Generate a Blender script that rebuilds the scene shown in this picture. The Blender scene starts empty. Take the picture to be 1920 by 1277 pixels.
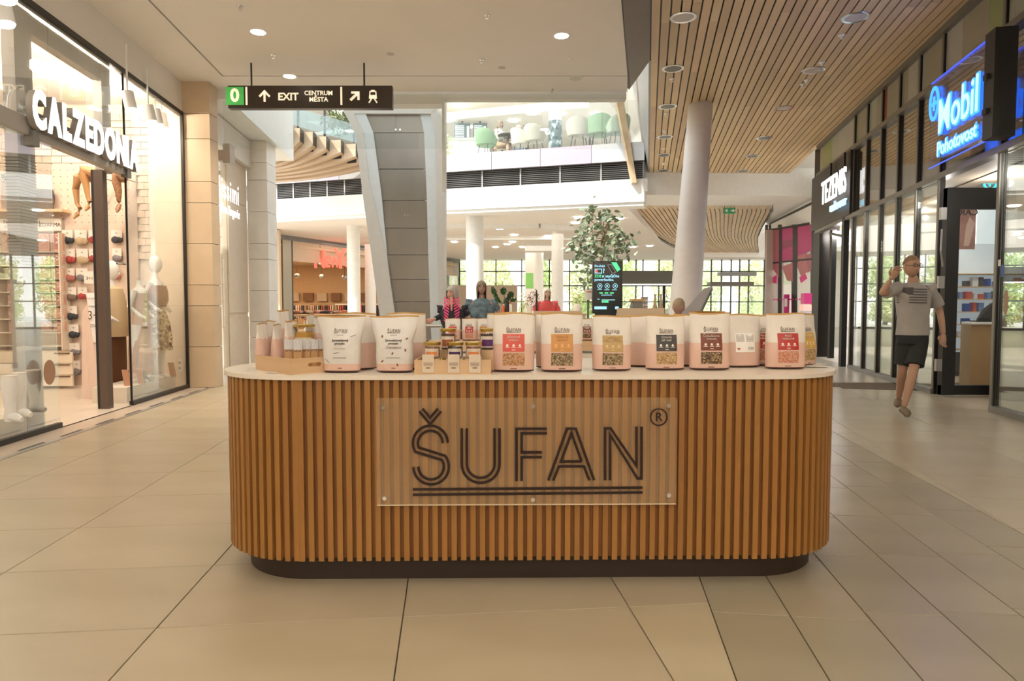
import bpy, math, random
from mathutils import Vector, Matrix, Euler
random.seed(7)
S = bpy.context.scene
COL = S.collection
PI = math.pi
# ---------------------------------------------------------------- camera, world, sun, exposure
F = 1250.0; PITCH = math.atan(62.5/1250.0); CH = 1.2
cam_d = bpy.data.cameras.new('camera'); cam = bpy.data.objects.new('camera', cam_d); COL.objects.link(cam)
cam.location = (0, 0, CH); cam.rotation_euler = (PI/2-PITCH, 0, 0)
cam_d.sensor_width = 36.0; cam_d.lens = 36.0*F/1920.0; cam_d.clip_end = 400
S.camera = cam
w = bpy.data.worlds.new('world'); S.world = w; w.use_nodes = True
wn = w.node_tree.nodes; wl = w.node_tree.links
bg = wn['Background']
tcw = wn.new('ShaderNodeTexCoord'); sp = wn.new('ShaderNodeSeparateXYZ'); rp = wn.new('ShaderNodeValToRGB')
wl.new(tcw.outputs['Generated'], sp.inputs[0]); wl.new(sp.outputs['Z'], rp.inputs[0]); wl.new(rp.outputs[0], bg.inputs['Color'])
rp.color_ramp.elements[0].color = (1.0, .96, .90, 1); rp.color_ramp.elements[0].position = 0.0
rp.color_ramp.elements[1].color = (.84, .92, 1.0, 1); rp.color_ramp.elements[1].position = 0.6
bg.inputs['Strength'].default_value = 2.3
sun_d = bpy.data.lights.new('sun', 'SUN'); sun = bpy.data.objects.new('sun', sun_d); COL.objects.link(sun)
sun_d.energy = 4.8; sun_d.angle = math.radians(1.5); sun_d.color = (1, .97, .92)
sun.rotation_euler = Vector((.55, .52, -.80)).to_track_quat('-Z', 'Y').to_euler()
def area(name, loc, size, power, color=(1, .9, .78), sy=None, rot=(0, 0, 0)):
    d = bpy.data.lights.new(name, 'AREA'); d.energy = power; d.color = color
    d.shape = 'RECTANGLE'; d.size = size; d.size_y = sy or size
    o = bpy.data.objects.new(name, d); o.location = loc; o.rotation_euler = rot; COL.objects.link(o); return o
# point lights for the shops; broad area lights added without fixtures
def pt(name, loc, power, color=(1, .86, .72), r=.07):
    d = bpy.data.lights.new(name, 'POINT'); d.energy = power; d.color = color; d.shadow_soft_size = r
    o = bpy.data.objects.new(name, d); o.location = loc; COL.objects.link(o); return o
for l_ in ((-5.6, 5.6, 3.9), (-5.3, 7.6, 3.9), (-5.5, 9.2, 3.9), (-7.2, 6.4, 3.9), (-7.0, 8.6, 3.9)): pt('shop_lamp', l_, 58)
for l_ in ((6.6, 9.0, 2.85), (7.2, 11.2, 2.85), (6.2, 6.8, 2.85), (7.6, 12.4, 2.85), (7.6, 15.5, 2.9)): pt('phone_shop_lamp', l_, 42, (1, .95, .9), .05)
area('aisle_fill', (.2, 1.0, 4.42), 6.5, 130, (1, .94, .80), 8)  # added overhead fill for the near area, no fixture
area('hall_lamp', (-1, 30, 3.95), 14, 420, (1, .93, .84), 12)
area('fashion_shop_lamp', (-13, 33, 3.5), 9, 500, (1, .72, .45), 5)
area('cafe_lamp', (0, 27, 8.4), 14, 170, (1, .95, .86), 8)
vs = S.view_settings
vs.view_transform = 'Standard'; vs.look = 'None'; vs.gamma = 1; vs.exposure = 0.36; vs.use_curve_mapping = False

# ---------------------------------------------------------------- pixel rays -> world points at a true depth
CP, SP_ = math.cos(PITCH), math.sin(PITCH)
def ray(px, py):
    v = 638.5-py
    return Vector((px-960.0, F*CP+v*SP_, -F*SP_+v*CP))
def W(px, py, Y):
    r = ray(px, py); return Vector((0, 0, CH))+r*(Y/r.y)
def G(px, py, z=0.0):
    r = ray(px, py); return Vector((0, 0, CH))+r*((z-CH)/r.z)
KL, KR, KM = -122/1251.6, 254/1251.6, 169/1251.6

# ---------------------------------------------------------------- materials
MATS = {}
def nd(nt, t, **kw):
    n = nt.nodes.new(t)
    for k, v in kw.items():
        if k in n.inputs: n.inputs[k].default_value = v
        else: setattr(n, k, v)
    return n
def mat(name, col, rough=.5, metal=0, emit=0, ecol=None, var=.0, scale=8, stretch=None, bump=0, alpha=1, spec=.5, coat=0, trans=0):
    if name in MATS: return MATS[name]
    m = bpy.data.materials.new(name); m.use_nodes = True; nt = m.node_tree; b = nt.nodes['Principled BSDF']
    c = tuple(col)+(1,)
    b.inputs['Base Color'].default_value = c; b.inputs['Roughness'].default_value = rough; b.inputs['Metallic'].default_value = metal
    b.inputs['Specular IOR Level'].default_value = spec; b.inputs['Coat Weight'].default_value = coat
    b.inputs['Transmission Weight'].default_value = trans; b.inputs['Alpha'].default_value = alpha
    if emit: b.inputs['Emission Color'].default_value = tuple(ecol or col)+(1,); b.inputs['Emission Strength'].default_value = emit
    tc = nd(nt, 'ShaderNodeTexCoord'); mp = nd(nt, 'ShaderNodeMapping'); nt.links.new(tc.outputs['Object'], mp.inputs[0])
    if stretch: mp.inputs['Scale'].default_value = stretch
    nz = nd(nt, 'ShaderNodeTexNoise'); nz.inputs['Scale'].default_value = scale; nz.inputs['Detail'].default_value = 5
    nt.links.new(mp.outputs[0], nz.inputs['Vector'])
    v = var or .03
    cr = nd(nt, 'ShaderNodeValToRGB'); cr.color_ramp.elements[0].position = .3; cr.color_ramp.elements[1].position = .7
    cr.color_ramp.elements[0].color = tuple(max(0, x*(1-v)) for x in col)+(1,); cr.color_ramp.elements[1].color = tuple(min(1, x*(1+v)) for x in col)+(1,)
    nt.links.new(nz.outputs[0], cr.inputs[0]); nt.links.new(cr.outputs[0], b.inputs['Base Color'])
    if bump:
        bp = nd(nt, 'ShaderNodeBump'); bp.inputs['Strength'].default_value = bump; bp.inputs['Distance'].default_value = .01
        nt.links.new(nz.outputs[0], bp.inputs['Height']); nt.links.new(bp.outputs[0], b.inputs['Normal'])
    MATS[name] = m; return m
def perobj(m, amt=.12, hue=.0):
    """brightness differs a little from piece to piece (Object Info random)"""
    nt = m.node_tree; b = nt.nodes['Principled BSDF']; lk = b.inputs['Base Color'].links[0]; src = lk.from_socket
    oi = nd(nt, 'ShaderNodeObjectInfo'); mr = nd(nt, 'ShaderNodeMapRange'); mr.inputs['To Min'].default_value = 1-amt; mr.inputs['To Max'].default_value = 1+amt
    nt.links.new(oi.outputs['Random'], mr.inputs[0]); hs = nd(nt, 'ShaderNodeHueSaturation')
    nt.links.new(mr.outputs[0], hs.inputs['Value']); nt.links.new(src, hs.inputs['Color']); nt.links.new(hs.outputs[0], b.inputs['Base Color'])
    if hue:
        m2 = nd(nt, 'ShaderNodeMapRange'); m2.inputs['To Min'].default_value = .5-hue; m2.inputs['To Max'].default_value = .5+hue
        ml = nd(nt, 'ShaderNodeMath', operation='MULTIPLY'); ml.inputs[1].default_value = 7.31; fr = nd(nt, 'ShaderNodeMath', operation='FRACT')
        nt.links.new(oi.outputs['Random'], ml.inputs[0]); nt.links.new(ml.outputs[0], fr.inputs[0]); nt.links.new(fr.outputs[0], m2.inputs[0]); nt.links.new(m2.outputs[0], hs.inputs['Hue'])
    return m
def glass(name, tint=(1, 1, 1), refl=.08, edge=.5, rough=0.0):
    if name in MATS: return MATS[name]
    m = bpy.data.materials.new(name); m.use_nodes = True; nt = m.node_tree; nt.nodes.remove(nt.nodes['Principled BSDF'])
    out = nt.nodes['Material Output']; tr = nd(nt, 'ShaderNodeBsdfTransparent'); tr.inputs[0].default_value = tuple(tint)+(1,)
    gl = nd(nt, 'ShaderNodeBsdfGlossy'); gl.inputs['Roughness'].default_value = rough; gl.inputs['Color'].default_value = (1, 1, 1, 1)
    lw = nd(nt, 'ShaderNodeLayerWeight'); lw.inputs[0].default_value = .25
    mr = nd(nt, 'ShaderNodeMapRange'); mr.inputs['To Min'].default_value = refl; mr.inputs['To Max'].default_value = edge
    nt.links.new(lw.outputs['Fresnel'], mr.inputs[0]); mx = nd(nt, 'ShaderNodeMixShader')
    nt.links.new(mr.outputs[0], mx.inputs[0]); nt.links.new(tr.outputs[0], mx.inputs[1]); nt.links.new(gl.outputs[0], mx.inputs[2]); nt.links.new(mx.outputs[0], out.inputs[0])
    MATS[name] = m; return m
def wood(name, col, dark, rough=.45, scale=6, stretch=(1, 1, .06), ring=.5):
    m = mat(name, col, rough, scale=scale, stretch=stretch, var=.1, bump=.05)
    cr = [n for n in m.node_tree.nodes if n.type == 'VALTORGB'][0]
    cr.color_ramp.elements[0].color = tuple(dark)+(1,); cr.color_ramp.elements[1].color = tuple(col)+(1,)
    return m
def voro(name, cols, scale, rough=.6, bump=.5):
    if name in MATS: return MATS[name]
    m = bpy.data.materials.new(name); m.use_nodes = True; nt = m.node_tree; b = nt.nodes['Principled BSDF']; b.inputs['Roughness'].default_value = rough
    tc = nd(nt, 'ShaderNodeTexCoord'); vo = nd(nt, 'ShaderNodeTexVoronoi'); vo.inputs['Scale'].default_value = scale
    nt.links.new(tc.outputs['Object'], vo.inputs['Vector']); sx = nd(nt, 'ShaderNodeSeparateColor'); nt.links.new(vo.outputs['Color'], sx.inputs[0])
    cr = nd(nt, 'ShaderNodeValToRGB'); cr.color_ramp.interpolation = 'CONSTANT'
    while len(cr.color_ramp.elements) < len(cols): cr.color_ramp.elements.new(.5)
    for i, c in enumerate(cols): cr.color_ramp.elements[i].position = i/len(cols); cr.color_ramp.elements[i].color = tuple(c)+(1,)
    nt.links.new(sx.outputs[0], cr.inputs[0]); nt.links.new(cr.outputs[0], b.inputs['Base Color'])
    bp = nd(nt, 'ShaderNodeBump'); bp.inputs['Strength'].default_value = bump; bp.inputs['Distance'].default_value = .004
    nt.links.new(vo.outputs['Distance'], bp.inputs['Height']); nt.links.new(bp.outputs[0], b.inputs['Normal'])
    MATS[name] = m; return m

# ---------------------------------------------------------------- object helpers
def tag(o, label=None, cat=None, group=None, kind=None):
    if label: o['label'] = label
    if cat: o['category'] = cat
    if group: o['group'] = group
    if kind: o['kind'] = kind
    return o
def thing(name, label, cat, loc=(0, 0, 0), rz=0, group=None):
    o = bpy.data.objects.new(name, None); o.empty_display_size = .1; COL.objects.link(o); o.location = loc; o.rotation_euler = (0, 0, rz)
    return tag(o, label, cat, group)
def pmat(o):
    m = Matrix.Identity(4)
    while o is not None: m = Matrix.LocRotScale(o.location, o.rotation_euler, o.scale) @ m; o = o.parent
    return m
class MB:
    def __init__(s): s.v = []; s.f = []; s.m = []; s.sm = False
    def add(s, vs_, fs, mi=0):
        n = len(s.v); s.v += [tuple(p) for p in vs_]; s.f += [tuple(i+n for i in f) for f in fs]; s.m += [mi]*len(fs); return s
    def hexa(s, p, mi=0):  # p: 4 bottom (ccw from above) + 4 top
        return s.add(p, [(3, 2, 1, 0), (4, 5, 6, 7), (0, 1, 5, 4), (1, 2, 6, 5), (2, 3, 7, 6), (3, 0, 4, 7)], mi)
    def box(s, x0, x1, y0, y1, z0, z1, mi=0):
        return s.hexa([(x0, y0, z0), (x1, y0, z0), (x1, y1, z0), (x0, y1, z0), (x0, y0, z1), (x1, y0, z1), (x1, y1, z1), (x0, y1, z1)], mi)
    def kbox(s, k, X0, X1, Y0, Y1, z0, z1, mi=0):  # box whose long sides run with the facade direction x = X0 + k*y
        return s.hexa([(X0+k*Y0, Y0, z0), (X1+k*Y0, Y0, z0), (X1+k*Y1, Y1, z0), (X0+k*Y1, Y1, z0), (X0+k*Y0, Y0, z1), (X1+k*Y0, Y0, z1), (X1+k*Y1, Y1, z1), (X0+k*Y1, Y1, z1)], mi)
    def bar(s, a, b, wd, hd, up=(0, 0, 1), mi=0):
        a, b = Vector(a), Vector(b); d = (b-a).normalized(); up = Vector(up)
        if abs(d.dot(up)) > .98: up = Vector((0, 1, 0))
        r = d.cross(up).normalized()*wd/2; u = r.cross(d).normalized()*hd/2
        return s.hexa([a-r-u, a+r-u, b+r-u, b-r-u, a-r+u, a+r+u, b+r+u, b-r+u], mi)
    def prism(s, pts, vec, mi=0):
        """polygon pts (3-D, in order) extruded by vec"""
        n = len(pts); vec = Vector(vec); P = [Vector(p) for p in pts]
        s.add([*P, *[p+vec for p in P]], [tuple(range(n)), tuple(range(2*n-1, n-1, -1))]+[(i, n+i, n+(i+1) % n, (i+1) % n) for i in range(n)], mi); return s
    def tube(s, pts, r, n=8, mi=0, cap=True):
        P = [Vector(p) for p in pts]; R = r if isinstance(r, (list, tuple)) else [r]*len(P); vs_ = []; fs = []
        for i, p in enumerate(P):
            d = (P[min(i+1, len(P)-1)]-P[max(i-1, 0)]).normalized(); u = Vector((0, 0, 1)) if abs(d.z) < .9 else Vector((0, 1, 0))
            a = d.cross(u).normalized(); b = a.cross(d)
            for k in range(n): t = 2*PI*k/n; vs_.append(p+(a*math.cos(t)+b*math.sin(t))*R[i])
        for i in range(len(P)-1):
            for k in range(n): fs.append((i*n+k, i*n+(k+1) % n, (i+1)*n+(k+1) % n, (i+1)*n+k))
        if cap: fs += [tuple(range(n-1, -1, -1)), tuple(range((len(P)-1)*n, len(P)*n))]
        return s.add(vs_, fs, mi)
    def lathe(s, prof, c=(0, 0, 0), n=20, mi=0, sx=1, sy=1):
        """prof: list of (r, z)"""
        vs_ = []; fs = []
        for r, z in prof:
            for k in range(n): t = 2*PI*k/n; vs_.append((c[0]+r*sx*math.cos(t), c[1]+r*sy*math.sin(t), c[2]+z))
        for i in range(len(prof)-1):
            for k in range(n): fs.append((i*n+k, i*n+(k+1) % n, (i+1)*n+(k+1) % n, (i+1)*n+k))
        fs += [tuple(range(n-1, -1, -1)), tuple(range((len(prof)-1)*n, len(prof)*n))]
        return s.add(vs_, fs, mi)
    def ell(s, c, r, n=12, m=8, mi=0):
        prof = [(math.sin(PI*i/m), -math.cos(PI*i/m)*r[2]) for i in range(1, m)]
        return s.lathe([(p[0], p[1]) for p in prof], c, n, mi, r[0], r[1])
    def build(s, name, ms, parent=None, smooth=False, world=True, label=None, kind=None):
        me = bpy.data.meshes.new(name)
        vv = s.v
        if parent is not None and world:
            M = pmat(parent).inverted(); vv = [tuple(M @ Vector(p)) for p in vv]
        me.from_pydata(vv, [], s.f)
        ms = ms if isinstance(ms, (list, tuple)) else [ms]
        for m in ms: me.materials.append(m)
        if len(ms) > 1: me.polygons.foreach_set('material_index', s.m)
        if smooth:
            me.polygons.foreach_set('use_smooth', [True]*len(me.polygons))
            try: me.set_sharp_from_angle(angle=math.radians(42))
            except Exception: pass
        me.update()
        o = bpy.data.objects.new(name, me); COL.objects.link(o); o.parent = parent
        return tag(o, label, None, None, kind)
def top(mb, name, ms, label, cat, group=None, smooth=False, loc=None, kind=None):
    """a thing that is one mesh, its origin at the base"""
    xs = [p[0] for p in mb.v]; ys = [p[1] for p in mb.v]; zs = [p[2] for p in mb.v]
    c = Vector(((min(xs)+max(xs))/2, (min(ys)+max(ys))/2, min(zs)))
    mb.v = [(p[0]-c.x, p[1]-c.y, p[2]-c.z) for p in mb.v]
    o = mb.build(name, ms, None, smooth); o.location = c
    return tag(o, label, cat, group, kind)
def struct(mb, name, ms, smooth=False, parent=None):
    return tag(mb.build(name, ms, parent, smooth), kind='structure' if parent is None else None)
def inst(name, me, parent=None, loc=(0, 0, 0), rot=(0, 0, 0), sc=(1, 1, 1), label=None):
    o = bpy.data.objects.new(name, me); COL.objects.link(o); o.parent = parent; o.location = loc; o.rotation_euler = rot; o.scale = sc
    if label: o['label'] = label
    return o
def dup(root, loc=None, rz=None, label=None, group=None, sc=None):
    r = root.copy(); COL.objects.link(r)
    if loc is not None: r.location = loc
    if rz is not None: r.rotation_euler = (0, 0, rz)
    if label: r['label'] = label
    if group: r['group'] = group
    if sc: r.scale = sc
    for ch in list(root.children):
        c = ch.copy(); COL.objects.link(c); c.parent = r
        for g in ch.children:
            d = g.copy(); COL.objects.link(d); d.parent = c
    return r
def text_mesh(txt, size, ext=.0, bold=0.0, align='CENTER', space=1.0, mirror=False, line=1.0, shear=0):
    cu = bpy.data.curves.new('t', 'FONT'); cu.body = txt; cu.size = size; cu.extrude = ext; cu.offset = bold; cu.align_x = align; cu.align_y = 'CENTER'
    cu.resolution_u = 3; cu.space_character = space; cu.space_line = line; cu.shear = shear
    o = bpy.data.objects.new('t', cu); COL.objects.link(o)
    me = bpy.data.meshes.new_from_object(o); bpy.data.objects.remove(o); bpy.data.curves.remove(cu)
    return me
def text(name, txt, size, m, parent, loc, rz=0, ext=.002, bold=0, align='CENTER', space=1.0, sx=1, line=1.0, fn=None, shear=0, rx=PI/2):
    """upright lettering that reads from local -y; fn bends it on to a surface"""
    me = text_mesh(txt, size, ext, bold, align, space, line=line, shear=shear); me.materials.clear(); me.materials.append(m); me.name = name
    o = inst(name, me, parent, loc, (rx, 0, rz), (sx, 1, 1))
    if fn:
        R = Matrix.LocRotScale(Vector(loc), Euler((rx, 0, rz)), Vector((sx, 1, 1)))
        for v in me.vertices: v.co = fn(R @ v.co)
        o.location = (0, 0, 0); o.rotation_euler = (0, 0, 0); o.scale = (1, 1, 1)
    return o
def stroke(mb, pts, wd, y0, y1, closed=False, mi=0):
    """flat band of width wd along the 2-D polyline pts (x, z), between depths y0 and y1"""
    P = [Vector(p) for p in pts]; n = len(P); L = []; R = []
    for i in range(n):
        if closed: a, b = P[i]-P[i-1], P[(i+1) % n]-P[i]
        else: a = P[i]-P[i-1] if i else P[1]-P[0]; b = P[i+1]-P[i] if i < n-1 else a
        a = a.normalized(); b = b.normalized(); na = Vector((-a.y, a.x)); nb = Vector((-b.y, b.x)); m_ = (na+nb)
        if m_.length < 1e-6: m_ = na
        m_ = m_.normalized(); s = min(1/max(m_.dot(na), .25), 3.0)*wd/2
        L.append(P[i]+m_*s); R.append(P[i]-m_*s)
    rng = range(n if closed else n-1)
    vs_ = [(p.x, y0, p.y) for p in L]+[(p.x, y0, p.y) for p in R]+[(p.x, y1, p.y) for p in L]+[(p.x, y1, p.y) for p in R]
    fs = []
    for i in rng:
        j = (i+1) % n
        fs += [(i, j, n+j, n+i), (2*n+j, 2*n+i, 3*n+i, 3*n+j), (j, i, 2*n+i, 2*n+j), (n+i, n+j, 3*n+j, 3*n+i)]
    if not closed: fs += [(0, n, 3*n, 2*n), (n-1, 3*n-1, 4*n-1, 2*n-1)]
    mb.add(vs_, fs, mi)
def arc(cx, cz, r, a0, a1, n):
    return [(cx+r*math.cos(math.radians(a0+(a1-a0)*i/n)), cz+r*math.sin(math.radians(a0+(a1-a0)*i/n))) for i in range(n+1)]

# common materials
M_white = mat('white_paint', (.80, .79, .75), .6)
M_warmw = mat('warm_white_plaster', (.80, .76, .69), .7, scale=2, var=.02)
M_ceil = mat('ceiling_plaster', (.84, .80, .74), .75, scale=1.5, var=.015)
M_black = mat('black_metal', (.012, .011, .010), .4)
M_dark = mat('dark_bronze', (.035, .030, .026), .35, metal=.4)
M_grey = mat('grey_metal', (.22, .21, .19), .45, metal=.3)
M_steel = mat('brushed_steel', (.45, .44, .41), .35, metal=.9, scale=3, stretch=(1, 1, 30))
M_chrome = mat('chrome', (.8, .8, .8), .12, metal=1)
M_gold = mat('gold_lid', (.60, .42, .10), .25, metal=.9)
M_blackt = mat('dark_print', (.05, .03, .025), .5)
M_whitet = mat('white_print', (.85, .82, .76), .5)
M_lamp = mat('lamp_glow', (1, .95, .85), .5, emit=14, ecol=(1, .93, .80))
M_signw = mat('sign_white_light', (1, 1, 1), .5, emit=1.05, ecol=(1, 1, 1))
G_shop = glass('shop_glass', (.97, .985, .98), .035, .34)
G_dark = glass('facade_glass', (.86, .88, .84), .20, .62)
G_cur = glass('smoke_curtain_glass', (.96, .975, .97), .04, .35)
# ================================================================ STRUCTURE
# ---- floor
def tilemat(name, a, b):
    m = mat(name, a, .32, scale=1.3, stretch=(1, 2.4, 1), var=.1, bump=.02, spec=.4)
    cr = [n for n in m.node_tree.nodes if n.type == 'VALTORGB'][0]; cr.color_ramp.elements[0].color = tuple(b)+(1,); cr.color_ramp.elements[1].color = tuple(a)+(1,)
    return perobj(m, .05, .006)
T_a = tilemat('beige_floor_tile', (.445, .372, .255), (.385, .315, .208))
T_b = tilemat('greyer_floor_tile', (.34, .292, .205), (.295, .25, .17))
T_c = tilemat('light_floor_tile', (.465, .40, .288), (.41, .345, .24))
M_grout = mat('grout', (.16, .11, .07), .9)
def clip(poly, a, b, c):  # keep a*x+b*y+c >= 0
    out = []
    for i in range(len(poly)):
        p, q = poly[i], poly[(i+1) % len(poly)]; dp = a*p[0]+b*p[1]+c; dq = a*q[0]+b*q[1]+c
        if dp >= 0: out.append(p)
        if (dp >= 0) != (dq >= 0): t = dp/(dp-dq); out.append((p[0]+(q[0]-p[0])*t, p[1]+(q[1]-p[1])*t))
    return out
YT = 10.6
floor = struct(MB().box(-14, 14, -7, YT, -.30, -.012).box(-30, 30, YT, 62, -.30, 0, 1), 'floor', [M_grout, None or mat('far_floor_stone', (.50, .43, .34), .3, scale=.8, var=.08)])
def tiles(k, Xs, depth, y0, sub, m, bounds, joint=.0022, phase=None):
    c = math.cos(math.atan(k))
    for i in range(len(Xs)-1):
        a, b = Xs[i]+joint, Xs[i+1]-joint; ph = phase[i % len(phase)] if phase else 0
        n0 = int((-1.0-y0)/depth)-1
        for j in range(n0, 40):
            ya, yb = y0+ph+j*depth, y0+ph+(j+1)*depth
            if ya > YT: break
            ya += joint; yb -= joint
            # joints run square to the columns: y falls as x grows with k
            P = []
            for (X, Y) in ((a, ya), (b, ya), (b, yb), (a, yb)):
                # along-direction coordinate Y, lateral X: solve perpendicular joint
                y = (Y - k*(X))/(1+k*k); P.append((X+k*y, y))
            for bd in bounds: P = clip(P, *bd) if len(P) > 2 else P
            P = clip(P, 0, -1, YT-.003) if len(P) > 2 else P
            P = clip(P, 0, 1, -.2) if len(P) > 2 else P
            if len(P) < 3: continue
            cx = sum(p[0] for p in P)/len(P); cy = sum(p[1] for p in P)/len(P)
            if max(p[1] for p in P) < 1.2 or abs(cx) > .85*cy+1.2: continue
            P = [(x-cx, y-cy) for x, y in P]
            mb = MB(); e = .0015; n = len(P)
            q = [(x*(1-e/max(.05, abs(x)+.01)), y*(1-e/max(.05, abs(y)+.01))) for x, y in P]
            mb.add([(x, y, -.011) for x, y in P]+[(x, y, -.0015) for x, y in P]+[(x, y, 0) for x, y in q],
                   [tuple(range(2*n, 3*n))]+[(i_, (i_+1) % n, n+(i_+1) % n, n+i_) for i_ in range(n)]+[(n+i_, n+(i_+1) % n, 2*n+(i_+1) % n, 2*n+i_) for i_ in range(n)])
            o = mb.build('floor_tile', m, floor, world=False); o.location = (cx, cy, 0)
j0 = .0012
# zone 1 (left and middle): columns 0.91 m wide; zone 2: narrow 0.3 m columns at another angle; zone 3: wide light tiles to the right
z2a, z2b = .441, 2.235
L3 = -3.50
tiles(KL, [-3.83+.0, -2.925, -2.01, -1.094, -.177, .724, 1.64, 2.55], .615, .11, 1, T_a, [(-1, KM, z2a-.002), (1, -KL, -L3)])
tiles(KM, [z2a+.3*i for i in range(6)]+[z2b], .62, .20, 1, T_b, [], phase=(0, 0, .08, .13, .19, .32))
tiles(KR, [2.0-.9, 2.0, 2.9, 3.955], .62, .1, 1, T_c, [(1, -KM, -z2b-.004), (-1, KR, 3.955)], phase=(0, .3, .1))
tiles(KR, [3.955, 4.9, 5.8, 6.7, 7.6], .62, .1, 1, T_c, [(1, -KR, -3.955)], phase=(.2, .3, .1))
struct(MB().kbox(KL, -3.86, L3-.003, -.5, YT-.02, -.011, 0), 'trim_threshold', mat('threshold_stone', (.52, .42, .32), .3, scale=2, var=.06), parent=floor)
struct(MB().kbox(KL, -9.5, -3.865, -.5, YT-.02, -.011, .004), 'shop_floor', mat('shop_floor', (.66, .56, .45), .3, scale=3, var=.03), parent=floor)
mb = MB().kbox(KL, -3.56, -3.505, -.5, 10.4, -.010, .004)
top(mb, 'floor_track', M_steel, 'narrow steel shutter track set in the floor before the stocking shop', 'floor track')
mb = MB()
for i in range(9): mb.kbox(KL, -3.60, -3.575, 4.9+i*.62, 5.25+i*.62, -.010, .003)
top(mb, 'floor_grate', mat('slot_dark', (.10, .08, .07), .6), 'dark slots beside the steel floor track of the stocking shop', 'floor grate', kind='stuff')

# ---- near ceiling z=4.5 up to y=10.4
EC = 10.4
def xR(X0, y): return X0+KR*y
def xL(X0, y): return X0+KL*y
CE = 4.5
ce = MB(); gr = .012; xg = -3.19; yg = 9.72
P = lambda X, y, z, k=KL: (X+k*y, y, z)
def slab(mb, pts, z0, z1, mi=0): mb.prism([(x, y, z0) for x, y in pts][::-1], (0, 0, z1-z0), mi)
slab(ce, [(xL(-3.87, -6), -6), (xL(xg-gr, -6), -6), (xL(xg-gr, yg), yg), (xL(-3.87, yg), yg)], CE, CE+.5)
slab(ce, [(xL(xg+gr, -6), -6), (xR(-.3, -6), -6), (xR(-.32, yg-.03), yg-.03), (xL(xg+gr, yg-.03), yg-.03)], CE, CE+.5)
slab(ce, [(xL(-3.87, yg), yg), (xR(-.32, yg), yg), (xR(-.34, EC), EC), (xL(-3.87, EC), EC)], CE, CE+.5)
slab(ce, [(xL(-4, -6), -6), (xR(-.3, -6), -6), (xR(-.3, EC-.05), EC-.05), (xL(-4, EC-.05), EC-.05)], CE+.03, CE+.45, 1)
ceiling = struct(ce, 'ceiling', [M_ceil, M_black])
# roof of the right walkway above the planks keeps daylight off (real slab)
rs = MB(); slab(rs, [(xR(-.0, -6), -6), (xR(6.5, -6), -6), (xR(6.5, 21.9), 21.9), (xR(0, 21.9), 21.9)], 5.12, 5.6)
struct(rs, 'ceiling_walkway_slab', M_white)
# metal fascia between the plaster ceiling and the planks
fs_ = MB()
ys = [-6, 0, 4, 7, 10.4]
for a, b in zip(ys[:-1], ys[1:]):
    fs_.hexa([(xR(-.30, a), a, 4.52), (xR(0, a), a, 4.97), (xR(0, b), b, 4.97), (xR(-.32, b), b, 4.52), (xR(-.30, a), a, 4.56), (xR(0, a), a, 5.01), (xR(0, b), b, 5.01), (xR(-.32, b), b, 4.56)])
struct(fs_, 'trim_metal_soffit', mat('greenish_steel', (.34, .34, .30), .35, metal=.6))
fs_ = MB(); ys = [10.4, 13, 15.6, 18.2, 20.4]
for i, (a, b) in enumerate(zip(ys[:-1], ys[1:])):
    ta, tb = -.88+.06*i, -.88+.06*(i+1); g = .012  # panels raised past the view to keep sun off the column
    fs_.hexa([(xR(-.02, a+g), a+g, 4.97), (xR(0.02, a+g), a+g, 4.97), (xR(0.02, b), b, 4.97), (xR(-.02, b), b, 4.97), (xR(ta, a+g), a+g, 8.5), (xR(ta+.04, a+g), a+g, 8.5), (xR(tb+.04, b), b, 8.5), (xR(tb, b), b, 8.5)])
for a, b in ((5.0, 8.0), (8.0, 10.4)):  # unseen forward panels added to block sun on the leaning column
    fs_.hexa([(xR(-.05, a), a, 5.02), (xR(0, a), a, 5.02), (xR(0, b), b, 5.02), (xR(-.05, b), b, 5.02), (xR(-.88, a), a, 8.5), (xR(-.84, a), a, 8.5), (xR(-.84, b), b, 8.5), (xR(-.88, b), b, 8.5)])
o = struct(fs_, 'trim_gallery_cladding', mat('cladding_grey', (.30, .29, .27), .45, metal=.3, var=.08, scale=2))
mb = MB()
for dx in (0, .09): mb.bar((xR(-.33+dx, 10.5), 10.5, 6.1), (xR(-.22+dx, 20.3), 20.3, 6.1), .03, .04)
mb.build('cladding_rail', mat('pale_rail', (.7, .7, .66), .3), o)

# ---- plank ceiling (x = X0 + KR*y, z = 4.97)
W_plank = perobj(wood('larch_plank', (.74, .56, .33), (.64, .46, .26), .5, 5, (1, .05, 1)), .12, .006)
planks = struct(MB().kbox(KR, 0, 4.0, -3.0, 21.7, 5.02, 5.1), 'ceiling_wood_soffit', M_black)
NP = 31; pw = 3.98/NP
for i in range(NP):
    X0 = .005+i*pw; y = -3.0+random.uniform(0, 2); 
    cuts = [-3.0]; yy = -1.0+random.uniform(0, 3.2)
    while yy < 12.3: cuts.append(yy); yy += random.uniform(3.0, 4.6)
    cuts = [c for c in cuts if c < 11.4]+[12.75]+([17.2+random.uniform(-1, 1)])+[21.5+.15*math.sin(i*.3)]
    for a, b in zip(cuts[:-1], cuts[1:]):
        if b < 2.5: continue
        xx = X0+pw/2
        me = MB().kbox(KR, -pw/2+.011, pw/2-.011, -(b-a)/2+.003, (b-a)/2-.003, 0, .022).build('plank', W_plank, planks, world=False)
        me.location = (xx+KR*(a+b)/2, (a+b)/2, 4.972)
# ---- left shop front wall band above the glazing, z 4.03-4.5
struct(MB().kbox(KL, -3.97, -3.87, -5, 9.93, 4.06, 4.62), 'wall_left', M_warmw)
struct(MB().kbox(KL, -3.93, -3.855, -5, 9.93, 4.0, 4.06), 'trim_glazing_head', M_dark)
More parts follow.
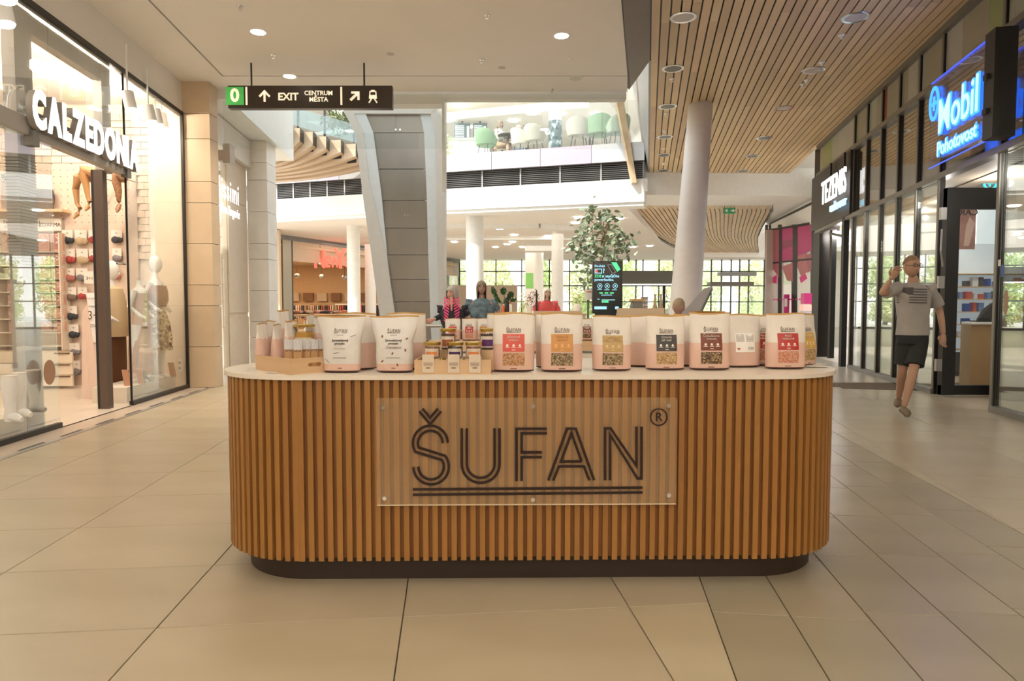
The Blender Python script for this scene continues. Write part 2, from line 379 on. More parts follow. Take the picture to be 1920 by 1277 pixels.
# stone pilasters with separate blocks
M_stone = perobj(mat('sandstone_block', (.62, .47, .31), .55, scale=3, var=.05, bump=.02), .05)
M_stone2 = perobj(mat('pale_stone_block', (.80, .75, .67), .55, scale=3, var=.05, bump=.02), .04)
def pil(name, x0, x1, y0, y1, zs, m, z1):
    p = struct(MB().box(x0+.02, x1-.02, y0+.02, y1-.02, 0, z1), name, M_grout)
    for a, b in zip(zs[:-1], zs[1:]):
        MB().box(x0, x1, y0, y1, a+.004, b-.004).build('stone_block', m, p)
    return p
a = W(350, 727, 9.93); b = W(404, 727, 9.93)
pil('wall_stone_pilaster', a.x, b.x, 9.93, 10.20, [0, .61, 1.22, 1.53, 2.14, 2.74, 3.05, 3.67, 4.04, 4.52], M_stone, 4.5)
a = W(469.5, 690, 12.85); b = W(507, 690, 12.85)
pil('wall_stone_pilaster', a.x, b.x, 12.85, 13.34, [0, .62, .92, 1.52, 2.12, 2.42, 3.02, 3.62, 3.95, 4.36], M_stone2, 4.36)
# boxed soffit over the second pilaster (bluish white daylight edge)
q = [W(431, 206, 10.62), W(497, 206, 12.9), W(497, 264, 12.9), W(469, 264, 12.9), W(462, 294, 12.8), W(431, 238, 10.62)]
struct(MB().kbox(KL, -4.2, -3.30, 10.3, 14.6, 4.36, 9.5).kbox(KL, -4.2, -3.9, 2.0, 10.3, 4.65, 9.5), 'wall_left_upper', M_white)  # upper wall extended tall and out of view to block the sun
struct(MB().kbox(KL, -4.2, -3.72, 10.21, 12.84, 3.85, 4.34), 'wall_left_bulkhead', M_warmw)
# second shop front, cream panels between pilasters
M_cream = mat('cream_panel', (.70, .58, .44), .45)
sf = struct(MB().kbox(KL, -3.95, -3.83, 11.75, 12.85, 0, 3.85), 'wall_second_shop', M_cream)
for z in (1.02, 2.1, 3.1): MB().kbox(KL, -3.828, -3.815, 11.75, 12.85, z-1.0 if z > 1.1 else .02, z).build('wall_panel', M_cream, sf)
MB().kbox(KL, -3.828, -3.815, 11.75, 12.85, 3.11, 3.84).build('wall_panel', M_cream, sf)
struct(MB().kbox(KL, -3.85, -3.835, 10.21, 11.75, .05, 3.85), 'window_1', G_shop)
# ---- shop walls left (far side wall of the stocking shop at y=10.2) and its ceiling
M_shopw = mat('shop_wall', (.78, .68, .56), .6)
wl_ = struct(MB().box(-13, -4.86, 10.22, 10.4, 0, 4.3), 'wall_shop_far', M_shopw)
struct(MB().kbox(KL, -9.6, -9.4, -1, 10.2, 0, 4.3), 'wall_shop_back', M_shopw)
struct(MB().kbox(KL, -9.6, -3.97, -1, 10.25, 4.25, 4.4), 'ceiling_stocking_shop', M_warmw)
struct(MB().box(W(289, 400, 10.1).x, W(349, 400, 9.95).x, 9.98, 10.2, 0, 4.0), 'wall_shop_return', mat('cream_return', (.80, .70, .57), .5))
# bricks: upper wall band and the narrow strip (pieces)
M_brick = perobj(mat('cream_brick', (.74, .60, .47), .5, scale=6, var=.04), .05)
bx0, bz0 = -9.2, 3.26; bw, bh = .30, .105; n = 0
bme = MB().box(-bw/2+.005, bw/2-.005, -.012, .012, -bh/2+.005, bh/2-.005).build('brick', M_brick, wl_, world=False); bme.location = (bx0, 10.2, 3.3)
for r in range(8):
    for c in range(14):
        x = bx0+.3*c+(.15 if r % 2 else 0)
        if x > -5.0 or (r == 0 and c == 0): continue
        if x < -8.2: continue
        o = bme.copy(); COL.objects.link(o); o.location = (x, 10.2, 3.32+r*bh)
for r in range(13):
    for c in range(2):
        x = W(262, 400, 10.2).x+.12*c+(.06 if r % 2 else 0); o = bme.copy(); COL.objects.link(o); o.location = (x+.02, 10.195, 1.98+r*bh); o.scale = (.4, 1, 1)
# ---- right facade
def mull(px): return 1251.6*3.957/(px-1214)
MY = [15.75, 13.05, 12.3, 11.53, 10.75, 9.97, 9.19, 7.62, 6.84, 6.06, 5.28, 4.5]
fr = MB()
for y in MY[1:]:
    pass
fr.kbox(KR, 3.93, 4.06, 4.5, 9.19, 2.93, 3.01).kbox(KR, 3.93, 4.06, 9.19, 15.8, 2.93, 3.01)
fr.kbox(KR, 3.93, 4.06, 4.5, 15.8, 4.23, 4.31).kbox(KR, 3.93, 4.08, 4.5, 15.8, 4.88, 5.0)
fac = struct(MB().kbox(KR, 3.93, 4.04, 9.19, 13.05, 0, .07).kbox(KR, 3.93, 4.04, 4.5, 7.62, 0, .07), 'wall_right', M_grey)
for y in MY[1:]: MB().kbox(KR, 3.965, 4.04, y-.022, y+.022, 0.0, 5.0).build('mullion', [M_black], fac); MB().kbox(KR, 3.95, 3.965, y-.026, y+.026, 0.0, 4.9).build('mullion_cap', mat('bronze_cap', (.20, .18, .15), .4, metal=.5), fac)
for z0, z1 in ((2.93, 3.01), (4.23, 4.31), (4.88, 5.0)): MB().kbox(KR, 3.915, 4.06, 4.5, 15.8, z0, z1).build('transom', mat('bronze_cap', (.1, .09, .075)), fac)
cc = [(.20, .26, .06), (.28, .25, .17), (.36, .34, .28), (.24, .27, .10), (.30, .26, .12), (.32, .32, .24), (.25, .08, .04)]
k_ = 0
for y0, y1 in zip(MY[1:], MY[:-1]):
    if not (y0 >= 7.6 and y1 <= 9.2): MB().kbox(KR, 3.99, 4.0, y0+.03, y1-.03, .07 if y0 != 13.05 else 2.5, 2.93).build('window_pane', G_dark, fac) if y0 != 13.05 else None
    MB().kbox(KR, 3.99, 4.0, y0+.03, y1-.03, 3.01, 4.23).build('window_pane', glass('upper_facade_glass', (.80, .78, .72), .30, .7), fac)
    w_ = (y1-y0-.06); t = 0
    while t < 1:
        dt = random.uniform(.16, .5); c = cc[random.randrange(7) if dt < .3 else random.choice((1, 2, 5))]
        MB().kbox(KR, 3.99, 4.0, y0+.03+w_*t, y0+.03+w_*min(1, t+dt)-.003, 4.31, 4.88).build('coloured_pane', mat('tinted_panel_%d' % cc.index(c), c, .35, spec=.6), fac)
        t += dt
# backing wall above the shop ceiling
struct(MB().kbox(KR, 4.5, 4.6, 4.4, 15.8, 2.95, 5.0).kbox(KR, 4.02, 7.2, 4.4, 13.1, 2.96, 3.0), 'wall_right_upper_backing', mat('backing_tan', (.36, .30, .22), .7))
struct(MB().kbox(KR, 7.1, 7.3, 3, 16, 0, 3.0).box(xR(4.1, 13.0), xR(7.2, 13.0), 12.9, 13.0, 0, 3.0), 'wall_right_shop_back', mat('shop_grey', (.50, .50, .47), .6))

struct(MB().box(-12, 12, -7.2, -7.0, 0, 5.2), 'wall_back', mat('mall_beige', (.55, .47, .38), .7))
struct(MB().kbox(KL, -4.1, -3.9, -7, 1.2, 0, 4.6), 'wall_left_near', mat('mall_beige', (0, 0, 0)))
struct(MB().kbox(KR, 3.95, 4.1, -7, 4.5, 0, 5.0), 'wall_right_near', mat('mall_beige', (0, 0, 0)))
struct(MB().kbox(KR, -2.5, 6.5, 2.0, 17.0, 8.6, 8.9), 'ceiling_sun_blocker', M_white)  # unseen slab added to shade the leaning column from the sun
# ================================================================ THE COUNTER
YF = 2.82; RC = .45; cx0, cx1 = -.905, 1.088; ZB, ZT = .112, .893; TOPZ = .912; CD = .92
YAW = math.radians(.9); ccx = (cx0+cx1)/2; CW2 = (cx1-cx0)/2
counter = thing('shop_counter', 'long kiosk counter with rounded ends clad in vertical brown wooden battens', 'counter', (ccx, YF+CD/2, 0), YAW)
def capsule(r_off, n=16):  # local outline of the stadium, offset outwards, ccw
    r = RC+r_off; cy = 0; pts = []
    q = CD/2-RC
    for a0, sx, sy in ((-90, 1, -1), (0, 1, 1), (90, -1, 1), (180, -1, -1)):
        for i in range(n+1):
            a = math.radians(a0+90*i/n); pts.append((sx*CW2+r*math.cos(a), sy*q+r*math.sin(a)))
    return pts
def outline_prism(off, z0, z1, name, m, parent, bev=0):
    pts = capsule(off); mb = MB()
    mb.prism([(x, y, z0) for x, y in pts][::-1], (0, 0, z1-z0)); return mb.build(name, m, parent, world=False, smooth=True)
M_bat = perobj(wood('oak_batten', (.355, .165, .038), (.285, .125, .027), .42, 5, (6, 6, .25)), .07, .003)
M_batd = wood('oak_backing', (.22, .085, .018), (.17, .06, .012), .5, 5, (5, 5, .2))
outline_prism(-.016, ZB+.01, ZT, 'backing_panel', M_batd, counter)
pl = outline_prism(-.085, 0, ZB+.02, 'plinth', mat('dark_brown_plinth', (.028, .016, .010), .45), counter)
mb = MB()
for px in (691, 1310): x = (px-960)/1251*2.9-ccx; MB().box(x-.002, x+.002, -CD/2+.0845, -CD/2+.09, 0, ZB).build('plinth_joint', M_black, pl, world=False)
st = outline_prism(.012, ZT, TOPZ, 'countertop', mat('cream_stone', (.74, .66, .55), .28, scale=5, var=.03), counter)
bt = MB().box(-.0115, .0115, -.008, .008, 0, ZT-ZB).build('batten', M_bat, counter, world=False)
# walk round the outline placing a batten every 40.6 mm
def walk(off):
    q = CD/2-RC; r = RC+off; segs = [('l', (-CW2, -CD/2-off), (CW2, -CD/2-off), -90), ('a', (CW2, -q), -90), ('l', (CW2+r, -q), (CW2+r, q), 0), ('a', (CW2, q), 0), ('l', (CW2, CD/2+off), (-CW2, CD/2+off), 90), ('a', (-CW2, q), 90), ('l', (-CW2-r, q), (-CW2-r, -q), 180), ('a', (-CW2, -q), 180)]
    out = []; carry = 0.0; step = .0406
    for s in segs:
        if s[0] == 'l': L = math.dist(s[1], s[2])
        else: L = PI/2*r
        t = carry
        while t < L:
            if s[0] == 'l': u = t/L; out.append((s[1][0]+(s[2][0]-s[1][0])*u, s[1][1]+(s[2][1]-s[1][1])*u, s[3]))
            else: a = s[2]+math.degrees(t/r); out.append((s[1][0]+r*math.cos(math.radians(a)), s[1][1]+r*math.sin(math.radians(a)), a))
            t += step
        carry = t-L
    return out
for i, (x, y, a) in enumerate(walk(-.008)):
    o = bt if i == 0 else bt.copy()
    if i: COL.objects.link(o)
    o.location = (x, y, ZB+random.uniform(-.001, .001)); o.rotation_euler = (0, 0, math.radians(a+90))
# ---- acrylic name plate on stand-offs
PX = .000721/1.0
plate_o = Vector((0, 0, 0))
pa = W(707, 948, 2.79); pb = W(1272, 746.5, 2.79)
plate = thing('name_plate', 'clear acrylic plate with dark double-line letters bolted to the counter front', 'sign', ((pa.x+pb.x)/2, 2.80, pa.z))
pw_, ph_ = pb.x-pa.x, pb.z-pa.z
plate.rotation_euler = (0, 0, YAW)
pg = MB()
def rrect(x0, x1, z0, z1, r, n=4):
    return arc(x1-r, z0+r, r, -90, 0, n)+arc(x1-r, z1-r, r, 0, 90, n)+arc(x0+r, z1-r, r, 90, 180, n)+arc(x0+r, z0+r, r, 180, 270, n)
ACR = glass('frosted_acrylic', (.99, .96, .92), .035, .35, .18)
def haze(m, col, f):
    nt = m.node_tree; out = nt.nodes['Material Output']; src = out.inputs[0].links[0].from_socket; df = nd(nt, 'ShaderNodeBsdfDiffuse'); df.inputs[0].default_value = tuple(col)+(1,)
    mx = nd(nt, 'ShaderNodeMixShader'); mx.inputs[0].default_value = f; nt.links.new(src, mx.inputs[1]); nt.links.new(df.outputs[0], mx.inputs[2]); nt.links.new(mx.outputs[0], out.inputs[0])
haze(ACR, (.80, .58, .32), .13)
pts = rrect(-pw_/2, pw_/2, 0, ph_, .012)
pg.prism([(x, -.004, z) for x, z in pts], (0, .008, 0)).build('acrylic_panel', ACR, plate, world=False)
MB().prism([(x, -.0042, z) for x, z in rrect(-pw_/2, pw_/2, 0, .003, .001)], (0, .0084, 0)).build('panel_edge', mat('acrylic_edge', (.75, .62, .45), .3), plate, world=False)
def LP(x, z):  # crop pixels of the logo (1920x805 view of 680..1300 x 720..980) to plate metres
    s = 1/3.0968; q = W(680+x*s, 720+z*s, 2.79); return (q.x-plate.location.x, q.z-pa.z)
LOGO = []
def dbl(c, off=14.5):
    """two parallel strokes beside a centre line"""
    P_ = [Vector(p) for p in c]; res = []
    for sgn in (-1, 1):
        o_ = []
        for i, p in enumerate(P_):
            a = P_[i]-P_[i-1] if i else P_[1]-P_[0]; b = P_[i+1]-P_[i] if i < len(P_)-1 else a
            a.normalize(); b.normalize(); na = Vector((-a.y, a.x)); nb = Vector((-b.y, b.x)); m_ = (na+nb).normalized()
            o_.append(tuple(p+m_*(sgn*off/max(m_.dot(na), .3))))
        res.append(o_)
    return res
sl = [(393+86*math.cos(math.radians(a)), 342-86*math.sin(math.radians(a))) for a in range(0, 213, 9)]
sl += [(398+88*math.cos(math.radians(a)), 480-88*math.sin(math.radians(a))) for a in range(36, -181, -9)]
LOGO += [('letter_s', dbl(sl)+dbl([(338, 150), (392, 214), (447, 150)], 12)),
 ('letter_u', dbl([(590, 257), (590, 465)]+[(685+95*math.cos(math.radians(a)), 465-95*math.sin(math.radians(a))) for a in range(190, 351, 10)]+[(780, 465), (780, 257)])),
 ('letter_f', [[(893, 565), (893, 261), (1070, 261)], [(923, 565), (923, 426), (1041, 426)], [(1041, 398), (923, 398), (923, 287), (1070, 287)]]),
 ('letter_a', [[(1078, 562), (1188, 261), (1238, 261), (1345, 562)], [(1107, 562), (1140, 480), (1285, 480), (1317, 562)], [(1272, 452), (1152, 452), (1213, 287), (1272, 452)]]),
 ('letter_n', [[(1409, 562), (1409, 260), (1441, 260), (1593, 480), (1593, 250)], [(1438, 562), (1438, 296), (1598, 552), (1622, 552), (1622, 250)]]),
 ('underline', [[(292, 611), (1628, 606)]]), ('underline', [[(292, 642), (1628, 634)]])]
for nm, sts in LOGO:
    mb = MB()
    for s in sts: stroke(mb, [LP(*p) for p in s], 15.5*PX, -.0075, -.0042)
    mb.build(nm, mat('logo_dark', (.018, .006, .004), .35), plate, world=False)
mb = MB(); stroke(mb, [LP(1723+48*math.cos(math.radians(a)), 195+48*math.sin(math.radians(a))) for a in range(0, 360, 12)], 8*PX, -.0075, -.0042, True)
mb.build('registered_ring', mat('logo_dark', (0, 0, 0)), plate, world=False)
lx, lz = LP(1723, 196); text('registered_letter', 'R', .052, mat('logo_dark', (0, 0, 0)), plate, (lx, -.006, lz), ext=.0015, bold=.0006)
for (x, z) in ((122, 138), (988, 132), (1782, 130), (128, 662), (988, 674), (1782, 652)):
    lx, lz = LP(x, z); mb = MB(); mb.tube([(lx, .021, lz), (lx, -.010, lz)], .009, 12); b_ = mb.build('bolt', M_chrome, plate, world=False, smooth=True)
# one shared small logo mesh for the packaging (x, z centred, width 1)
def logo_mesh():
    mb = MB()
    for nm, sts in LOGO:
        for s in sts: stroke(mb, [((p[0]-960)/1336., -(p[1]-400)/1336.) for p in s], 22/1336., -.002, .002)
    o = mb.build('logo_print', mat('print_brown', (.10, .05, .03), .6), None, world=False); me = o.data; bpy.data.objects.remove(o); return me
LOGO_ME = logo_mesh()

# ================================================================ PACKAGING
M_bagw = mat('pouch_white', (.70, .64, .57), .42, scale=14, var=.04, bump=.15)
M_bagp = mat('pouch_pink', (.66, .44, .35), .42, scale=14, var=.04, bump=.15)
M_bagw2 = mat('pouch_silver_white', (.64, .61, .56), .33, scale=12, var=.04, bump=.2)
M_kraft = mat('kraft_edge', (.48, .27, .075), .5)
M_base = mat('pouch_base', (.05, .012, .008), .5)
M_print = mat('print_brown', (.10, .05, .03))
class BagShape:
    def __init__(s, W_=.19, H=.255, T=.05, pinch=.04, flare=0.0, seed=1):
        s.W, s.H, s.T, s.pinch, s.flare, s.seed = W_, H, T, pinch, flare, seed
    def hw(s, t): return s.W/2*(.93+.03*math.sin(PI*t)-s.pinch*math.exp(-((t-.52)/.16)**2)+s.flare*t**2)
    def d(s, t): return max(.0012, s.T*(1-t)**.62*(.72+.5*math.sin(PI*min(1, t*1.15))))
    def wr(s, u, t): return .0016*math.sin(9*u+s.seed*2+t*7)*math.sin(t*13+s.seed)*(.3+t)
    def front(s, x, z):
        t = min(max(z/s.H, 0), 1); h = s.hw(t); u = min(abs(x)/h, .995)
        return -s.d(t)*(1-u**2.4)**(1/2.4)-s.wr(x/h, t)
    def body(s, mats=None, pink=.48, name='pouch'):
        nu = 14; ts = [0, .040, .055, .08, .16, .25, .34, .42, pink, pink+.004, .56, .64, .72, .80, .87, .93, .965, .972, 1.0]
        mb = MB(); vs_ = []; fs = []; ms = []
        for t in ts:
            h = s.hw(t); d = s.d(t)
            for k in range(2*nu):
                if k <= nu: u = -1+2*k/nu; u = math.sin(u*PI/2); y = -d*(1-min(1, abs(u))**2.4)**(1/2.4)-s.wr(u, t)*(1 if abs(u) < .99 else 0)
                else: u = 1-2*(k-nu)/nu; u = math.sin(u*PI/2); y = d*(1-min(1, abs(u))**2.4)**(1/2.4)
                zz = t*s.H
                if t == 0: zz = .004*abs(u)**3+.002
                if t > .97: zz += .003*math.sin(3*u+s.seed)
                vs_.append((u*h, y, zz))
        n = 2*nu
        for i in range(len(ts)-1):
            mi = 3 if i == 0 else (1 if ts[i+1] <= pink+.002 else 0)
            if i == len(ts)-2: mi = 2
            for k in range(n): fs.append((i*n+k, i*n+(k+1) % n, (i+1)*n+(k+1) % n, (i+1)*n+k)); ms.append(mi)
        fs.append(tuple(range(n-1, -1, -1))); ms.append(3); fs.append(tuple(range((len(ts)-1)*n, len(ts)*n))); ms.append(2)
        mb.v = vs_; mb.f = fs; mb.m = ms; return mb
    def patch(s, x0, x1, z0, z1, off=.0012, n=8, m=6, skew=0):
        mb = MB(); vs_ = []; fs = []
        for j in range(m+1):
            for i in range(n+1):
                z = z0+(z1-z0)*j/m; x = x0+(x1-x0)*i/n+skew*(z-z0); vs_.append((x, s.front(x, z)-off, z))
        for j in range(m):
            for i in range(n): a = j*(n+1)+i; fs.append((a, a+1, a+n+2, a+n+1))
        return mb.add(vs_, fs)
    def fn(s, off=.0022): return lambda p: Vector((p.x, s.front(p.x, p.z)-off, p.z))
def put_logo(sh, parent, w_, x, z):
    me = LOGO_ME.copy()
    for v in me.vertices:
        p = (x+v.co.x*w_, 0, z+v.co.z*w_); v.co = (p[0], sh.front(p[0], p[2])-.0018, p[2])
    return inst('logo_print', me, parent)
G_orange = [(.42, .20, .08), (.55, .30, .14), (.28, .13, .05), (.60, .25, .16), (.50, .36, .20)]
G_dark_ = [(.10, .07, .04), (.22, .16, .08), (.35, .25, .13), (.14, .09, .05), (.45, .33, .18)]
G_gold_ = [(.45, .29, .12), (.56, .38, .18), (.36, .22, .09), (.62, .46, .26), (.30, .17, .07)]
G_choc = [(.09, .06, .03), (.30, .20, .09), (.16, .10, .05), (.50, .34, .18), (.06, .03, .02)]
G_red_ = [(.55, .20, .12), (.62, .30, .20), (.45, .15, .09), (.60, .38, .26), (.52, .24, .15)]
KINDS_ = {
 'strawberry': ((.62, .075, .045), 'Jahodová\ngranola', G_orange, (.85, .76, .65), 'strawberry red label'),
 'nut': ((.55, .25, .055), 'Oříšková\ngranola', G_dark_, (.80, .45, .18), 'orange tan label'),
 'seed': ((.46, .30, .10), 'Granola\nplná semínek', G_dark_, (.70, .52, .28), 'mustard label'),
 'crunch': ((.035, .028, .022), 'Granola\njak lusk', G_gold_, (.80, .74, .66), 'black label'),
 'choc': ((.17, .035, .012), 'Čokoládová\ngranola', G_choc, (.85, .76, .65), 'chocolate brown label'),
 'muesli': ((.42, .025, .018), 'Müsli\nmalinové', G_red_, (.85, .76, .65), 'dark red label'),
 'gold': ((.62, .38, .06), 'Granola\nmedová', G_gold_, (.85, .76, .65), 'golden yellow label')}
PROT = {}
def granola_pouch(kind, label, loc, rz=0, group='granola pouches on the counter', sc=None, W_=.19, H=.255, fs=1):
    if (kind, W_) in PROT: return dup(PROT[(kind, W_)], loc, rz, label, group, sc)
    col, ttl, gr_, tc_, _ = KINDS_[kind]; sh = BagShape(W_, H, .045, .01, 0.0, len(PROT)+1)
    t = thing('granola_pouch', label, 'pouch', loc, rz, group)
    sh.body().build('pouch', [M_bagw, M_bagp, M_kraft, M_base], t, world=False, smooth=True)
    lw = .094*W_/.19
    sh.patch(-lw/2, lw/2, .35*H, .645*H).build('label', mat('label_'+kind, col, .45, var=.04), t, world=False, smooth=True)
    sh.patch(-lw/2, lw/2, .115*H, .325*H).build('window', voro('granola_'+kind, gr_, 210), t, world=False, smooth=True)
    put_logo(sh, t, .062*W_/.19, 0, .715*H)
    text('title', ttl, .0150, mat('title_'+kind, tc_, .5), t, (0, 0, .575*H), ext=.0003, bold=.0003, fn=sh.fn(.0026), line=.85)
    mb = MB()
    for q in (-1, 0, 1): mb.add([(q*.027+.0055*math.cos(a*PI/4), 0, .455*H+.0055*math.sin(a*PI/4)) for a in range(8)], [tuple(range(8))]); mb.add([(q*.027-.009, 0, .418*H), (q*.027+.009, 0, .418*H), (q*.027+.009, 0, .427*H), (q*.027-.009, 0, .427*H)], [(0, 1, 2, 3)])
    mb.add([(-.008, 0, .375*H), (.008, 0, .375*H), (.008, 0, .385*H), (-.008, 0, .385*H)], [(0, 1, 2, 3)])
    f = sh.fn(.0024); mb.v = [tuple(f(Vector(p))) for p in mb.v]; mb.build('label_marks', mat('title_'+kind, tc_), t, world=False)
    mb = MB(); mb.add([(-.014, 0, .055*H), (.014, 0, .055*H), (.014, 0, .068*H), (-.014, 0, .068*H)], [(0, 1, 2, 3)]); f = sh.fn(.0015); mb.v = [tuple(f(Vector(p))) for p in mb.v]; mb.build('weight_print', M_print, t, world=False)
    PROT[(kind, W_)] = t; return t
def protein_pouch(choc, label, loc, rz=0):
    sh = BagShape(.172, .25, .042, .12 if choc else .08, .34, 5+choc)
    t = thing('protein_pouch', label, 'pouch', loc, rz, 'protein pouches on the counter')
    sh.body(pink=.235).build('pouch', [M_bagw2, M_bagp, M_kraft, M_base], t, world=False, smooth=True)
    put_logo(sh, t, .056, 0, .185)
    text('title', 'Syrovátkový\nprotein', .0150, M_print, t, (-.0, 0, .136), ext=.0003, bold=.0003, fn=sh.fn(), line=.85)
    text('small_print', 'DOLCE FIT', .0062, M_print, t, (0, 0, .165), ext=.0002, fn=sh.fn())
    if choc: text('flavour_print', 'Čokoládový', .014, mat('brown_script', (.22, .08, .03)), t, (0, 0, .112), ext=.0003, fn=sh.fn(), shear=.3)
    else: text('flavour_print', 'Vanilkový', .013, mat('vanilla_print', (.62, .50, .30)), t, (0, 0, .108), ext=.0003, fn=sh.fn(), shear=.3)
    mb = MB(); mb.add([(-.03, 0, .066), (.03, 0, .066), (.03, 0, .068), (-.03, 0, .068)], [(0, 1, 2, 3)]); mb.add([(-.009, 0, .02), (.009, 0, .02), (.009, 0, .023), (-.009, 0, .023)], [(0, 1, 2, 3)])
    f = sh.fn(.0018); mb.v = [tuple(f(Vector(p))) for p in mb.v]; mb.build('small_lines', M_print, t, world=False)
    spots = [(-.05, .160, .4), (.058, .150, -.4), (.052, .100, .7), (-.048, .052, -.3), (.018, .036, .9), (-.003, .086, .2)] if choc else [(.057, .163, 1.2), (-.014, .088, 1.35), (-.055, .052, -.9)]
    for (x, z, a) in spots:
        mb = MB(); rx, rz_ = (.007, .0035) if choc else (.015, .0011)
        if not choc: a = PI/2-a
        pts_ = [(x+rx*math.cos(q)*math.cos(a+1)-rz_*math.sin(q)*math.sin(a+1) if choc else x+rx*math.cos(q)*math.cos(a)-rz_*math.sin(q)*math.sin(a), 0, z+(rx*math.cos(q)*math.sin(a+1)+rz_*math.sin(q)*math.cos(a+1) if choc else rx*math.cos(q)*math.sin(a)+rz_*math.sin(q)*math.cos(a))) for q in [i*PI/5 for i in range(10)]]
        f = sh.fn(.002); mb.add([f(Vector(p)) for p in pts_], [tuple(range(10))]); mb.build('cocoa_bean' if choc else 'vanilla_pod', mat('bean_brown', (.22, .07, .03)) if choc else M_print, t, world=False)
    return t
def TP(px, py): return G(px, py, TOPZ)
for px, py, ch, lab in ((637, 700, 0, 'silver-white vanilla protein pouch, leftmost large pouch on the counter'), (737, 700, 1, 'white chocolate protein pouch printed with cocoa beans at front')):
    p = TP(px, py); protein_pouch(ch, lab, (p.x, p.y+.045, TOPZ), -.05 if not ch else 0)
front = [('strawberry', 963, 698.5, 0, 1.03, 'granola pouch with strawberry red label, front row beside jar crate'),
 ('nut', 1054, 698.5, 0, 1.03, 'granola pouch with orange tan label, front row'),
 ('seed', 1149, 696.5, 0, .98, 'granola pouch with mustard label, front row'),
 ('crunch', 1250, 695, 0, .99, 'granola pouch with black label, front row'),
 ('choc', 1334, 695, 0, 1.03, 'granola pouch with chocolate brown label, front row'),
 ('muesli', 1478, 693, 0, 1.02, 'muesli pouch with dark red label at counter right end')]
pos = {}
for kd, px, py, rz, s_, lab in front:
    p = TP(px, py); pos[kd] = p; o = granola_pouch(kd, lab, (p.x, p.y+.04, TOPZ), rz); o.scale = (s_, 1, s_)
def behind(kd, px, Y, rz, lab, s_=1.0, z=TOPZ):
    x = (px-960)/1251.6*Y; o = granola_pouch(kd, lab, (x, Y, z), rz); o.scale = (s_, 1, s_); return o
behind('strawberry', 950, 3.14, .0, 'granola pouch hidden behind the strawberry red one, only its left edge showing', 1.03)
behind('nut', 1042, 3.14, 0, 'granola pouch standing close behind the orange tan one', 1.03)
behind('seed', 1206, 3.22, PI*.92, 'granola pouch between the mustard and black labels, second row', .98)
behind('crunch', 1232, 3.23, 0, 'granola pouch standing close behind the black label one', .97)
behind('crunch', 1298, 3.24, PI*.9, 'granola pouch turned away, between black and brown labels', 1.0)
behind('choc', 1326, 3.38, 0, 'granola pouch two rows behind the chocolate brown label', 1.04)
behind('muesli', 1430, 3.28, -.12, 'dark red label muesli pouch half covered by its neighbour', .98)
behind('gold', 1507, 3.27, .6, 'granola pouch with golden label turned sideways at right end', 1.0)
# back-facing pouch with nutrition panel
p_ = granola_pouch('nut', 'granola pouch turned to show its white nutrition panel', (1.14*(1.0), 3.14, TOPZ), 0, sc=(1, 1, 1))
for c in list(p_.children):
    if c.name.split('.')[0] != 'pouch': bpy.data.objects.remove(c)
sh = BagShape(.19, .255, .045, .01, 0.0, 2)
pn = sh.patch(-.048, .048, .075, .165).build('nutrition_panel', M_whitet, p_, world=False)
mb = MB()
for i in range(2):
    for j in range(7): mb.add([(-.044+i*.048, 0, .125+j*.005), (-.004+i*.048, 0, .125+j*.005), (-.004+i*.048, 0, .1275+j*.005), (-.044+i*.048, 0, .1275+j*.005)], [(0, 1, 2, 3)])
for j in range(7): mb.add([(.012+j*.0045, 0, .086), (.0145+j*.0045, 0, .086), (.0145+j*.0045, 0, .1), (.012+j*.0045, 0, .1)], [(0, 1, 2, 3)])
f = sh.fn(.002); mb.v = [tuple(f(Vector(q))) for q in mb.v]; mb.build('table_print', mat('print_grey', (.35, .30, .27)), p_, world=False)
mb = MB(); mb.add([(-.034, 0, .083), (-.026, 0, .0925), (-.03, 0, .096), (-.034, 0, .093), (-.038, 0, .096), (-.042, 0, .0925)], [(0, 1, 2, 3, 4, 5)]); mb.v = [tuple(f(Vector(q))) for q in mb.v]; mb.build('heart_print', mat('heart_red', (.5, .05, .03)), p_, world=False)
p_.location = ((1392-960)/1251.6*3.20, 3.20, TOPZ); p_.rotation_euler = (0, 0, .12)
# turned protein pouches behind the two white ones
for (px, Y, rz, lab) in ((668, 3.05, .5, 'pouch with barcode standing just behind the vanilla protein pouch'), (762, 3.06, .45, 'pouch standing just behind the chocolate protein pouch')):
    o = granola_pouch('nut', lab, ((px-960)/1251.6*Y, Y, TOPZ), rz)
    for c in list(o.children):
        if c.name.split('.')[0] != 'pouch': bpy.data.objects.remove(c)
    mb = MB()
    for j in range(7): mb.add([(-.02+j*.0035, 0, .07), (-.018+j*.0035, 0, .07), (-.018+j*.0035, 0, .095), (-.02+j*.0035, 0, .095)], [(0, 1, 2, 3)])
    mb.v = [tuple(f(Vector(q))) for q in mb.v]; mb.build('barcode', M_blackt, o, world=False)
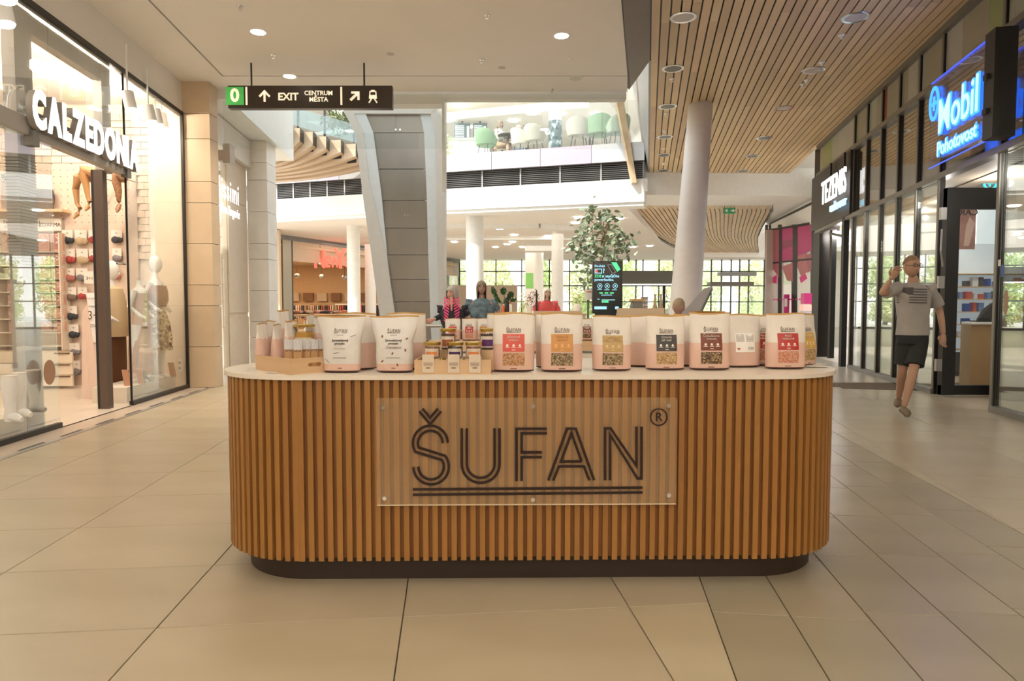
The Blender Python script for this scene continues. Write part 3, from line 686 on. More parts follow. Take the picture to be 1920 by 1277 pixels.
# ---- jars
M_jar = glass('jar_glass', (.95, .93, .9), .05, .3)
def jar(label, loc, r=.026, h=.05, lab=(.62, .22, .08), cont=(.05, .02, .01), group='honey and spread jars', tall=False):
    t = thing('spread_jar', label, 'jar', loc, 0, group)
    MB().lathe([(r*.9, .001), (r, .006), (r, h*.88), (r*.9, h)], n=20).build('glass_body', M_jar, t, world=False, smooth=True)
    MB().lathe([(r*.86, .003), (r*.95, .008), (r*.95, h*.84), (r*.8, h*.87)], n=20).build('contents', mat('spread_%d' % int(cont[0]*100), cont, .3), t, world=False, smooth=True)
    MB().lathe([(r*1.06, h), (r*1.08, h+.002), (r*1.08, h+.011), (r*1.0, h+.013)], n=24).build('lid', M_gold, t, world=False, smooth=True)
    def band(a0, a1, z0, z1, rr, m, nm):
        mb = MB(); n = 8; vs_ = []; fs = []
        for i in range(n+1):
            a = -PI/2+a0+(a1-a0)*i/n; vs_ += [(rr*math.cos(a), rr*math.sin(a), z0), (rr*math.cos(a), rr*math.sin(a), z1)]
        for i in range(n): fs.append((2*i, 2*i+2, 2*i+3, 2*i+1))
        return mb.add(vs_, fs).build(nm, m, t, world=False, smooth=True)
    band(-1.0, 1.0, h*.12, h*.74, r+.0006, mat('jar_label_cream', (.62, .54, .44), .5), 'label')
    band(-.75, .75, h*.20, h*.50 if not tall else h*.56, r+.0012, mat('jar_colour_%d' % int(lab[2]*100+lab[0]*10), lab, .5), 'colour_block')
    return t
M_crate = perobj(wood('pine_crate', (.62, .42, .24), (.54, .35, .19), .5, 8, (.3, 3, 3)), .04)
def crate(name, label, x0, x1, y0, y1, z0, h, rz=0, group=None, handle=True, tags=0):
    t = thing(name, label, 'crate', ((x0+x1)/2, (y0+y1)/2, z0), rz, group); a, b = (x1-x0)/2, (y1-y0)/2; th = .009
    def side(w_, pos_, r_):
        mb = MB()
        if handle:
            hx, hz = .034, .0085; P_ = [(-w_, 0), (w_, 0), (w_, h), (-w_, h)]
            hole = [(q[0], q[1]+h*.55) for q in arc(hx-hz, 0, hz, -90, 90, 4)+arc(-hx+hz, 0, hz, 90, 270, 4)]
            # ring of quads between rectangle and slot
            n = len(hole); out = []
            for (x, z) in hole:
                k = max(abs(x)/w_, abs(z-h/2)/(h/2)*.999, 1e-6); out.append((x/k, h/2+(z-h/2)/k))
            out = [(max(-w_, min(w_, x)), max(0, min(h, z))) for x, z in out]
            # make the ring reach the corners
            for c in P_:
                j = min(range(n), key=lambda i: math.dist(out[i], c)); out[j] = c
            vs_ = [(x, -th/2, z) for x, z in out]+[(x, -th/2, z) for x, z in hole]+[(x, th/2, z) for x, z in out]+[(x, th/2, z) for x, z in hole]
            fs = []
            for i in range(n): j = (i+1) % n; fs += [(i, j, n+j, n+i), (2*n+j, 2*n+i, 3*n+i, 3*n+j), (n+i, n+j, 3*n+j, 3*n+i), (j, i, 2*n+i, 2*n+j)]
            mb.add(vs_, fs)
        else: mb.box(-w_, w_, -th/2, th/2, 0, h)
        o = mb.build('side_board', M_crate, t, world=False); o.location = pos_; o.rotation_euler = (0, 0, r_)
    side(a, (0, -b+th/2, 0), 0); side(a, (0, b-th/2, 0), PI)
    hs = handle; handle = False
    side(b-th, (-a+th/2, 0, 0), PI/2); side(b-th, (a-th/2, 0, 0), PI/2)
    MB().box(-a+th, a-th, -b+th, b-th, .001, .007).build('bottom_board', M_crate, t, world=False)
    return t
# jar crate in the middle (px 776-921, 668-702)
p0, p1 = TP(777, 702), TP(921, 701)
jc = crate('jar_crate', 'low pine crate holding gold-lidded jars with price cards in front', p0.x, p1.x, p0.y, p0.y+.20, TOPZ, .062, 0, handle=False)
for i, (px, nm) in enumerate(((802, 'left'), (850, 'middle'), (890, 'right'))):
    x = (px-960)/1251.6*(p0.y-.004)
    t = thing('price_card', ('cream price card under the orange-label jar at left of jar crate', 'cream price card under the purple-label jar of jar crate', 'cream price card under the orange-label jar beside strawberry pouch')[i], 'price card', (x, p0.y-.0035, TOPZ+.008), 0, 'price cards on the jar crate')
    MB().box(-.025, .025, -.001, .001, 0, .078).build('card', mat('card_cream', (.64, .53, .40), .6), t, world=False)
    mb = MB()
    for z, w_ in ((.040, .020), (.034, .020), (.028, .018), (.018, .010)): mb.box(-w_, w_, -.0016, -.001, z, z+.0018 if z > .02 else z+.004)
    mb.build('card_print', M_print, t, world=False)
yj = p0.y+.05
for i, (px, lc, cc_, lab) in enumerate(((810, (.70, .24, .07), (.30, .12, .03), 'jar with orange label, left one of front jars in crate'), (853, (.05, .02, .09), (.03, .01, .01), 'jar with dark purple label, middle one of front jars in crate'), (888, (.66, .20, .08), (.28, .09, .03), 'jar with orange label, right one of front jars in crate'))):
    jar(lab, ((px-960)/1251.6*yj, yj, TOPZ+.068), .035*.98, .056, lc, cc_)
    MB().box((px-960)/1251.6*yj-.036, (px-960)/1251.6*yj+.036, yj-.034, yj+.034, .007+TOPZ, TOPZ+.066).build('jar_step', M_crate, jc)
yk = p0.y+.14
for px, lc, cc_, lab in ((840, (.30, .08, .03), (.10, .03, .01), 'tall jar with brown label, behind the front jars'), (914, (.09, .02, .11), (.03, .01, .01), 'tall jar with purple label beside strawberry granola pouch')):
    x = (px-960)/1251.6*yk
    MB().box(x-.034, x+.034, yk-.032, yk+.032, TOPZ+.007, TOPZ+.098).build('jar_riser', M_crate, jc)
    jar(lab, (x, yk, TOPZ+.098), .034, .082, lc, cc_, tall=True)
for i in range(6):
    x = (822+i*17-960)/1251.6*(yj+.045)
    if i in (0, 2, 4): jar(['small jar whose gold lid shows right of the left front jar', '', 'small jar whose gold lid shows between the middle and right front jars', '', 'small jar whose gold lid shows right of the right front jar'][i], (x+.01, yj+.04, TOPZ+.009), .022, .04, (.5, .3, .1), (.2, .1, .03), group='lower jars in the crate')
# left crate with pouches (px 483..690)
a_ = TP(543, 703); 
lcx = crate('sample_crate', 'pine crate with slot handle holding small pouches at counter left end', -1.12, -.88, 2.95, 3.28, TOPZ, .068, 0)
lcx.location = (a_.x-.032, a_.y+.2015, TOPZ); lcx.rotation_euler = (0, 0, .785)
# small sachets in the crate
M_sach = mat('sachet_grey', (.56, .55, .54), .35); M_sachb = mat('sachet_brown', (.45, .25, .10), .4)
def sachet(label, px, Y, z, w_=.041, h=.130, rz=0, group='single-serve sachets in crate'):
    sh = BagShape(w_, h, .008, .0, 0, 3); t = thing('sachet', label, 'sachet', ((px-960)/1251.6*Y, Y, z), rz, group)
    sh.body(pink=.66).build('sachet_body', [M_sach, M_sachb, M_sach, M_sachb], t, world=False, smooth=True)
    mb = MB()
    for zz in (.62, .58): mb.add([(-w_*.35, 0, h*zz), (w_*.35, 0, h*zz), (w_*.35, 0, h*(zz+.02)), (-w_*.35, 0, h*(zz+.02))], [(0, 1, 2, 3)])
    ff = sh.fn(.001); mb.v = [tuple(ff(Vector(q))) for q in mb.v]; mb.build('sachet_print', M_print, t, world=False); return t
for i, px in enumerate((540, 557, 573, 588, 603)):
    sachet(['brown and silver sachet, first from the crate corner', 'brown and silver sachet, second from the crate corner', 'brown and silver sachet, third from the crate corner', 'brown and silver sachet, fourth from the crate corner', 'brown and silver sachet touching the vanilla protein pouch'][i], px, (3.02, 2.99, 3.03, 3.045, 3.06)[i], TOPZ+.012, rz=.25)
def slim(label, px, Y, h, w_=.06, rz=1.2, z=TOPZ+.009, group='slim pouches standing edge-on in crate'):
    sh = BagShape(w_*1.5, h, .030, .0, 0, px % 7); t = thing('slim_pouch', label, 'pouch', ((px-960)/1251.6*Y, Y, z), rz, group)
    sh.body(pink=.66).build('pouch', [M_bagw, M_bagp, M_kraft, M_base], t, world=False, smooth=True); return t
for px, Y, h, rz, lab in ((491, 3.10, .205, 1.35, 'slim pouch edge-on at far left corner of crate'), (506, 3.17, .215, 1.35, 'slim pouch edge-on, second from the left in crate'), (519, 3.11, .200, 1.5, 'slim pouch edge-on, third from the left in crate'), (531, 3.27, .265, 1.2, 'tall slim pouch at the back left of crate'), (545, 3.14, .215, 1.2, 'slim pouch beside the mustard jar in crate'), (583, 3.28, .245, 1.35, 'tall slim pouch behind the mustard jar'), (594, 3.26, .235, 1.5, 'tall slim pouch just left of the vanilla protein pouch')):
    slim(lab, px, Y, h, rz=rz)
jar('large golden honey jar standing in the left crate', ((570-960)/1251.6*3.16, 3.16, TOPZ+.009), .045, .185, (.62, .50, .36), (.55, .30, .03), tall=True)
jar('small gold-lidded jar at the corner of left crate', ((526-960)/1251.6*3.03, 3.03, TOPZ+.009), .020, .036, (.6, .5, .4), (.4, .25, .08))
# leaflets
for i, (px, py, w_, rz, lab) in enumerate(((478, 694, .10, .3, 'cream leaflet lying at left tip of the countertop'), (520, 699, .10, .1, 'cream leaflet under the left crate corner'), (1535, 689, .10, -.2, 'cream leaflet at right tip of the countertop'), (1523, 685, .09, .4, 'cream leaflet lying behind another at the right tip'))):
    p = TP(px, py); mb = MB().box(-w_/2, w_/2, -.07, .07, 0, .0015); o = mb.build('leaflet', mat('leaflet_paper', (.62, .56, .47), .6), None); o.location = (p.x, p.y+.05, TOPZ+.0004+.0018*i); o.rotation_euler = (0, 0, rz); tag(o, lab, 'leaflet', 'leaflets on the countertop')
# ================================================================ REAR RUN OF THE KIOSK (counter with raised shelf)
rc = thing('rear_counter', 'white rear counter of the kiosk seen between the pouches', 'counter', (.1, 4.95, 0))
MB().box(-1.30, 1.55, 4.70, 5.2, 0, .84).build('cabinet', M_white, rc); MB().box(-1.33, 1.58, 4.66, 5.22, .84, .87).build('worktop', mat('cream_stone', (0, 0, 0)), rc)
sf_ = thing('display_shelf', 'long pine display riser on the rear counter carrying pouches', 'shelf', (.1, 4.95, .87))
Yr = 4.75
def rx(px): return (px-960)/1251.6*Yr
zsh = CH+(576-640)/1251.6*Yr
MB().box(rx(795), rx(1530), Yr+.02, Yr+.30, zsh-.07, zsh).build('riser_board', M_crate, sf_); MB().box(rx(800), rx(815), Yr+.04, Yr+.28, .87, zsh-.07).build('riser_foot', M_crate, sf_); MB().box(rx(1500), rx(1515), Yr+.04, Yr+.28, .87, zsh-.07).build('riser_foot', M_crate, sf_)
MB().box(rx(1120), rx(1135), Yr+.04, Yr+.28, .87, zsh-.07).build('riser_foot', M_crate, sf_)
rear = [('strawberry', 849, 'rear shelf pouch with red label, leftmost of three behind jars'), ('muesli', 880, 'rear shelf pouch with dark red label, middle of three behind jars'), ('nut', 907, 'rear shelf pouch with orange label beside the tall purple jar'),
        ('muesli', 781, 'rear pouch with red label showing right of chocolate protein pouch'), ('choc', 1100, 'rear shelf pouch showing between orange tan and mustard labels'), ('seed', 985, 'rear shelf pouch hidden behind the strawberry label'), ('crunch', 1180, 'rear shelf pouch hidden behind the mustard label'), ('nut', 1290, 'rear shelf pouch behind the black label')]
for i, (kd, px, lab) in enumerate(rear):
    Y = Yr+.10+.02*(i % 3); o = granola_pouch(kd, lab, ((px-960)/1251.6*Y, Y, zsh), 0, 'pouches on the rear shelf'); s_ = (CH-(597-576)/1251.6*Y-zsh)/.255; o.scale = (s_*(.98), .9, s_)
    if kd == 'muesli' and px == 781: o.location.z = zsh-.0
MB().box(rx(775), rx(800), Yr+.02, Yr+.30, zsh-.07, zsh).build('riser_board', M_crate, sf_)
# cartons on the rear shelf top
for px0, px1, py0, Y, lab in ((1004, 1092, 583, 5.1, 'long plain cardboard tray, left one behind the pouches'), (1160, 1246, 578, 5.1, 'long plain cardboard tray right of the digital totem')):
    x0, x1 = (px0-960)/1251.6*Y, (px1-960)/1251.6*Y; z1 = CH+(576-py0)/1251.6*Y
    t = thing('cardboard_tray', lab, 'tray', ((x0+x1)/2, Y, .872), 0, 'cardboard trays on the rear counter')
    MB().box(x0, x1, Y+.0, Y+.09, .872, z1-.05).build('tray_base', mat('kraft_board', (.55, .43, .30), .6), t); MB().box(x0, x1, Y, Y+.006, z1-.05, z1).build('front_flap', mat('kraft_board', (0, 0, 0)), t); MB().box(x0, x0+.006, Y+.006, Y+.09, z1-.05, z1).build('side_flap', mat('kraft_board', (0, 0, 0)), t); MB().box(x1-.006, x1, Y+.006, Y+.09, z1-.05, z1).build('side_flap', mat('kraft_board', (0, 0, 0)), t)
# ================================================================ HALL BEYOND THE NEAR CEILING
def X_(px, Y): return (px-960)/1251.6*Y
def Z_(py, Y): return CH+(576-py)/1251.6*Y
edge = [(520-60, 22.3), (520, 21.9), (680, 20.9), (835, 20.0), (1206, 18.35)]
EP = [(X_(p, y), y) for p, y in edge]
def band(mb, pts, z0, z1, th, mi=0, gap=0.0, lean=0.0):
    for (x0, y0), (x1, y1) in zip(pts[:-1], pts[1:]):
        d = Vector((x1-x0, y1-y0)).normalized(); n = Vector((-d.y, d.x))*th; g = d*gap
        mb.hexa([(x0+g.x, y0+g.y, z0), (x1-g.x, y1-g.y, z0), (x1-g.x+n.x, y1-g.y+n.y, z0), (x0+g.x+n.x, y0+g.y+n.y, z0), (x0+g.x, y0+g.y, z1), (x1-g.x, y1-g.y, z1), (x1-g.x+n.x, y1-g.y+n.y, z1), (x0+g.x+n.x, y0+g.y+n.y, z1)], mi)
def off(pts, d):
    return [(x, y+d) for x, y in pts]
def sub(pts, n):
    out = []
    for (a, b) in zip(pts[:-1], pts[1:]):
        for i in range(n): out.append((a[0]+(b[0]-a[0])*i/n, a[1]+(b[1]-a[1])*i/n))
    return out+[pts[-1]]
mb = MB(); band(mb, EP, 4.08, 4.70, .6); band(mb, off(EP, .06), 3.98, 4.08, .6)
gal = struct(mb, 'wall_gallery_edge_beam', M_white)
# gallery floor slab
slabp = EP+[(12, 18.6), (12, 39.6), (-24, 39.6), (-24, 22.3)]
mb = MB(); mb.prism([(x, y+.55, 4.35) for x, y in slabp], (0, 0, 1.33)); struct(mb, 'ceiling_gallery_slab', M_white)
# lower hall ceiling z=4.05 left of the timber hull
mb = MB(); lc = [(-24, 22.6)]+[(x, y+.3) for x, y in EP]+[tuple(G(1172, 385, 4.05)[:2]), tuple(G(1205, 420, 4.05)[:2]), tuple(G(1240, 452, 4.05)[:2]), tuple(G(1262, 465, 4.05)[:2]), (G(1440, 474, 4.05).x, 34.0), (24, 34), (24, 41), (-24, 41)]
mb.prism([(x, y, 4.04) for x, y in lc][::-1], (0, 0, .3)); struct(mb, 'ceiling_lower_hall', M_ceil)
# raised cove ring of the lower ceiling
mb = MB(); pts = [W(835, 414, 23), W(1010, 413, 23), W(1040, 415, 23.3), W(1100, 441, 24)]
for a, b in zip(pts[:-1], pts[1:]): mb.bar((a.x, a.y, 3.97), (b.x, b.y, 3.97), .35, .16)
struct(mb, 'trim_cove', M_white)
mb = MB(); mb.bar((X_(836, 27), 27, 3.98), (X_(1130, 27), 27, 3.98), .25, .14); struct(mb, 'trim_cove_rear', M_white)
mb = MB().box(X_(985, 30), X_(1045, 30), 30, 31, 3.72, 4.04); struct(mb, 'trim_beam', M_white)
# louvre band with posts
lb = struct((lambda m: (band(m, off(EP, .30), 4.70, 5.22, .05), m)[1])(MB()), 'wall_louvre_back', M_black)
M_lou = mat('louvre_grey', (.16, .15, .135), .4, metal=.3)
for k in range(9):
    m = MB(); band(m, off(EP, .16), 4.73+k*.053, 4.745+k*.053, .03); m.build('louvre_slat', M_lou, lb)
for i, p in enumerate(sub(EP[1:], 5)):
    MB().box(p[0]-.02, p[0]+.02, p[1]+.13, p[1]+.16, 4.70, 5.2).build('louvre_post', mat('pale_post', (.42, .42, .40), .4), lb)
# fascia panels
fp = sub(EP, 4)
fas = struct((lambda m: (band(m, off(EP, .04), 5.2, 5.68, .4), m)[1])(MB()), 'wall_gallery_fascia', M_grey)
for i, (a, b) in enumerate(zip(fp[:-1], fp[1:])):
    col = mat('lilac_panel', (.47, .41, .47), .35, metal=.1) if i in (4, 5, 6, 13, 14) else mat('satin_panel', (.50, .50, .50), .28, metal=.35)
    m = MB(); band(m, [a, b], 5.2, 5.70, .04, gap=.006); m.build('fascia_panel', col, fas)
# glass balustrade on top
gb = thing('glass_balustrade', 'clear glass balustrade in front of the upstairs cafe', 'balustrade', (0, 19, 5.7))
for a, b in zip(sub(EP[3:], 5)[:-1], sub(EP[3:], 5)[1:]):
    m = MB(); band(m, [a, b], 5.70, 6.85, .02, gap=.01); m.build('glass_pane', G_cur, gb)
M_aqua = glass('aqua_glass', (.72, .86, .88), .1, .5)
# right part of the beam, behind the planks
mb = MB(); r2 = [(X_(1206, 20.2), 20.2), (X_(1330, 20.4), 20.4), (X_(1560, 20.6), 20.6)]
band(mb, r2, 4.36, 4.78, .7); mb.box(X_(1204, 18.35), X_(1212, 18.35), 18.35, 20.6, 4.36, 4.70); struct(mb, 'wall_cross_beam', M_white)
# ---- timber hull under the gallery
M_plank2 = perobj(wood('larch_plank_far', (.72, .55, .34), (.60, .43, .26), .5, 5, (1, .05, 1)), .12, .006)
hull = struct(MB().box(X_(1180, 21), X_(1500, 34), 21.2, 34, 4.62, 4.66), 'ceiling_timber_hull', M_black)
rows = [(384, 1172, 1443, 20.6, 4.36), (400, 1188, 1440, 22.0, 4.30), (415, 1203, 1432, 23.6, 4.25), (430, 1218, 1424, 25.4, 4.18), (445, 1234, 1418, 27.6, 4.10), (458, 1256, 1418, 30, 4.02), (468, 1285, 1420, 32.3, 3.95), (474, 1310, 1420, 33.6, 3.90)]
rw = []
for (py, l, r, Y, z) in rows:
    Y = (Z_(py, 1)-CH) and (z-CH)/((576-py)/1251.6); rw.append((X_(l, Y), X_(r, Y), Y, z))
NPL = 30
for i in range(NPL):
    m = MB(); vs_ = []; fs = []
    for (a, b, Y, z) in rw:
        u0, u1 = (i+.08)/NPL, (i+.86)/NPL; bow = 0
        for zz in (z, z+.02): vs_ += [(a+(b-a)*u0, Y, zz), (a+(b-a)*u1, Y, zz)]
    n = len(rw)
    for j in range(n-1): q = j*4; fs += [(q+1, q, q+4, q+5), (q+2, q+3, q+7, q+6), (q, q+2, q+6, q+4), (q+3, q+1, q+5, q+7)]
    fs += [(0, 1, 3, 2), (4*n-3, 4*n-4, 4*n-2, 4*n-1)]
    m.add(vs_, fs).build('plank', M_plank2, hull)
m = MB(); vs_ = []; fs = []
for (a, b, Y, z) in rw: vs_ += [(a-.02, Y, z+.03), (b+.02, Y, z+.03)]
m.add(vs_, [(2*j+1, 2*j, 2*j+2, 2*j+3) for j in range(len(rw)-1)]).build('hull_backing', M_black, hull)
m = MB(); vs_ = []
for (a, b, Y, z) in rw: vs_ += [(a-.03, Y, z-.02), (a-.03, Y, z+.12)]
m.add(vs_, [(2*j, 2*j+1, 2*j+3, 2*j+2) for j in range(len(rw)-1)]).build('hull_edge', M_dark, hull)
m = MB(); vs_ = []
for (a, b, Y, z) in rw: vs_ += [(b+.02, Y, z-.03), (b+.5, Y, z+.35)]
m.add(vs_, [(2*j, 2*j+1, 2*j+3, 2*j+2) for j in range(len(rw)-1)]).build('hull_chrome_edge', M_chrome, hull)
(a, b, Y, z) = rw[-1]
MB().box(a-.3, b+.3, Y, Y+.1, 3.66, 4.1).build('hull_end_beam', M_ceil, hull)
# right ceiling wedge beyond the planks, white, with its slit
mb = MB(); mb.prism([(X_(1445, 20.8), 20.8, 4.75), (X_(1700, 17.0), 17.0, 4.75), (X_(1700, 24), 24, 4.75), (X_(1445, 30), 30, 4.75)][::-1], (0, 0, .2)); struct(mb, 'ceiling_right_wedge', M_white)
a, b = Vector((X_(1440, 24.5), 24.5, 0)), Vector((X_(1560, 17.6), 17.6, 0))
mb = MB(); mb.hexa([(a.x, a.y, 3.62), (b.x, b.y, 3.62), (b.x+.2, b.y+.6, 3.62), (a.x+.2, a.y+.6, 3.62), (a.x, a.y, 4.2), (b.x, b.y, 4.2), (b.x+.2, b.y+.6, 4.2), (a.x+.2, a.y+.6, 4.2)])
struct(mb, 'wall_right_soffit', M_white)
mb = MB(); mb.hexa([(a.x-.01, a.y-.03, 4.2), (b.x-.01, b.y-.03, 4.16), (b.x+.2, b.y+.6, 4.2), (a.x+.2, a.y+.6, 4.2), (a.x, a.y, 4.27), (b.x, b.y, 4.25), (b.x+.2, b.y+.6, 4.27), (a.x+.2, a.y+.6, 4.27)])
struct(mb, 'trim_slit', M_black)
mb = MB(); mb.hexa([(a.x+.1, a.y+.3, 4.27), (b.x+.1, b.y+.3, 4.27), (b.x+.2, b.y+.7, 4.27), (a.x+.2, a.y+.7, 4.27), (a.x+.1, a.y+.3, 4.8), (b.x+.1, b.y+.3, 4.8), (b.x+.2, b.y+.7, 4.8), (a.x+.2, a.y+.7, 4.8)]); struct(mb, 'wall_right_upstand', M_white)
# ---- gallery fin and upstairs hall
mb = MB(); mb.prism([W(1156, 190, 18.2), W(1170, 190, 18.2), W(1194, 342, 18.2), W(1186, 342, 18.2), W(1172, 270, 18.2)], (0, .25, 0)); struct(mb, 'trim_timber_fin', M_plank2)
struct(MB().box(-24, 14, 36, 36.2, 5.6, 9), 'wall_upstairs_back', mat('taupe_wall', (.50, .46, .39), .7))
struct(MB().box(-24, 14, 21.4, 36, 8.62, 8.9), 'ceiling_upstairs', M_ceil)
struct(MB().box(5.2, 5.4, 19, 36, 5.7, 8.7), 'wall_upstairs_right', M_white)
mb = MB(); a, b = W(828, 219, 26), W(1100, 193, 21.5); mb.bar(a, b, .25, .22); top(mb, 'linear_light', mat('cream_cove', (.9, .84, .72), .5, emit=.5), 'long cream light beam running under the upstairs ceiling', 'ceiling light')
# ---- columns
M_col = mat('column_white', (.78, .76, .71), .55)
def column(name, pxa, pxb, Y, z1, label, m=M_col, z0=0):
    x = (X_(pxa, Y)+X_(pxb, Y))/2; r = (X_(pxb, Y)-X_(pxa, Y))/2
    o = MB().lathe([(r, z0), (r, z1)], n=28).build('column', m, None, smooth=True); o.location = (x, Y, 0); o.name = name; return tag(o, label, 'column', None, 'structure')
column('wall_column', 652, 676, 23.6, 4.05, '')
column('wall_column', 685, 705, 29.5, 4.05, '')
column('wall_column', 874, 907, 20.8, 4.05, '')
column('wall_column', 1034, 1056, 25.3, 4.05, '')
column('wall_column', 1002, 1019, 31.5, 4.05, '')
struct(MB().box(X_(985, 32), X_(1003, 32), 32, 32.5, 0, 4.05), 'wall_pier', M_ceil)
for o in list(bpy.data.objects):
    if o.name.startswith('wall_column'):
        for k in ('label', 'category'):
            if k in o: del o[k]
# leaning column through the plank ceiling
mb = MB(); b0 = Vector((X_(1279, 9.9), 9.9, 0)); 
pb_ = W(1284.5, 580, 9.9); pt_ = W(1313, 205, 12.62); d = (pt_-pb_).normalized(); foot = pb_-d*(pb_.z/d.z); tp = pb_+d*((5.05-pb_.z)/d.z)
mb.tube([foot, tp], [.228, .222], 36)
struct(mb, 'wall_leaning_column', mat('column_warm', (.70, .64, .57), .5), smooth=True)
MB().tube([foot, foot+d*.06], .24, 36).build('base_ring', M_steel, bpy.data.objects['wall_leaning_column'])
# ---- stainless pylon in its white portal
PY = 14.0
pyl = thing('steel_pylon', 'leaning stainless steel shaft inside a splayed white portal behind the counter', 'pylon', tuple(W(760, 691, PY).xy)+(0,))
def sp_(pts, Y, d, nm, m): return MB().prism([W(x, y, Y) for x, y in pts], (0, d, 0)).build(nm, m, pyl)
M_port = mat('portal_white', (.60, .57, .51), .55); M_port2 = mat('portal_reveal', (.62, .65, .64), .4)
sp_([(636, 195), (664, 213), (681, 249), (692, 340), (725, 480), (742, 600), (755, 690), (725, 690), (713, 600), (695, 470), (680, 365), (666, 249), (641, 203)], PY, .5, 'portal_leg', M_port)
sp_([(820, 195), (833, 195), (833, 692), (826, 692), (820, 480), (815, 249), (808, 213)], PY, .5, 'portal_leg', M_port)
sp_([(636, 178), (833, 178), (833, 197), (808, 213), (664, 213), (636, 197)], PY, .5, 'portal_head', M_port)
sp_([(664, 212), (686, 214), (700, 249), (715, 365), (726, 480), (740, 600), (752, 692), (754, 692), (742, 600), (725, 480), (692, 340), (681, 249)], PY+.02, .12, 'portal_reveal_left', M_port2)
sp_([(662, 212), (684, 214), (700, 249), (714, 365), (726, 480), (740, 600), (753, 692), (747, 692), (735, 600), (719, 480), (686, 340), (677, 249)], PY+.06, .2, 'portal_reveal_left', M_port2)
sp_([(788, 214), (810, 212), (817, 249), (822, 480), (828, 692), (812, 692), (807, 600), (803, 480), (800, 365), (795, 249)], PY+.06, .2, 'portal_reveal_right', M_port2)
M_stl = mat('dark_stainless', (.22, .20, .17), .33, metal=.85, scale=2, stretch=(1, 1, .3), var=.08)
ly = [(214, 686, 789), (249, 700, 795), (317, 709, 798), (376, 716, 800), (428, 720, 802), (478, 725.5, 803.5), (524, 732, 805), (566, 738, 807), (610, 743, 809), (692, 754, 813)]
for i, (a, b) in enumerate(zip(ly[:-1], ly[1:])):
    sp_([(a[1], a[0]+.6), (a[2], a[0]+.6), (b[2], b[0]-.6), (b[1], b[0]-.6)], PY+.10, .05, 'steel_panel', M_stl)
sp_([(686, 214), (789, 214), (813, 692), (754, 692)], PY+.17, .05, 'pylon_core', mat('pale_rail', (0, 0, 0)))
for px, py in ((759, 403), (765, 403), (742, 243), (750, 243), (770, 588), (776, 588)):
    c = W(px, py, PY+.08); MB().tube([c, c+Vector((0, .03, 0))], .02, 8).build('panel_fixing', M_chrome, pyl, smooth=True)
# ---- timber stair upstairs on the left
M_st = perobj(wood('stair_oak', (.56, .42, .28), (.48, .34, .22), .45, 4, (.2, 1, 1)), .04)
stair = thing('timber_stair', 'sweeping timber stair of stacked oak-sided steps rising upper left', 'stair', tuple(W(600, 345, 19.5)))
Rg = [(539, 230, 256), (562, 240, 264), (586.5, 247, 272), (611.5, 255.5, 279), (639, 262, 285), (667, 269.5, 292.7), (690, 277, 300), (712, 284, 308)]
for k, (xr, yt, yb) in enumerate(Rg):
    Y = 18.2+.30*k; L = 498
    und = [(xr-(xr-L)*t, yb+ (62-k*2.5)*(1-(1-t)**2.0)*.55+8*t) for t in [i/8 for i in range(9)]]
    pts = [(L, yt+6), (xr-26, yt+1.5) if xr-26 > L+2 else (L+1, yt+4), (xr, yt)]+[(x, y) for x, y in und]
    MB().prism([W(x, y, Y) for x, y in pts], (0, .29, 0)).build('step_block', M_st, stair)
    MB().prism([W(xr, yt, Y-.01), W(xr+1.2, yt, Y-.01), W(xr+1.2, yb, Y-.01), W(xr, yb, Y-.01)], (0, .30, 0)).build('step_edge', M_dark, stair)
    if k < 6:
        MB().prism([W(xr-16, yb+9, Y+.29), W(xr+1, yb+2, Y+.29), W(xr+1, yb+12, Y+.29), W(xr-16, yb+14, Y+.29)], (0, .02, 0)).build('step_gap', M_black, stair)
for a, b in (((470, 205), (562, 238)), ((562, 238), (612, 252)), ((612, 252), (668, 268))):
    a1, b1 = W(a[0], a[1], 20.6), W(b[0], b[1], 20.6); h = W(a[0], a[1]-34, 20.6)-a1
    MB().hexa([a1, b1, b1+Vector((0, .02, 0)), a1+Vector((0, .02, 0)), a1+h, b1+h, b1+h+Vector((0, .02, 0)), a1+h+Vector((0, .02, 0))]).build('glass_panel', M_aqua, stair)
for px, y1 in ((559, 240), (609, 255.5), (664, 268)):
    a, b = W(px, 175, 20.9), W(px, y1, 20.9); MB().bar(a, b, .06, .06).build('stair_post', M_dark, stair)
# underside planks of the soffit behind the stair (level 2 ceiling slope) + green wall
mb = MB(); mb.prism([W(520, 206, 27), W(660, 244, 27), W(660, 250, 27), W(520, 215, 27)], (0, .3, 0)); struct(mb, 'trim_upstairs_beam', M_white)
mb = MB(); mb.prism([W(560, 252, 26), W(670, 238, 26), W(670, 244, 26), W(560, 258, 26)], (0, .3, 0)); struct(mb, 'trim_upstairs_beam', M_white)
# foliage generator
def leafcloud(n, R, size, seed, squash=1.0, shell=.4):
    rnd = random.Random(seed); vs_ = []; fs = []
    for i in range(n):
        while True:
            p = Vector((rnd.uniform(-1, 1), rnd.uniform(-1, 1), rnd.uniform(-1, 1)))
            if shell < p.length < 1: break
        bump = .78+.22*math.sin(p.x*5+seed)*math.cos(p.z*6+p.y*4)
        p = Vector((p.x*R[0], p.y*R[1], p.z*R[2]))*bump
        a = Vector((rnd.gauss(0, 1), rnd.gauss(0, 1), rnd.gauss(0, 1))).normalized(); b = a.orthogonal().normalized(); s = size*rnd.uniform(.6, 1.3)
        j = len(vs_); vs_ += [p-a*s*.5, p+b*s*.24, p+a*s*.5, p-b*s*.24]; fs.append((j, j+1, j+2, j+3))
    return MB().add(vs_, fs)
M_leafw = mat('bright_leaf', (.74, .84, .42), .5, var=.35, scale=2)
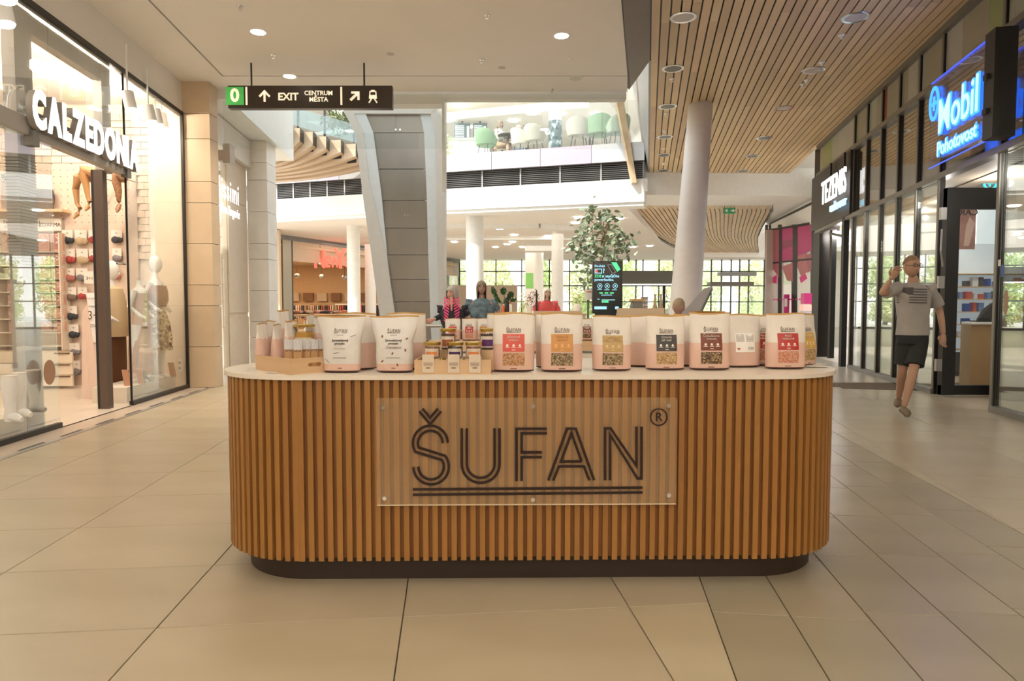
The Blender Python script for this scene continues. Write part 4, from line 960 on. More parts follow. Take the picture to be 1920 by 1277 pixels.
gw = top(leafcloud(1500, (1.1, .3, 1.2), .16, 3, shell=0), 'climbing_foliage', mat('wall_leaf', (.17, .23, .10), .5, var=.3, scale=3), 'mesh screen of green climbing leaves beside the upper stair', 'plants', kind='stuff')
gw.location = W(652, 262, 25.5)
# ---- far entrance glazing, y=40
GY = 40.0
gz = struct(MB().box(X_(862, GY), X_(1440, GY), GY, GY+.1, 0, .12), 'window_2', M_black)
M_frame = mat('green_black_frame', (.03, .04, .03), .4)
vx = [862, 895, 930, 978, 1000, 1030, 1068, 1102, 1135, 1166, 1192, 1205, 1235, 1262, 1300, 1333, 1352, 1370, 1386, 1403, 1432]
for px in vx: MB().box(X_(px, GY)-.032, X_(px, GY)+.032, GY-.03, GY+.1, 0, 4.05).build('mullion', M_frame, gz)
for py in (509, 536, 566): MB().box(X_(862, GY), X_(1440, GY), GY-.03, GY+.08, Z_(py, GY)-.03, Z_(py, GY)+.03).build('transom', M_frame, gz)
for a, b in zip(vx[:-1], vx[1:]): MB().box(X_(a, GY)+.05, X_(b, GY)-.05, GY+.03, GY+.04, .1, 4.03).build('glass_pane', G_cur, gz)
MB().box(X_(1326, GY), X_(1406, GY), GY-.6, GY+.1, Z_(535, GY)-.05, Z_(531, GY)+.05).build('door_header', mat('header_brown', (.13, .11, .08), .5), gz)
MB().box(X_(1345, GY), X_(1412, GY), GY-.5, GY+.1, Z_(518, GY), Z_(511, GY)).build('air_curtain', mat('grey_metal', (0, 0, 0)), gz)
struct(MB().box(-24, X_(862, GY), GY, GY+.2, 0, 4.1).box(X_(1440, GY), 24, GY, GY+.2, 0, 4.1), 'wall_far', M_ceil)
struct(MB().box(-40, 60, GY+.3, 90, -.3, -.02), 'ground_outside', mat('outside_paving', (.55, .53, .48), .8))
# trees outside
ck = leafcloud(2600, (2.6, 2.2, 2.5), .40, 1, shell=.25).build('crown', M_leafw, None, kind='stuff'); ck2 = leafcloud(2400, (2.3, 2.2, 2.9), .36, 2, shell=.25).build('crown', mat('mid_leaf', (.62, .76, .34), .5, var=.35, scale=2), None, kind='stuff')
cm, cm2 = ck.data, ck2.data; bpy.data.objects.remove(ck); bpy.data.objects.remove(ck2)
tm = MB().tube([(0, 0, 0), (.05, 0, 1.4), (0, .05, 3.0)], [.16, .12, .08], 8).build('trunk', mat('bark', (.14, .10, .07), .9)); tmm = tm.data; bpy.data.objects.remove(tm)
tl = ['behind the far left windows', 'behind the windows left of the green banner', 'behind the green banner', 'behind the windows left of the potted tree', 'straight behind the potted tree', 'right behind the digital totem', 'behind the dark canopy', 'left of the leaning column', 'behind the leaning column', 'over the entrance doors', 'at the right edge of the entrance', 'beside the pink shop']
for i in range(8):
    px = 850+i*80; Y = 48+(i*37 % 9); x = X_(px, Y)
    t = thing('tree', 'leafy green tree outside the far glazing, '+tl[i], 'tree', (x, Y, -.02), i*1.3, 'trees outside the far glazing')
    inst('trunk', tmm, t); c = inst('crown', cm if i % 2 else cm2, t, (0, 0, 2.9+(i % 3)*.25), (0, 0, i), (.64, .64, .95)); c['kind'] = 'stuff'
    for (dx, dz) in ((-.5, 1.0), (.6, .9)): 
        c = inst('crown', cm2 if i % 2 else cm, t, (dx, .4, dz+(i % 2)*.2), (0, 0, i*2), (.40, .40, .42)); c['kind'] = 'stuff'
# ---- fashion shop on the far left (x(Y) line)
def NX(Y): a, b = X_(530, 26.3), X_(862, 40.0); return a+(b-a)*(Y-26.3)/(40-26.3)
def nseg(mb, Y0, Y1, z0, z1, t0=0, t1=.1, mi=0):
    mb.hexa([(NX(Y0)-t1, Y0, z0), (NX(Y0)-t0, Y0, z0), (NX(Y1)-t0, Y1, z0), (NX(Y1)-t1, Y1, z0), (NX(Y0)-t1, Y0, z1), (NX(Y0)-t0, Y0, z1), (NX(Y1)-t0, Y1, z1), (NX(Y1)-t1, Y1, z1)], mi); return mb
M_tanp = mat('tan_panel', (.56, .43, .30), .6)
fw = struct(nseg(MB(), 24.5, 40, 3.86, 4.06, -.02, .3), 'wall_fashion_shop_front', mat('header_grey', (.20, .20, .19), .5))
for k in range(8): nseg(MB(), 26.9+k*1.55, 26.9+(k+1)*1.55-.04, 3.05, 3.86, .02, .1).build('header_panel', M_tanp, fw)
nseg(MB(), 26.35, 26.8, 0, 3.86, 0, .2).build('portal_pier', mat('mirror_pier', (.30, .27, .2), .3, metal=.6), fw)
for Y in (26.8, 33.5, 36.5): nseg(MB(), Y, Y+.07, 0, 3.86, 0, .1).build('mullion', M_black, fw)
nseg(MB(), 33.6, 36.4, .1, 3.05, .04, .05).build('glass_pane', G_shop, fw); nseg(MB(), 36.6, 40, .1, 3.05, .04, .05).build('glass_pane', G_shop, fw)
struct(MB().box(-22, -4.2, 39.0, 39.2, 0, 4.0).box(-22, -20.0, 25, 39, 0, 4), 'wall_fashion_shop_back', mat('fashion_wall', (.62, .42, .24), .7))
struct(MB().box(-22, X_(527, 24.5), 24.4, 24.6, 0, 4.0), 'wall_fashion_shop_side', M_tanp)
struct(MB().prism([(-22, 24.6, 3.6), (NX(24.6)-.1, 24.6, 3.6), (NX(40)-.1, 39, 3.6), (-22, 39, 3.6)][::-1], (0, 0, .1)), 'ceiling_fashion_shop', mat('fashion_ceiling', (.62, .48, .32), .7))
sgn = thing('shop_sign', 'red lit channel letters of the fashion shop between the white columns', 'sign', (NX(28.5)+.15, 28.5, 2.8), 0)
M_neon = mat('red_letter_light', (.9, .08, .05), .5, emit=1.0, ecol=(1, .16, .10))
def wtext(root, name, s, xx, z, size, m, sx=1, ext=.05, bold=.01, rz=0): return text(name, s, size, m, root, (xx, 0, z), rz, ext, bold, 'LEFT', 1, sx)
xs = X_(588, 28.4)-sgn.location.x
for ch, x, sz, s_x in (('N', 0, 1.05, .62), ('E', .50, .62, .6), ('W', .70, .62, .62), ('Y', .88, 1.2, .72), ('O', 1.28, .60, .60), ('R', 1.44, .6, .5)):
    text('letter', ch, sz, M_neon, sgn, (xs+x, 0, .30 if ch not in 'NY' else (.40 if ch == 'N' else .42)), math.radians(20)*0, .06, .02, 'LEFT', 1, s_x)
M_cl = [mat('cloth_%d' % i, c, .85, var=.2, scale=20) for i, c in enumerate([(.55, .33, .26), (.62, .40, .34), (.12, .07, .05), (.40, .10, .06), (.30, .20, .12), (.60, .50, .38), (.05, .05, .07)])]
for i, (px, Y, lab) in enumerate(((590, 28.5, 'low display table piled with pink garments, near the shop entrance'), (640, 30.5, 'display table piled with garments behind the white column'), (560, 33, 'display table of folded garments further into the fashion shop'), (625, 35, 'rearmost garment table in the fashion shop'))):
    x = X_(px, Y); t = thing('display_table', lab, 'table', (x, Y, 0), 0, 'garment tables in the fashion shop')
    MB().box(x-.9, x+.9, Y-.4, Y+.4, .80, .85).build('tabletop', M_tanp, t)
    for sx in (-.85, .85):
        for sy in (-.35, .35): MB().box(x+sx-.02, x+sx+.02, Y+sy-.02, Y+sy+.02, 0, .8).build('leg', M_chrome, t)
    mb = MB()
    for k in range(22): cx_ = x+random.uniform(-.8, .8); cy_ = Y+random.uniform(-.3, .3); mb.ell((cx_, cy_, .95+random.uniform(0, .05)), (random.uniform(.1, .2), .12, random.uniform(.04, .1)), 8, 5, random.randrange(7))
    top(mb, 'garment_pile', M_cl, 'heap of mixed garments on the '+('entrance table', 'table behind the white column', 'middle table', 'rearmost table')[i]+' of the fashion shop', 'clothes', 'garment piles', True, kind='stuff')
for i, (px, Y) in enumerate(((548, 36.5), (600, 37.5), (660, 36), (700, 34))):
    x = X_(px, Y); t = thing('clothes_rail', 'rail of garments at the back of the fashion shop, '+('nearest the mirrored pier', 'below the red N', 'beside the white column', 'right of the white column')[i], 'clothes rail', (x, Y, 0), 0, 'clothes rails')
    mb = MB().tube([(x-.9, Y, 0), (x-.9, Y, 1.35), (x+.9, Y, 1.35), (x+.9, Y, 0)], .02, 6); mb.build('rail_frame', M_chrome, t, smooth=True)
    for k in range(14): c = x-.8+k*.12; o = MB().box(c-.03, c+.03, Y-.22, Y+.22, .45+random.uniform(0, .2), 1.30).build('garment', M_cl[random.randrange(7)], t)
for i in range(6): 
    x = X_(552+i*26, 38.8); t = top(MB().box(x-.28, x+.28, 38.75, 38.95, 1.55, 2.02), 'wall_shelf_box', mat('brown_box', (.22, .11, .05), .6) if i % 2 else M_tanp, 'display panel on the back wall of fashion shop, number %s from the left pier' % ('one two three four five six'.split()[i]), 'wall panel', 'back wall display panels')
for i, (px, py, Y) in enumerate(((605, 517, 31), (603, 518.5, 33), (646, 520, 31))):
    c = W(px, py, Y)
    t = thing('spotlight', ('silver globe spotlight hanging in fashion shop, left one', 'small silver globe spotlight hanging in the middle', 'silver globe spotlight just left of the white column')[i], 'spotlight', tuple(c), 0, 'globe spotlights')
    if i == 0: c = W(557, 517, Y); t.location = c
    MB().ell(c, (.12, .12, .12), 12, 8).build('globe', M_steel, t, smooth=True); MB().tube([c+Vector((0, 0, .1)), Vector((c.x, c.y, 3.6))], .01, 5).build('cord', M_black, t)
for i, (px, py, Y) in enumerate(((556, 497, 30), (587, 505, 32), (566, 510, 34), (604, 512, 36), (681, 511, 33))):
    c = W(px, py, Y); c.z = 3.58; top(MB().lathe([(.16, -.05), (.18, 0)], c, 12), 'ceiling_spot', M_lamp, 'glowing ceiling spot in the fashion shop, '+('largest by the pier', 'under the first red letter', 'second row left', 'second row right', 'right of the white column')[i], 'ceiling light', 'fashion shop ceiling spots')
# ================================================================ CEILING FITTINGS, SIGN, CURTAIN GLASS
def downlight(px, py, z, label, r=.085, on=True, group='ceiling downlights', ell=1, power=0, k=None):
    c = G(px, py, z); t = thing('downlight', label, 'ceiling light', (c.x, c.y, z-.006), 0, group)
    MB().lathe([(r*1.35, .0), (r*1.32, -.004), (r*1.02, -.004), (r, .0)], c, 24).build('trim_ring', M_chrome if k else M_white, t, smooth=True)
    MB().lathe([(r, -.003), (r*.98, -.006)], c, 24).build('lens', M_lamp if on else mat('dark_lens', (.10, .09, .08), .2, metal=.5) if on is None else mat('pale_lens', (.55, .5, .42), .3), t)
    if power:
        d = bpy.data.lights.new('downlight_lamp', 'AREA'); d.shape = 'DISK'; d.size = .16; d.energy = power; d.color = (1, .86, .70); d.spread = 2.0
        o = bpy.data.objects.new('downlight_lamp', d); COL.objects.link(o); o.parent = t; o.location = (0, 0, -.03)
    return t
for px, py, on, lab in ((484, 60, True, 'round glowing downlight left of centre, above the hanging sign'), (543, 143, True, 'round glowing downlight just above the hanging sign'), (1053, 67, True, 'round glowing downlight at right of the plaster ceiling'), (1079, 147, False, 'unlit round downlight near the ceiling edge')):
    downlight(px, py, CE, lab, .085, on, 'downlights in the plaster ceiling', power=22 if on else 0)
for px, py, lab in ((450, 12, 'ceiling sprinkler at the top left'), (512, 103, 'ceiling sprinkler above the hanging sign'), (913, 28, 'ceiling sprinkler at top centre'), (903, 112, 'ceiling sprinkler in the centre, second from the front'), (1035, 168, 'ceiling sprinkler on the edge strip of ceiling')):
    c = G(px, py, CE); t = thing('sprinkler', lab, 'sprinkler', (c.x, c.y, CE-.05), 0, 'ceiling sprinklers')
    MB().lathe([(.035, 0), (.03, -.008)], c, 14).build('escutcheon', M_chrome, t); MB().lathe([(.008, -.008), (.008, -.035), (.02, -.038), (.02, -.042)], c, 10).build('head', M_chrome, t)
for px, py, lab in ((732, 101, 'flush round speaker in the ceiling right of the sign'), (941, 127, 'flush round speaker in the centre of the ceiling')):
    c = G(px, py, CE); top(MB().lathe([(.05, -.004), (.05, 0)], c, 20), 'ceiling_speaker', mat('pale_grey_disc', (.55, .52, .47), .7), lab, 'speaker')
c = G(1068, 110, CE); top(MB().lathe([(.018, -.02), (.03, 0)], c, 12), 'smoke_detector', M_white, 'tiny white detector on the plaster ceiling right', 'detector')
# plank-ceiling lamps
WR = 4.968
for i, (px, py) in enumerate(((1281, 33), (1262, 129), (1252, 200), (1247, 257), (1245, 291), (1244, 320), (1243, 342))):
    downlight(px, py, WR, 'recessed ringed lamp in plank ceiling, inner row, '+('nearest', 'second', 'third', 'fourth', 'fifth', 'sixth', 'seventh')[i], .13, False if i == 0 else None, 'inner row of plank ceiling lamps', k=1)
for i, (px, py) in enumerate(((1604, 33), (1525, 132), (1470, 203), (1433, 259), (1411, 293), (1393, 321), (1378, 345))):
    downlight(px, py, WR, 'recessed ringed lamp in plank ceiling, outer row, '+('nearest', 'second', 'third', 'fourth', 'fifth', 'sixth', 'seventh')[i], .13, False if i < 3 else None, 'outer row of plank ceiling lamps', k=1)
for i, (px, py) in enumerate(((1260, 148), (1249, 213), (1246, 245), (1245, 278), (1244, 306), (1578, 66), (1541, 117), (1512, 150), (1505, 158))):
    c = G(px, py, WR); top(MB().lathe([(.022, -.05), (.02, -.03), (.045, -.006), (.05, 0)], c, 12), 'smoke_detector', M_whitet, 'small white fitting on the plank ceiling, '+('between first two inner lamps', 'after the third inner lamp', 'before the fourth inner lamp', 'after the fourth inner lamp', 'after the fifth inner lamp', 'after the nearest outer lamp', 'by the second outer lamp', 'beyond the second outer lamp', 'furthest of the outer row')[i], 'detector', 'fittings on the plank ceiling')
# lower hall downlights
for i, (px, py) in enumerate(((937, 428), (1022, 428), (964, 440), (1028, 442), (852, 453), (951, 457.5), (961, 453), (929, 463), (980, 463), (1022, 458), (1028, 462.5), (1085, 407), (1079, 417), (1161, 409), (1187, 463), (1218, 460.5))):
    c = G(px, py, 4.035); 
    top(MB().lathe([(.13, -.03), (.15, 0)], c, 16), 'downlight', M_lamp, 'glowing downlight in the lower hall ceiling, '+('above the bright column, left', 'above the bright column, right', 'second line left', 'second line right', 'far left beside the portal', 'third line centre', 'third line left', 'fourth line left', 'fourth line middle', 'just left of the slim column', 'fourth line right', 'above the potted tree, upper', 'above the potted tree, lower', 'right above the potted tree', 'right of the potted tree', 'near the timber hull')[i], 'ceiling light', 'lower hall downlights')
for i, (px, py) in enumerate(((859, 197), (998, 212), (963, 225.5), (841, 225), (876, 237.5), (1118, 213), (1050, 213), (1019, 250), (634, 208))):
    c = G(px, py, 8.615); top(MB().lathe([(.2, -.03), (.22, 0)], c, 16), 'downlight', M_lamp, 'glowing downlight in the upstairs ceiling, '+('nearest at the left', 'above the dark-clothed waiter', 'centre right', 'left edge', 'above the menu screens', 'above the pale armchairs', 'right of the cafe column', 'low by the cafe column', 'over the timber stair')[i], 'ceiling light', 'upstairs downlights')
# hanging direction sign
SY = 9.15
a, b = W(428, 203, SY), W(735, 160.5, SY); scx = (a.x+b.x)/2
sg = thing('direction_sign', 'long dark hanging sign with green zero, arrows, EXIT and a tram symbol', 'sign', (scx, SY, a.z))
sw_, sh_ = (b.x-a.x)/2, b.z-a.z
MB().box(-sw_, sw_, 0, .10, 0, sh_).build('sign_box', mat('sign_brown', (.040, .026, .016), .35), sg, world=False)
M_sl = mat('sign_letter', (.80, .72, .55), .5, emit=.55, ecol=(.9, .8, .58))
def sx_(px): return X_(px, SY)-scx
def sz_(py): return W(600, py, SY).z-a.z
MB().box(sx_(432), sx_(465), -.004, 0, sz_(197), sz_(163)).build('green_tile', mat('sign_green', (.05, .32, .06), .5, emit=.35, ecol=(.08, .5, .09)), sg, world=False)
text('numeral', '0', .24, M_sl, sg, ((sx_(432)+sx_(465))/2, -.007, sz_(180)), ext=.002, bold=.008)
for px in (470, 645): MB().box(sx_(px)-.012, sx_(px)+.012, -.006, 0, sz_(197), sz_(163)).build('divider', M_sl, sg, world=False)
mb = MB(); s = 1/6.0
def q_(x, y): return (sx_(420+x*s), sz_(150+y*s))
stroke(mb, [q_(500, 245), q_(500, 128)], .028, -.006, 0); stroke(mb, [q_(443, 188), q_(500, 128), q_(557, 188)], .028, -.006, 0)
mb.build('up_arrow', M_sl, sg, world=False)
mb = MB(); stroke(mb, [q_(1450, 228), q_(1538, 145)], .034, -.006, 0); stroke(mb, [q_(1460, 142), q_(1540, 142), q_(1540, 225)], .030, -.006, 0); mb.build('diagonal_arrow', M_sl, sg, world=False)
mb = MB(); stroke(mb, [q_(1668, 130), q_(1732, 130), q_(1738, 205), q_(1662, 205)], .014, -.006, 0, True); stroke(mb, [q_(1668, 178), q_(1732, 178)], .02, -.006, 0); stroke(mb, [q_(1680, 118), q_(1720, 118)], .012, -.006, 0); stroke(mb, [q_(1683, 212), q_(1655, 258)], .018, -.006, 0); stroke(mb, [q_(1717, 212), q_(1745, 258)], .018, -.006, 0); stroke(mb, [q_(1670, 196), q_(1730, 196)], .022, -.006, 0)
mb.build('tram_symbol', M_sl, sg, world=False)
text('lettering', 'EXIT', .135, M_sl, sg, (sx_(547), -.006, sz_(182)), ext=.002, bold=.004, space=1.0)
text('lettering', 'CENTRUM', .082, M_sl, sg, (sx_(603), -.006, sz_(175)), ext=.002, bold=.002)
text('lettering', 'MĚSTA', .082, M_sl, sg, (sx_(603), -.006, sz_(187)), ext=.002, bold=.002)
for px in (477, 686): MB().tube([(sx_(px), .05, sh_), (sx_(px), .05, CE-a.z)], .012, 8).build('hanger_rod', M_dark, sg, world=False)
# smoke curtain glass hanging from the ceiling edge
cg = thing('smoke_curtain', 'frameless glass smoke curtain hanging from the ceiling edge', 'glass screen', (X_(800, EC), EC, 3.65))
for a_, b_ in ((424, 620), (620, 835), (835, 968), (968, 1176)):
    MB().box(X_(a_, EC)+.004, X_(b_, EC)-.004, EC+.02, EC+.035, 3.64, CE).build('glass_pane', G_cur, cg)
MB().box(X_(830, EC), X_(835, EC), EC+.04, EC+.1, 3.0, 4.5).build('hanging_post', M_white, cg)
struct(MB().box(X_(735, EC), X_(832, EC), EC+.05, EC+.3, 4.33, 4.55).box(X_(832, EC), X_(1172, EC), EC+.05, EC+.2, 4.40, 4.55), 'trim_ceiling_edge', M_warmw)
# ================================================================ PLANT, TOTEM, HALL FURNITURE
TY = 12.9; tx = X_(1128, TY)
tr = thing('potted_tree', 'tall potted rubber fig with an open leafy crown behind the digital totem', 'plant', (tx, TY, 0))
MB().lathe([(.26, 0), (.32, .5), (.30, .52), (.28, .46)], (tx, TY, 0), 20).build('pot', mat('pot_grey', (.35, .34, .32), .6), tr, smooth=True)
def TW(px, py, dy=0): return W(px, py, TY+dy)
M_bark = mat('fig_bark', (.30, .21, .13), .8)
brs = [([(tx, TY, .45), TW(1128, 560), TW(1122, 500), TW(1131, 478), TW(1128, 455), TW(1136, 425), TW(1142, 400)], [.045, .04, .034, .03, .026, .018, .008])]
ends = [(1066, 462, -.1), (1075, 470, .3), (1090, 440, -.4), (1085, 425, .1), (1100, 410, .2), (1100, 395, -.1), (1118, 392, .2), (1135, 402, -.2), (1150, 405, .1), (1160, 422, -.3), (1172, 438, .2), (1188, 446, 0), (1180, 465, -.2), (1160, 470, .3), (1145, 478, -.4), (1105, 480, .3), (1085, 485, -.2), (1110, 455, -.5), (1140, 450, .5), (1155, 440, -.5), (1125, 430, .5), (1098, 520, -.1), (1105, 500, .2), (1120, 415, -.4), (1150, 490, .2), (1078, 450, .4), (1130, 465, -.6)]
for (px, py, dy) in ends:
    s_ = TW(1130, min(500, max(430, py+12))); m_ = TW((1130+px)/2, py+9, dy*.5); brs.append(([s_, m_, TW(px, py, dy)], [.014, .010, .005]))
mb = MB()
for p, r in brs[:1]: mb.tube(p, r, 8)
mb.build('trunk', M_bark, tr, smooth=True)
mb = MB()
for p, r in brs[1:]: mb.tube(p, r, 6)
mb.build('branches', M_bark, tr, smooth=True, kind='stuff')
lf = MB(); L_, w_ = .13, .042
lf.add([(0, 0, 0), (L_*.3, w_, .006), (L_*.7, w_*.9, 0), (L_, 0, -.02), (L_*.7, -w_*.9, 0), (L_*.3, -w_, .006), (L_*.3, 0, -.006), (L_*.7, 0, -.010)], [(0, 6, 1), (1, 6, 7, 2), (2, 7, 3), (0, 5, 6), (5, 4, 7, 6), (4, 3, 7)])
M_fig = perobj(mat('fig_leaf', (.27, .34, .22), .22, spec=.8, var=.2), .4, .02)
l0 = lf.build('leaf', M_fig, tr, world=False, smooth=True); l0.location = Vector(TW(1130, 400))-Vector(tr.location); first = True
rnd = random.Random(5); rest = MB()
for bi, (p, r) in enumerate(brs[1:]*1):
    e = Vector(p[-1]); m_ = Vector(p[1])
    for k in range(18):
        t = rnd.random()**.5; pos_ = m_.lerp(e, t)+Vector((rnd.gauss(0, .075), rnd.gauss(0, .09), rnd.gauss(0, .065)))
        rot = Euler((rnd.gauss(0, .6), rnd.gauss(.35, .5), rnd.uniform(0, 2*PI))); s_ = rnd.uniform(.8, 1.25)
        if k < 10: o = l0.copy(); COL.objects.link(o); o.location = pos_-Vector(tr.location); o.rotation_euler = rot; o.scale = (s_,)*3
        else: M_ = Matrix.LocRotScale(pos_, rot, Vector((s_*.85,)*3)); rest.add([M_ @ Vector(v) for v in lf.v], lf.f)
rest.build('small_leaves', M_fig, tr, kind='stuff', smooth=True)
# digital totem
DY = 9.0; dx0, dx1 = X_(1111, DY), X_(1166.5, DY)
tt = thing('digital_totem', 'black upright digital totem with a lit powerbank advert', 'totem', ((dx0+dx1)/2, DY, 0)); hwd = (dx1-dx0)/2
zt, zb = Z_(490, DY), Z_(588, DY)
MB().box(-hwd, hwd, 0, .09, zb, zt).build('housing', M_black, tt, world=False); MB().box(-hwd*.8, hwd*.8, .01, .08, .06, zb).build('stem', M_black, tt, world=False); MB().box(-hwd*.82, hwd*.82, .005, .085, Z_(594, DY), Z_(592.5, DY)).build('chrome_band', M_chrome, tt, world=False); MB().box(-.3, .3, -.15, .22, 0, .06).build('foot', M_black, tt, world=False)
scr = MB().box(-hwd+.012, hwd-.012, -.004, 0, zb+.01, zt-.012).build('screen', mat('screen_dark', (.02, .03, .03), .15, emit=.02), tt, world=False)
M_scb = mat('screen_blue', (.2, .45, .6), .5, emit=1.0, ecol=(.30, .62, .80)); M_scg = mat('screen_green', (.05, .5, .2), .5, emit=1.0, ecol=(.08, .62, .25)); M_scr = mat('screen_red', (.6, .1, .1), .5, emit=.8, ecol=(.8, .12, .12))
def tq(x, y): return (X_(1100+x/10.64, DY)-tt.location.x, Z_(480+y/10.64, DY))
def tqt(s, x, y, size, m, al='LEFT', b=.0006): px_, z_ = tq(x, y); text('screen_text', s, size, m, tt, (px_, -.006, z_), ext=.0004, align=al, bold=b)
tqt('Dochází', 150, 205, .042, M_scb); tqt('?', 312, 305, .085, M_scb, b=.002); tqt('ZDE', 150, 405, .050, M_scg, b=.001); tqt('si zapůjčíte', 300, 405, .050, M_scb, b=.001); tqt('powerbanku.', 150, 475, .050, M_scb, b=.001)
mb = MB(); stroke(mb, [tq(160, 265), tq(295, 265), tq(295, 345), tq(160, 345)], .008, -.007, -.004, True); mb.build('battery_outline', M_scb, tt, world=False)
x0, z0 = tq(170, 335); x1, z1 = tq(212, 275); MB().box(x0, x1, -.007, -.004, z0, z1).build('battery_level', M_scr, tt, world=False)
MB().prism([(tq(x, y)[0], -.007, tq(x, y)[1]) for x, y in ((482, 130), (585, 130), (668, 270), (605, 318))], (0, .003, 0)).build('green_card', M_scg, tt, world=False)
mb = MB(); stroke(mb, [tq(410, 180), tq(480, 170), tq(575, 330), tq(505, 350)], .006, -.007, -.004, True); mb.build('phone_outline', mat('screen_grey', (.3, .3, .3), .5, emit=.2, ecol=(.4, .45, .45)), tt, world=False)
for x in (260, 405, 565):
    mb = MB(); stroke(mb, [tq(x+45*math.cos(a*PI/8), 600+45*math.sin(a*PI/8)) for a in range(16)], .006, -.007, -.004, True); mb.build('icon_ring', M_scb, tt, world=False)
    mb = MB(); c0 = tq(x, 600); mb.lathe([(.012, 0), (.012, .004)], (0, 0, 0), 10); mb.v = [(c0[0]+p[0], -.007+p[2], c0[1]+p[1]) for p in mb.v]; mb.build('icon', M_scb, tt, world=False)
for i, (x, y, w__, h_, m) in enumerate(((255, 668, 90, 10, M_scb), (400, 676, 100, 10, M_scb), (550, 676, 95, 10, M_scb), (285, 738, 70, 24, M_scg), (392, 738, 70, 24, M_scg), (500, 738, 76, 24, M_scg), (395, 780, 220, 12, M_scb), (232, 862, 40, 12, M_scb), (430, 876, 265, 14, M_scb), (275, 1035, 245, 55, M_scb), (602, 1035, 72, 52, M_scb))):
    x0, z0 = tq(x-w__/2, y+h_/2); x1, z1 = tq(x+w__/2, y-h_/2); MB().box(x0, x1, -.007, -.004, z0, z1).build('screen_line', m, tt, world=False)
for x in (322, 370, 415):
    x0, z0 = tq(x-22, 932); x1, z1 = tq(x+18, 890); MB().box(x0, x1, -.007, -.004, z0, z1).build('green_key', M_scg, tt, world=False)
# island counter of the neighbouring kiosk, with its things
IY = 8.1
ic = thing('island_counter', 'white island counter of the neighbouring stand, mostly hidden by pouches', 'counter', (X_(1080, IY), IY+.3, 0))
zi = Z_(588, IY)
MB().box(X_(925, IY), X_(1098, IY), IY, IY+.6, 0, zi-.03).build('cabinet', M_white, ic); MB().box(X_(923, IY), X_(1100, IY), IY-.02, IY+.62, zi-.03, zi).build('worktop', M_tanp, ic)
MB().box(X_(1172, IY), X_(1252, IY), IY, IY+.6, 0, zi-.03).build('cabinet', M_white, ic); MB().box(X_(1170, IY), X_(1254, IY), IY-.02, IY+.62, zi-.03, zi).build('worktop', M_tanp, ic)
def ix(px): return X_(px, IY+.2)
def prof(nm, lab, px, pr, m, cat, cap=None, n=14, group=None):
    c = (ix(px), IY+.2, zi); t = thing(nm, lab, cat, c, 0, group); MB().lathe(pr, c, n).build('vessel', m, t, smooth=True)
    if cap: MB().lathe(cap[0], c, n).build('cap', cap[1], t, smooth=True)
    return t
prof('bottle', 'black bottle on the island counter under the monstera leaves', 951, [(.025, 0), (.025, .13), (.010, .16), (.010, .19)], M_black, 'bottle', ([(.012, .19), (.012, .2)], M_black), group='bottles on the island counter')
prof('bottle', 'orange-red bottle beside the black bottle on the island counter', 944, [(.018, 0), (.018, .08), (.008, .1)], mat('orange_plastic', (.7, .12, .03), .4), 'bottle', ([(.009, .1), (.009, .12)], M_whitet), group='bottles on the island counter')
prof('bottle', 'white and red bottle right of the black bottle', 957, [(.02, 0), (.02, .10), (.009, .12)], M_whitet, 'bottle', ([(.01, .12), (.01, .14)], mat('orange_plastic', (0, 0, 0))), group='bottles on the island counter')
prof('bottle', 'tall slim black bottle in front of the coral shirt', 1006, [(.012, 0), (.012, .25), (.007, .27)], M_black, 'bottle', ([(.008, .27), (.008, .29)], M_black), group='bottles on the island counter')
prof('planter', 'small white planter with a green sprig on island counter', 993, [(.03, 0), (.04, .09), (.035, .09)], M_whitet, 'planter')
for i, (px, n_, h_, m, lab) in enumerate(((980, 60, .12, M_leafw, 'bright green sprig in the small white planter'), (1001, 110, .15, mat('russet_leaf', (.30, .10, .07), .6, var=.4, scale=30), 'russet flowering twigs beside the slim black bottle'), (1082, 90, .14, M_leafw, 'green sprig in a white vase left of the totem'))):
    o = leafcloud(n_, (.13, .08, h_), .035, 9+i, shell=0); top(o, 'sprig', m, lab, 'plant', kind='stuff').location = (ix(px), IY+.25, zi+.05)
prof('vase', 'white vase left of the totem', 1082, [(.05, 0), (.06, .06), (.035, .12)], M_whitet, 'vase')
# monstera
mo = thing('monstera_plant', 'monstera plant with large dark split leaves on the island counter', 'plant', (ix(948), IY+.45, zi))
M_mon = mat('monstera_leaf', (.035, .10, .03), .3, var=.2)
def mleaf(px, py, ln, wd, ang):
    c = W(px, py, IY+.45); mb = MB(); pts = []
    for i in range(25):
        t = i/24*2*PI; r = (1-.35*max(0, math.cos(t*7))**3*(1 if .6 < t < 5.7 else 0)); pts.append((c.x+(wd*math.sin(t)*math.cos(ang)+ln*math.cos(t)*math.sin(ang))*r, c.y+.05*math.cos(t)*math.sin(2*t), c.z+(ln*math.cos(t)*math.cos(ang)-wd*math.sin(t)*math.sin(ang))*r))
    mb.add([c]+pts, [(0, i+1, i+2) for i in range(24)]); mb.build('leaf', M_mon, mo)
    MB().tube([(c.x, c.y, c.z), (mo.location.x+(c.x-mo.location.x)*.3, IY+.45, zi+.12), (mo.location.x, IY+.45, zi+.02)], .005, 5).build('stem', M_mon, mo)
for a in ((927, 549, .085, .035, -.35), (944, 546, .05, .045, .3), (957, 553, .05, .045, .9), (933, 562, .06, .03, -.6), (950, 563, .06, .03, .8), (962, 562, .045, .03, 1.3)): mleaf(*a)
MB().lathe([(.05, 0), (.06, .05), (.055, .05)], (ix(948), IY+.45, zi), 14).build('pot', M_black, mo, smooth=True)
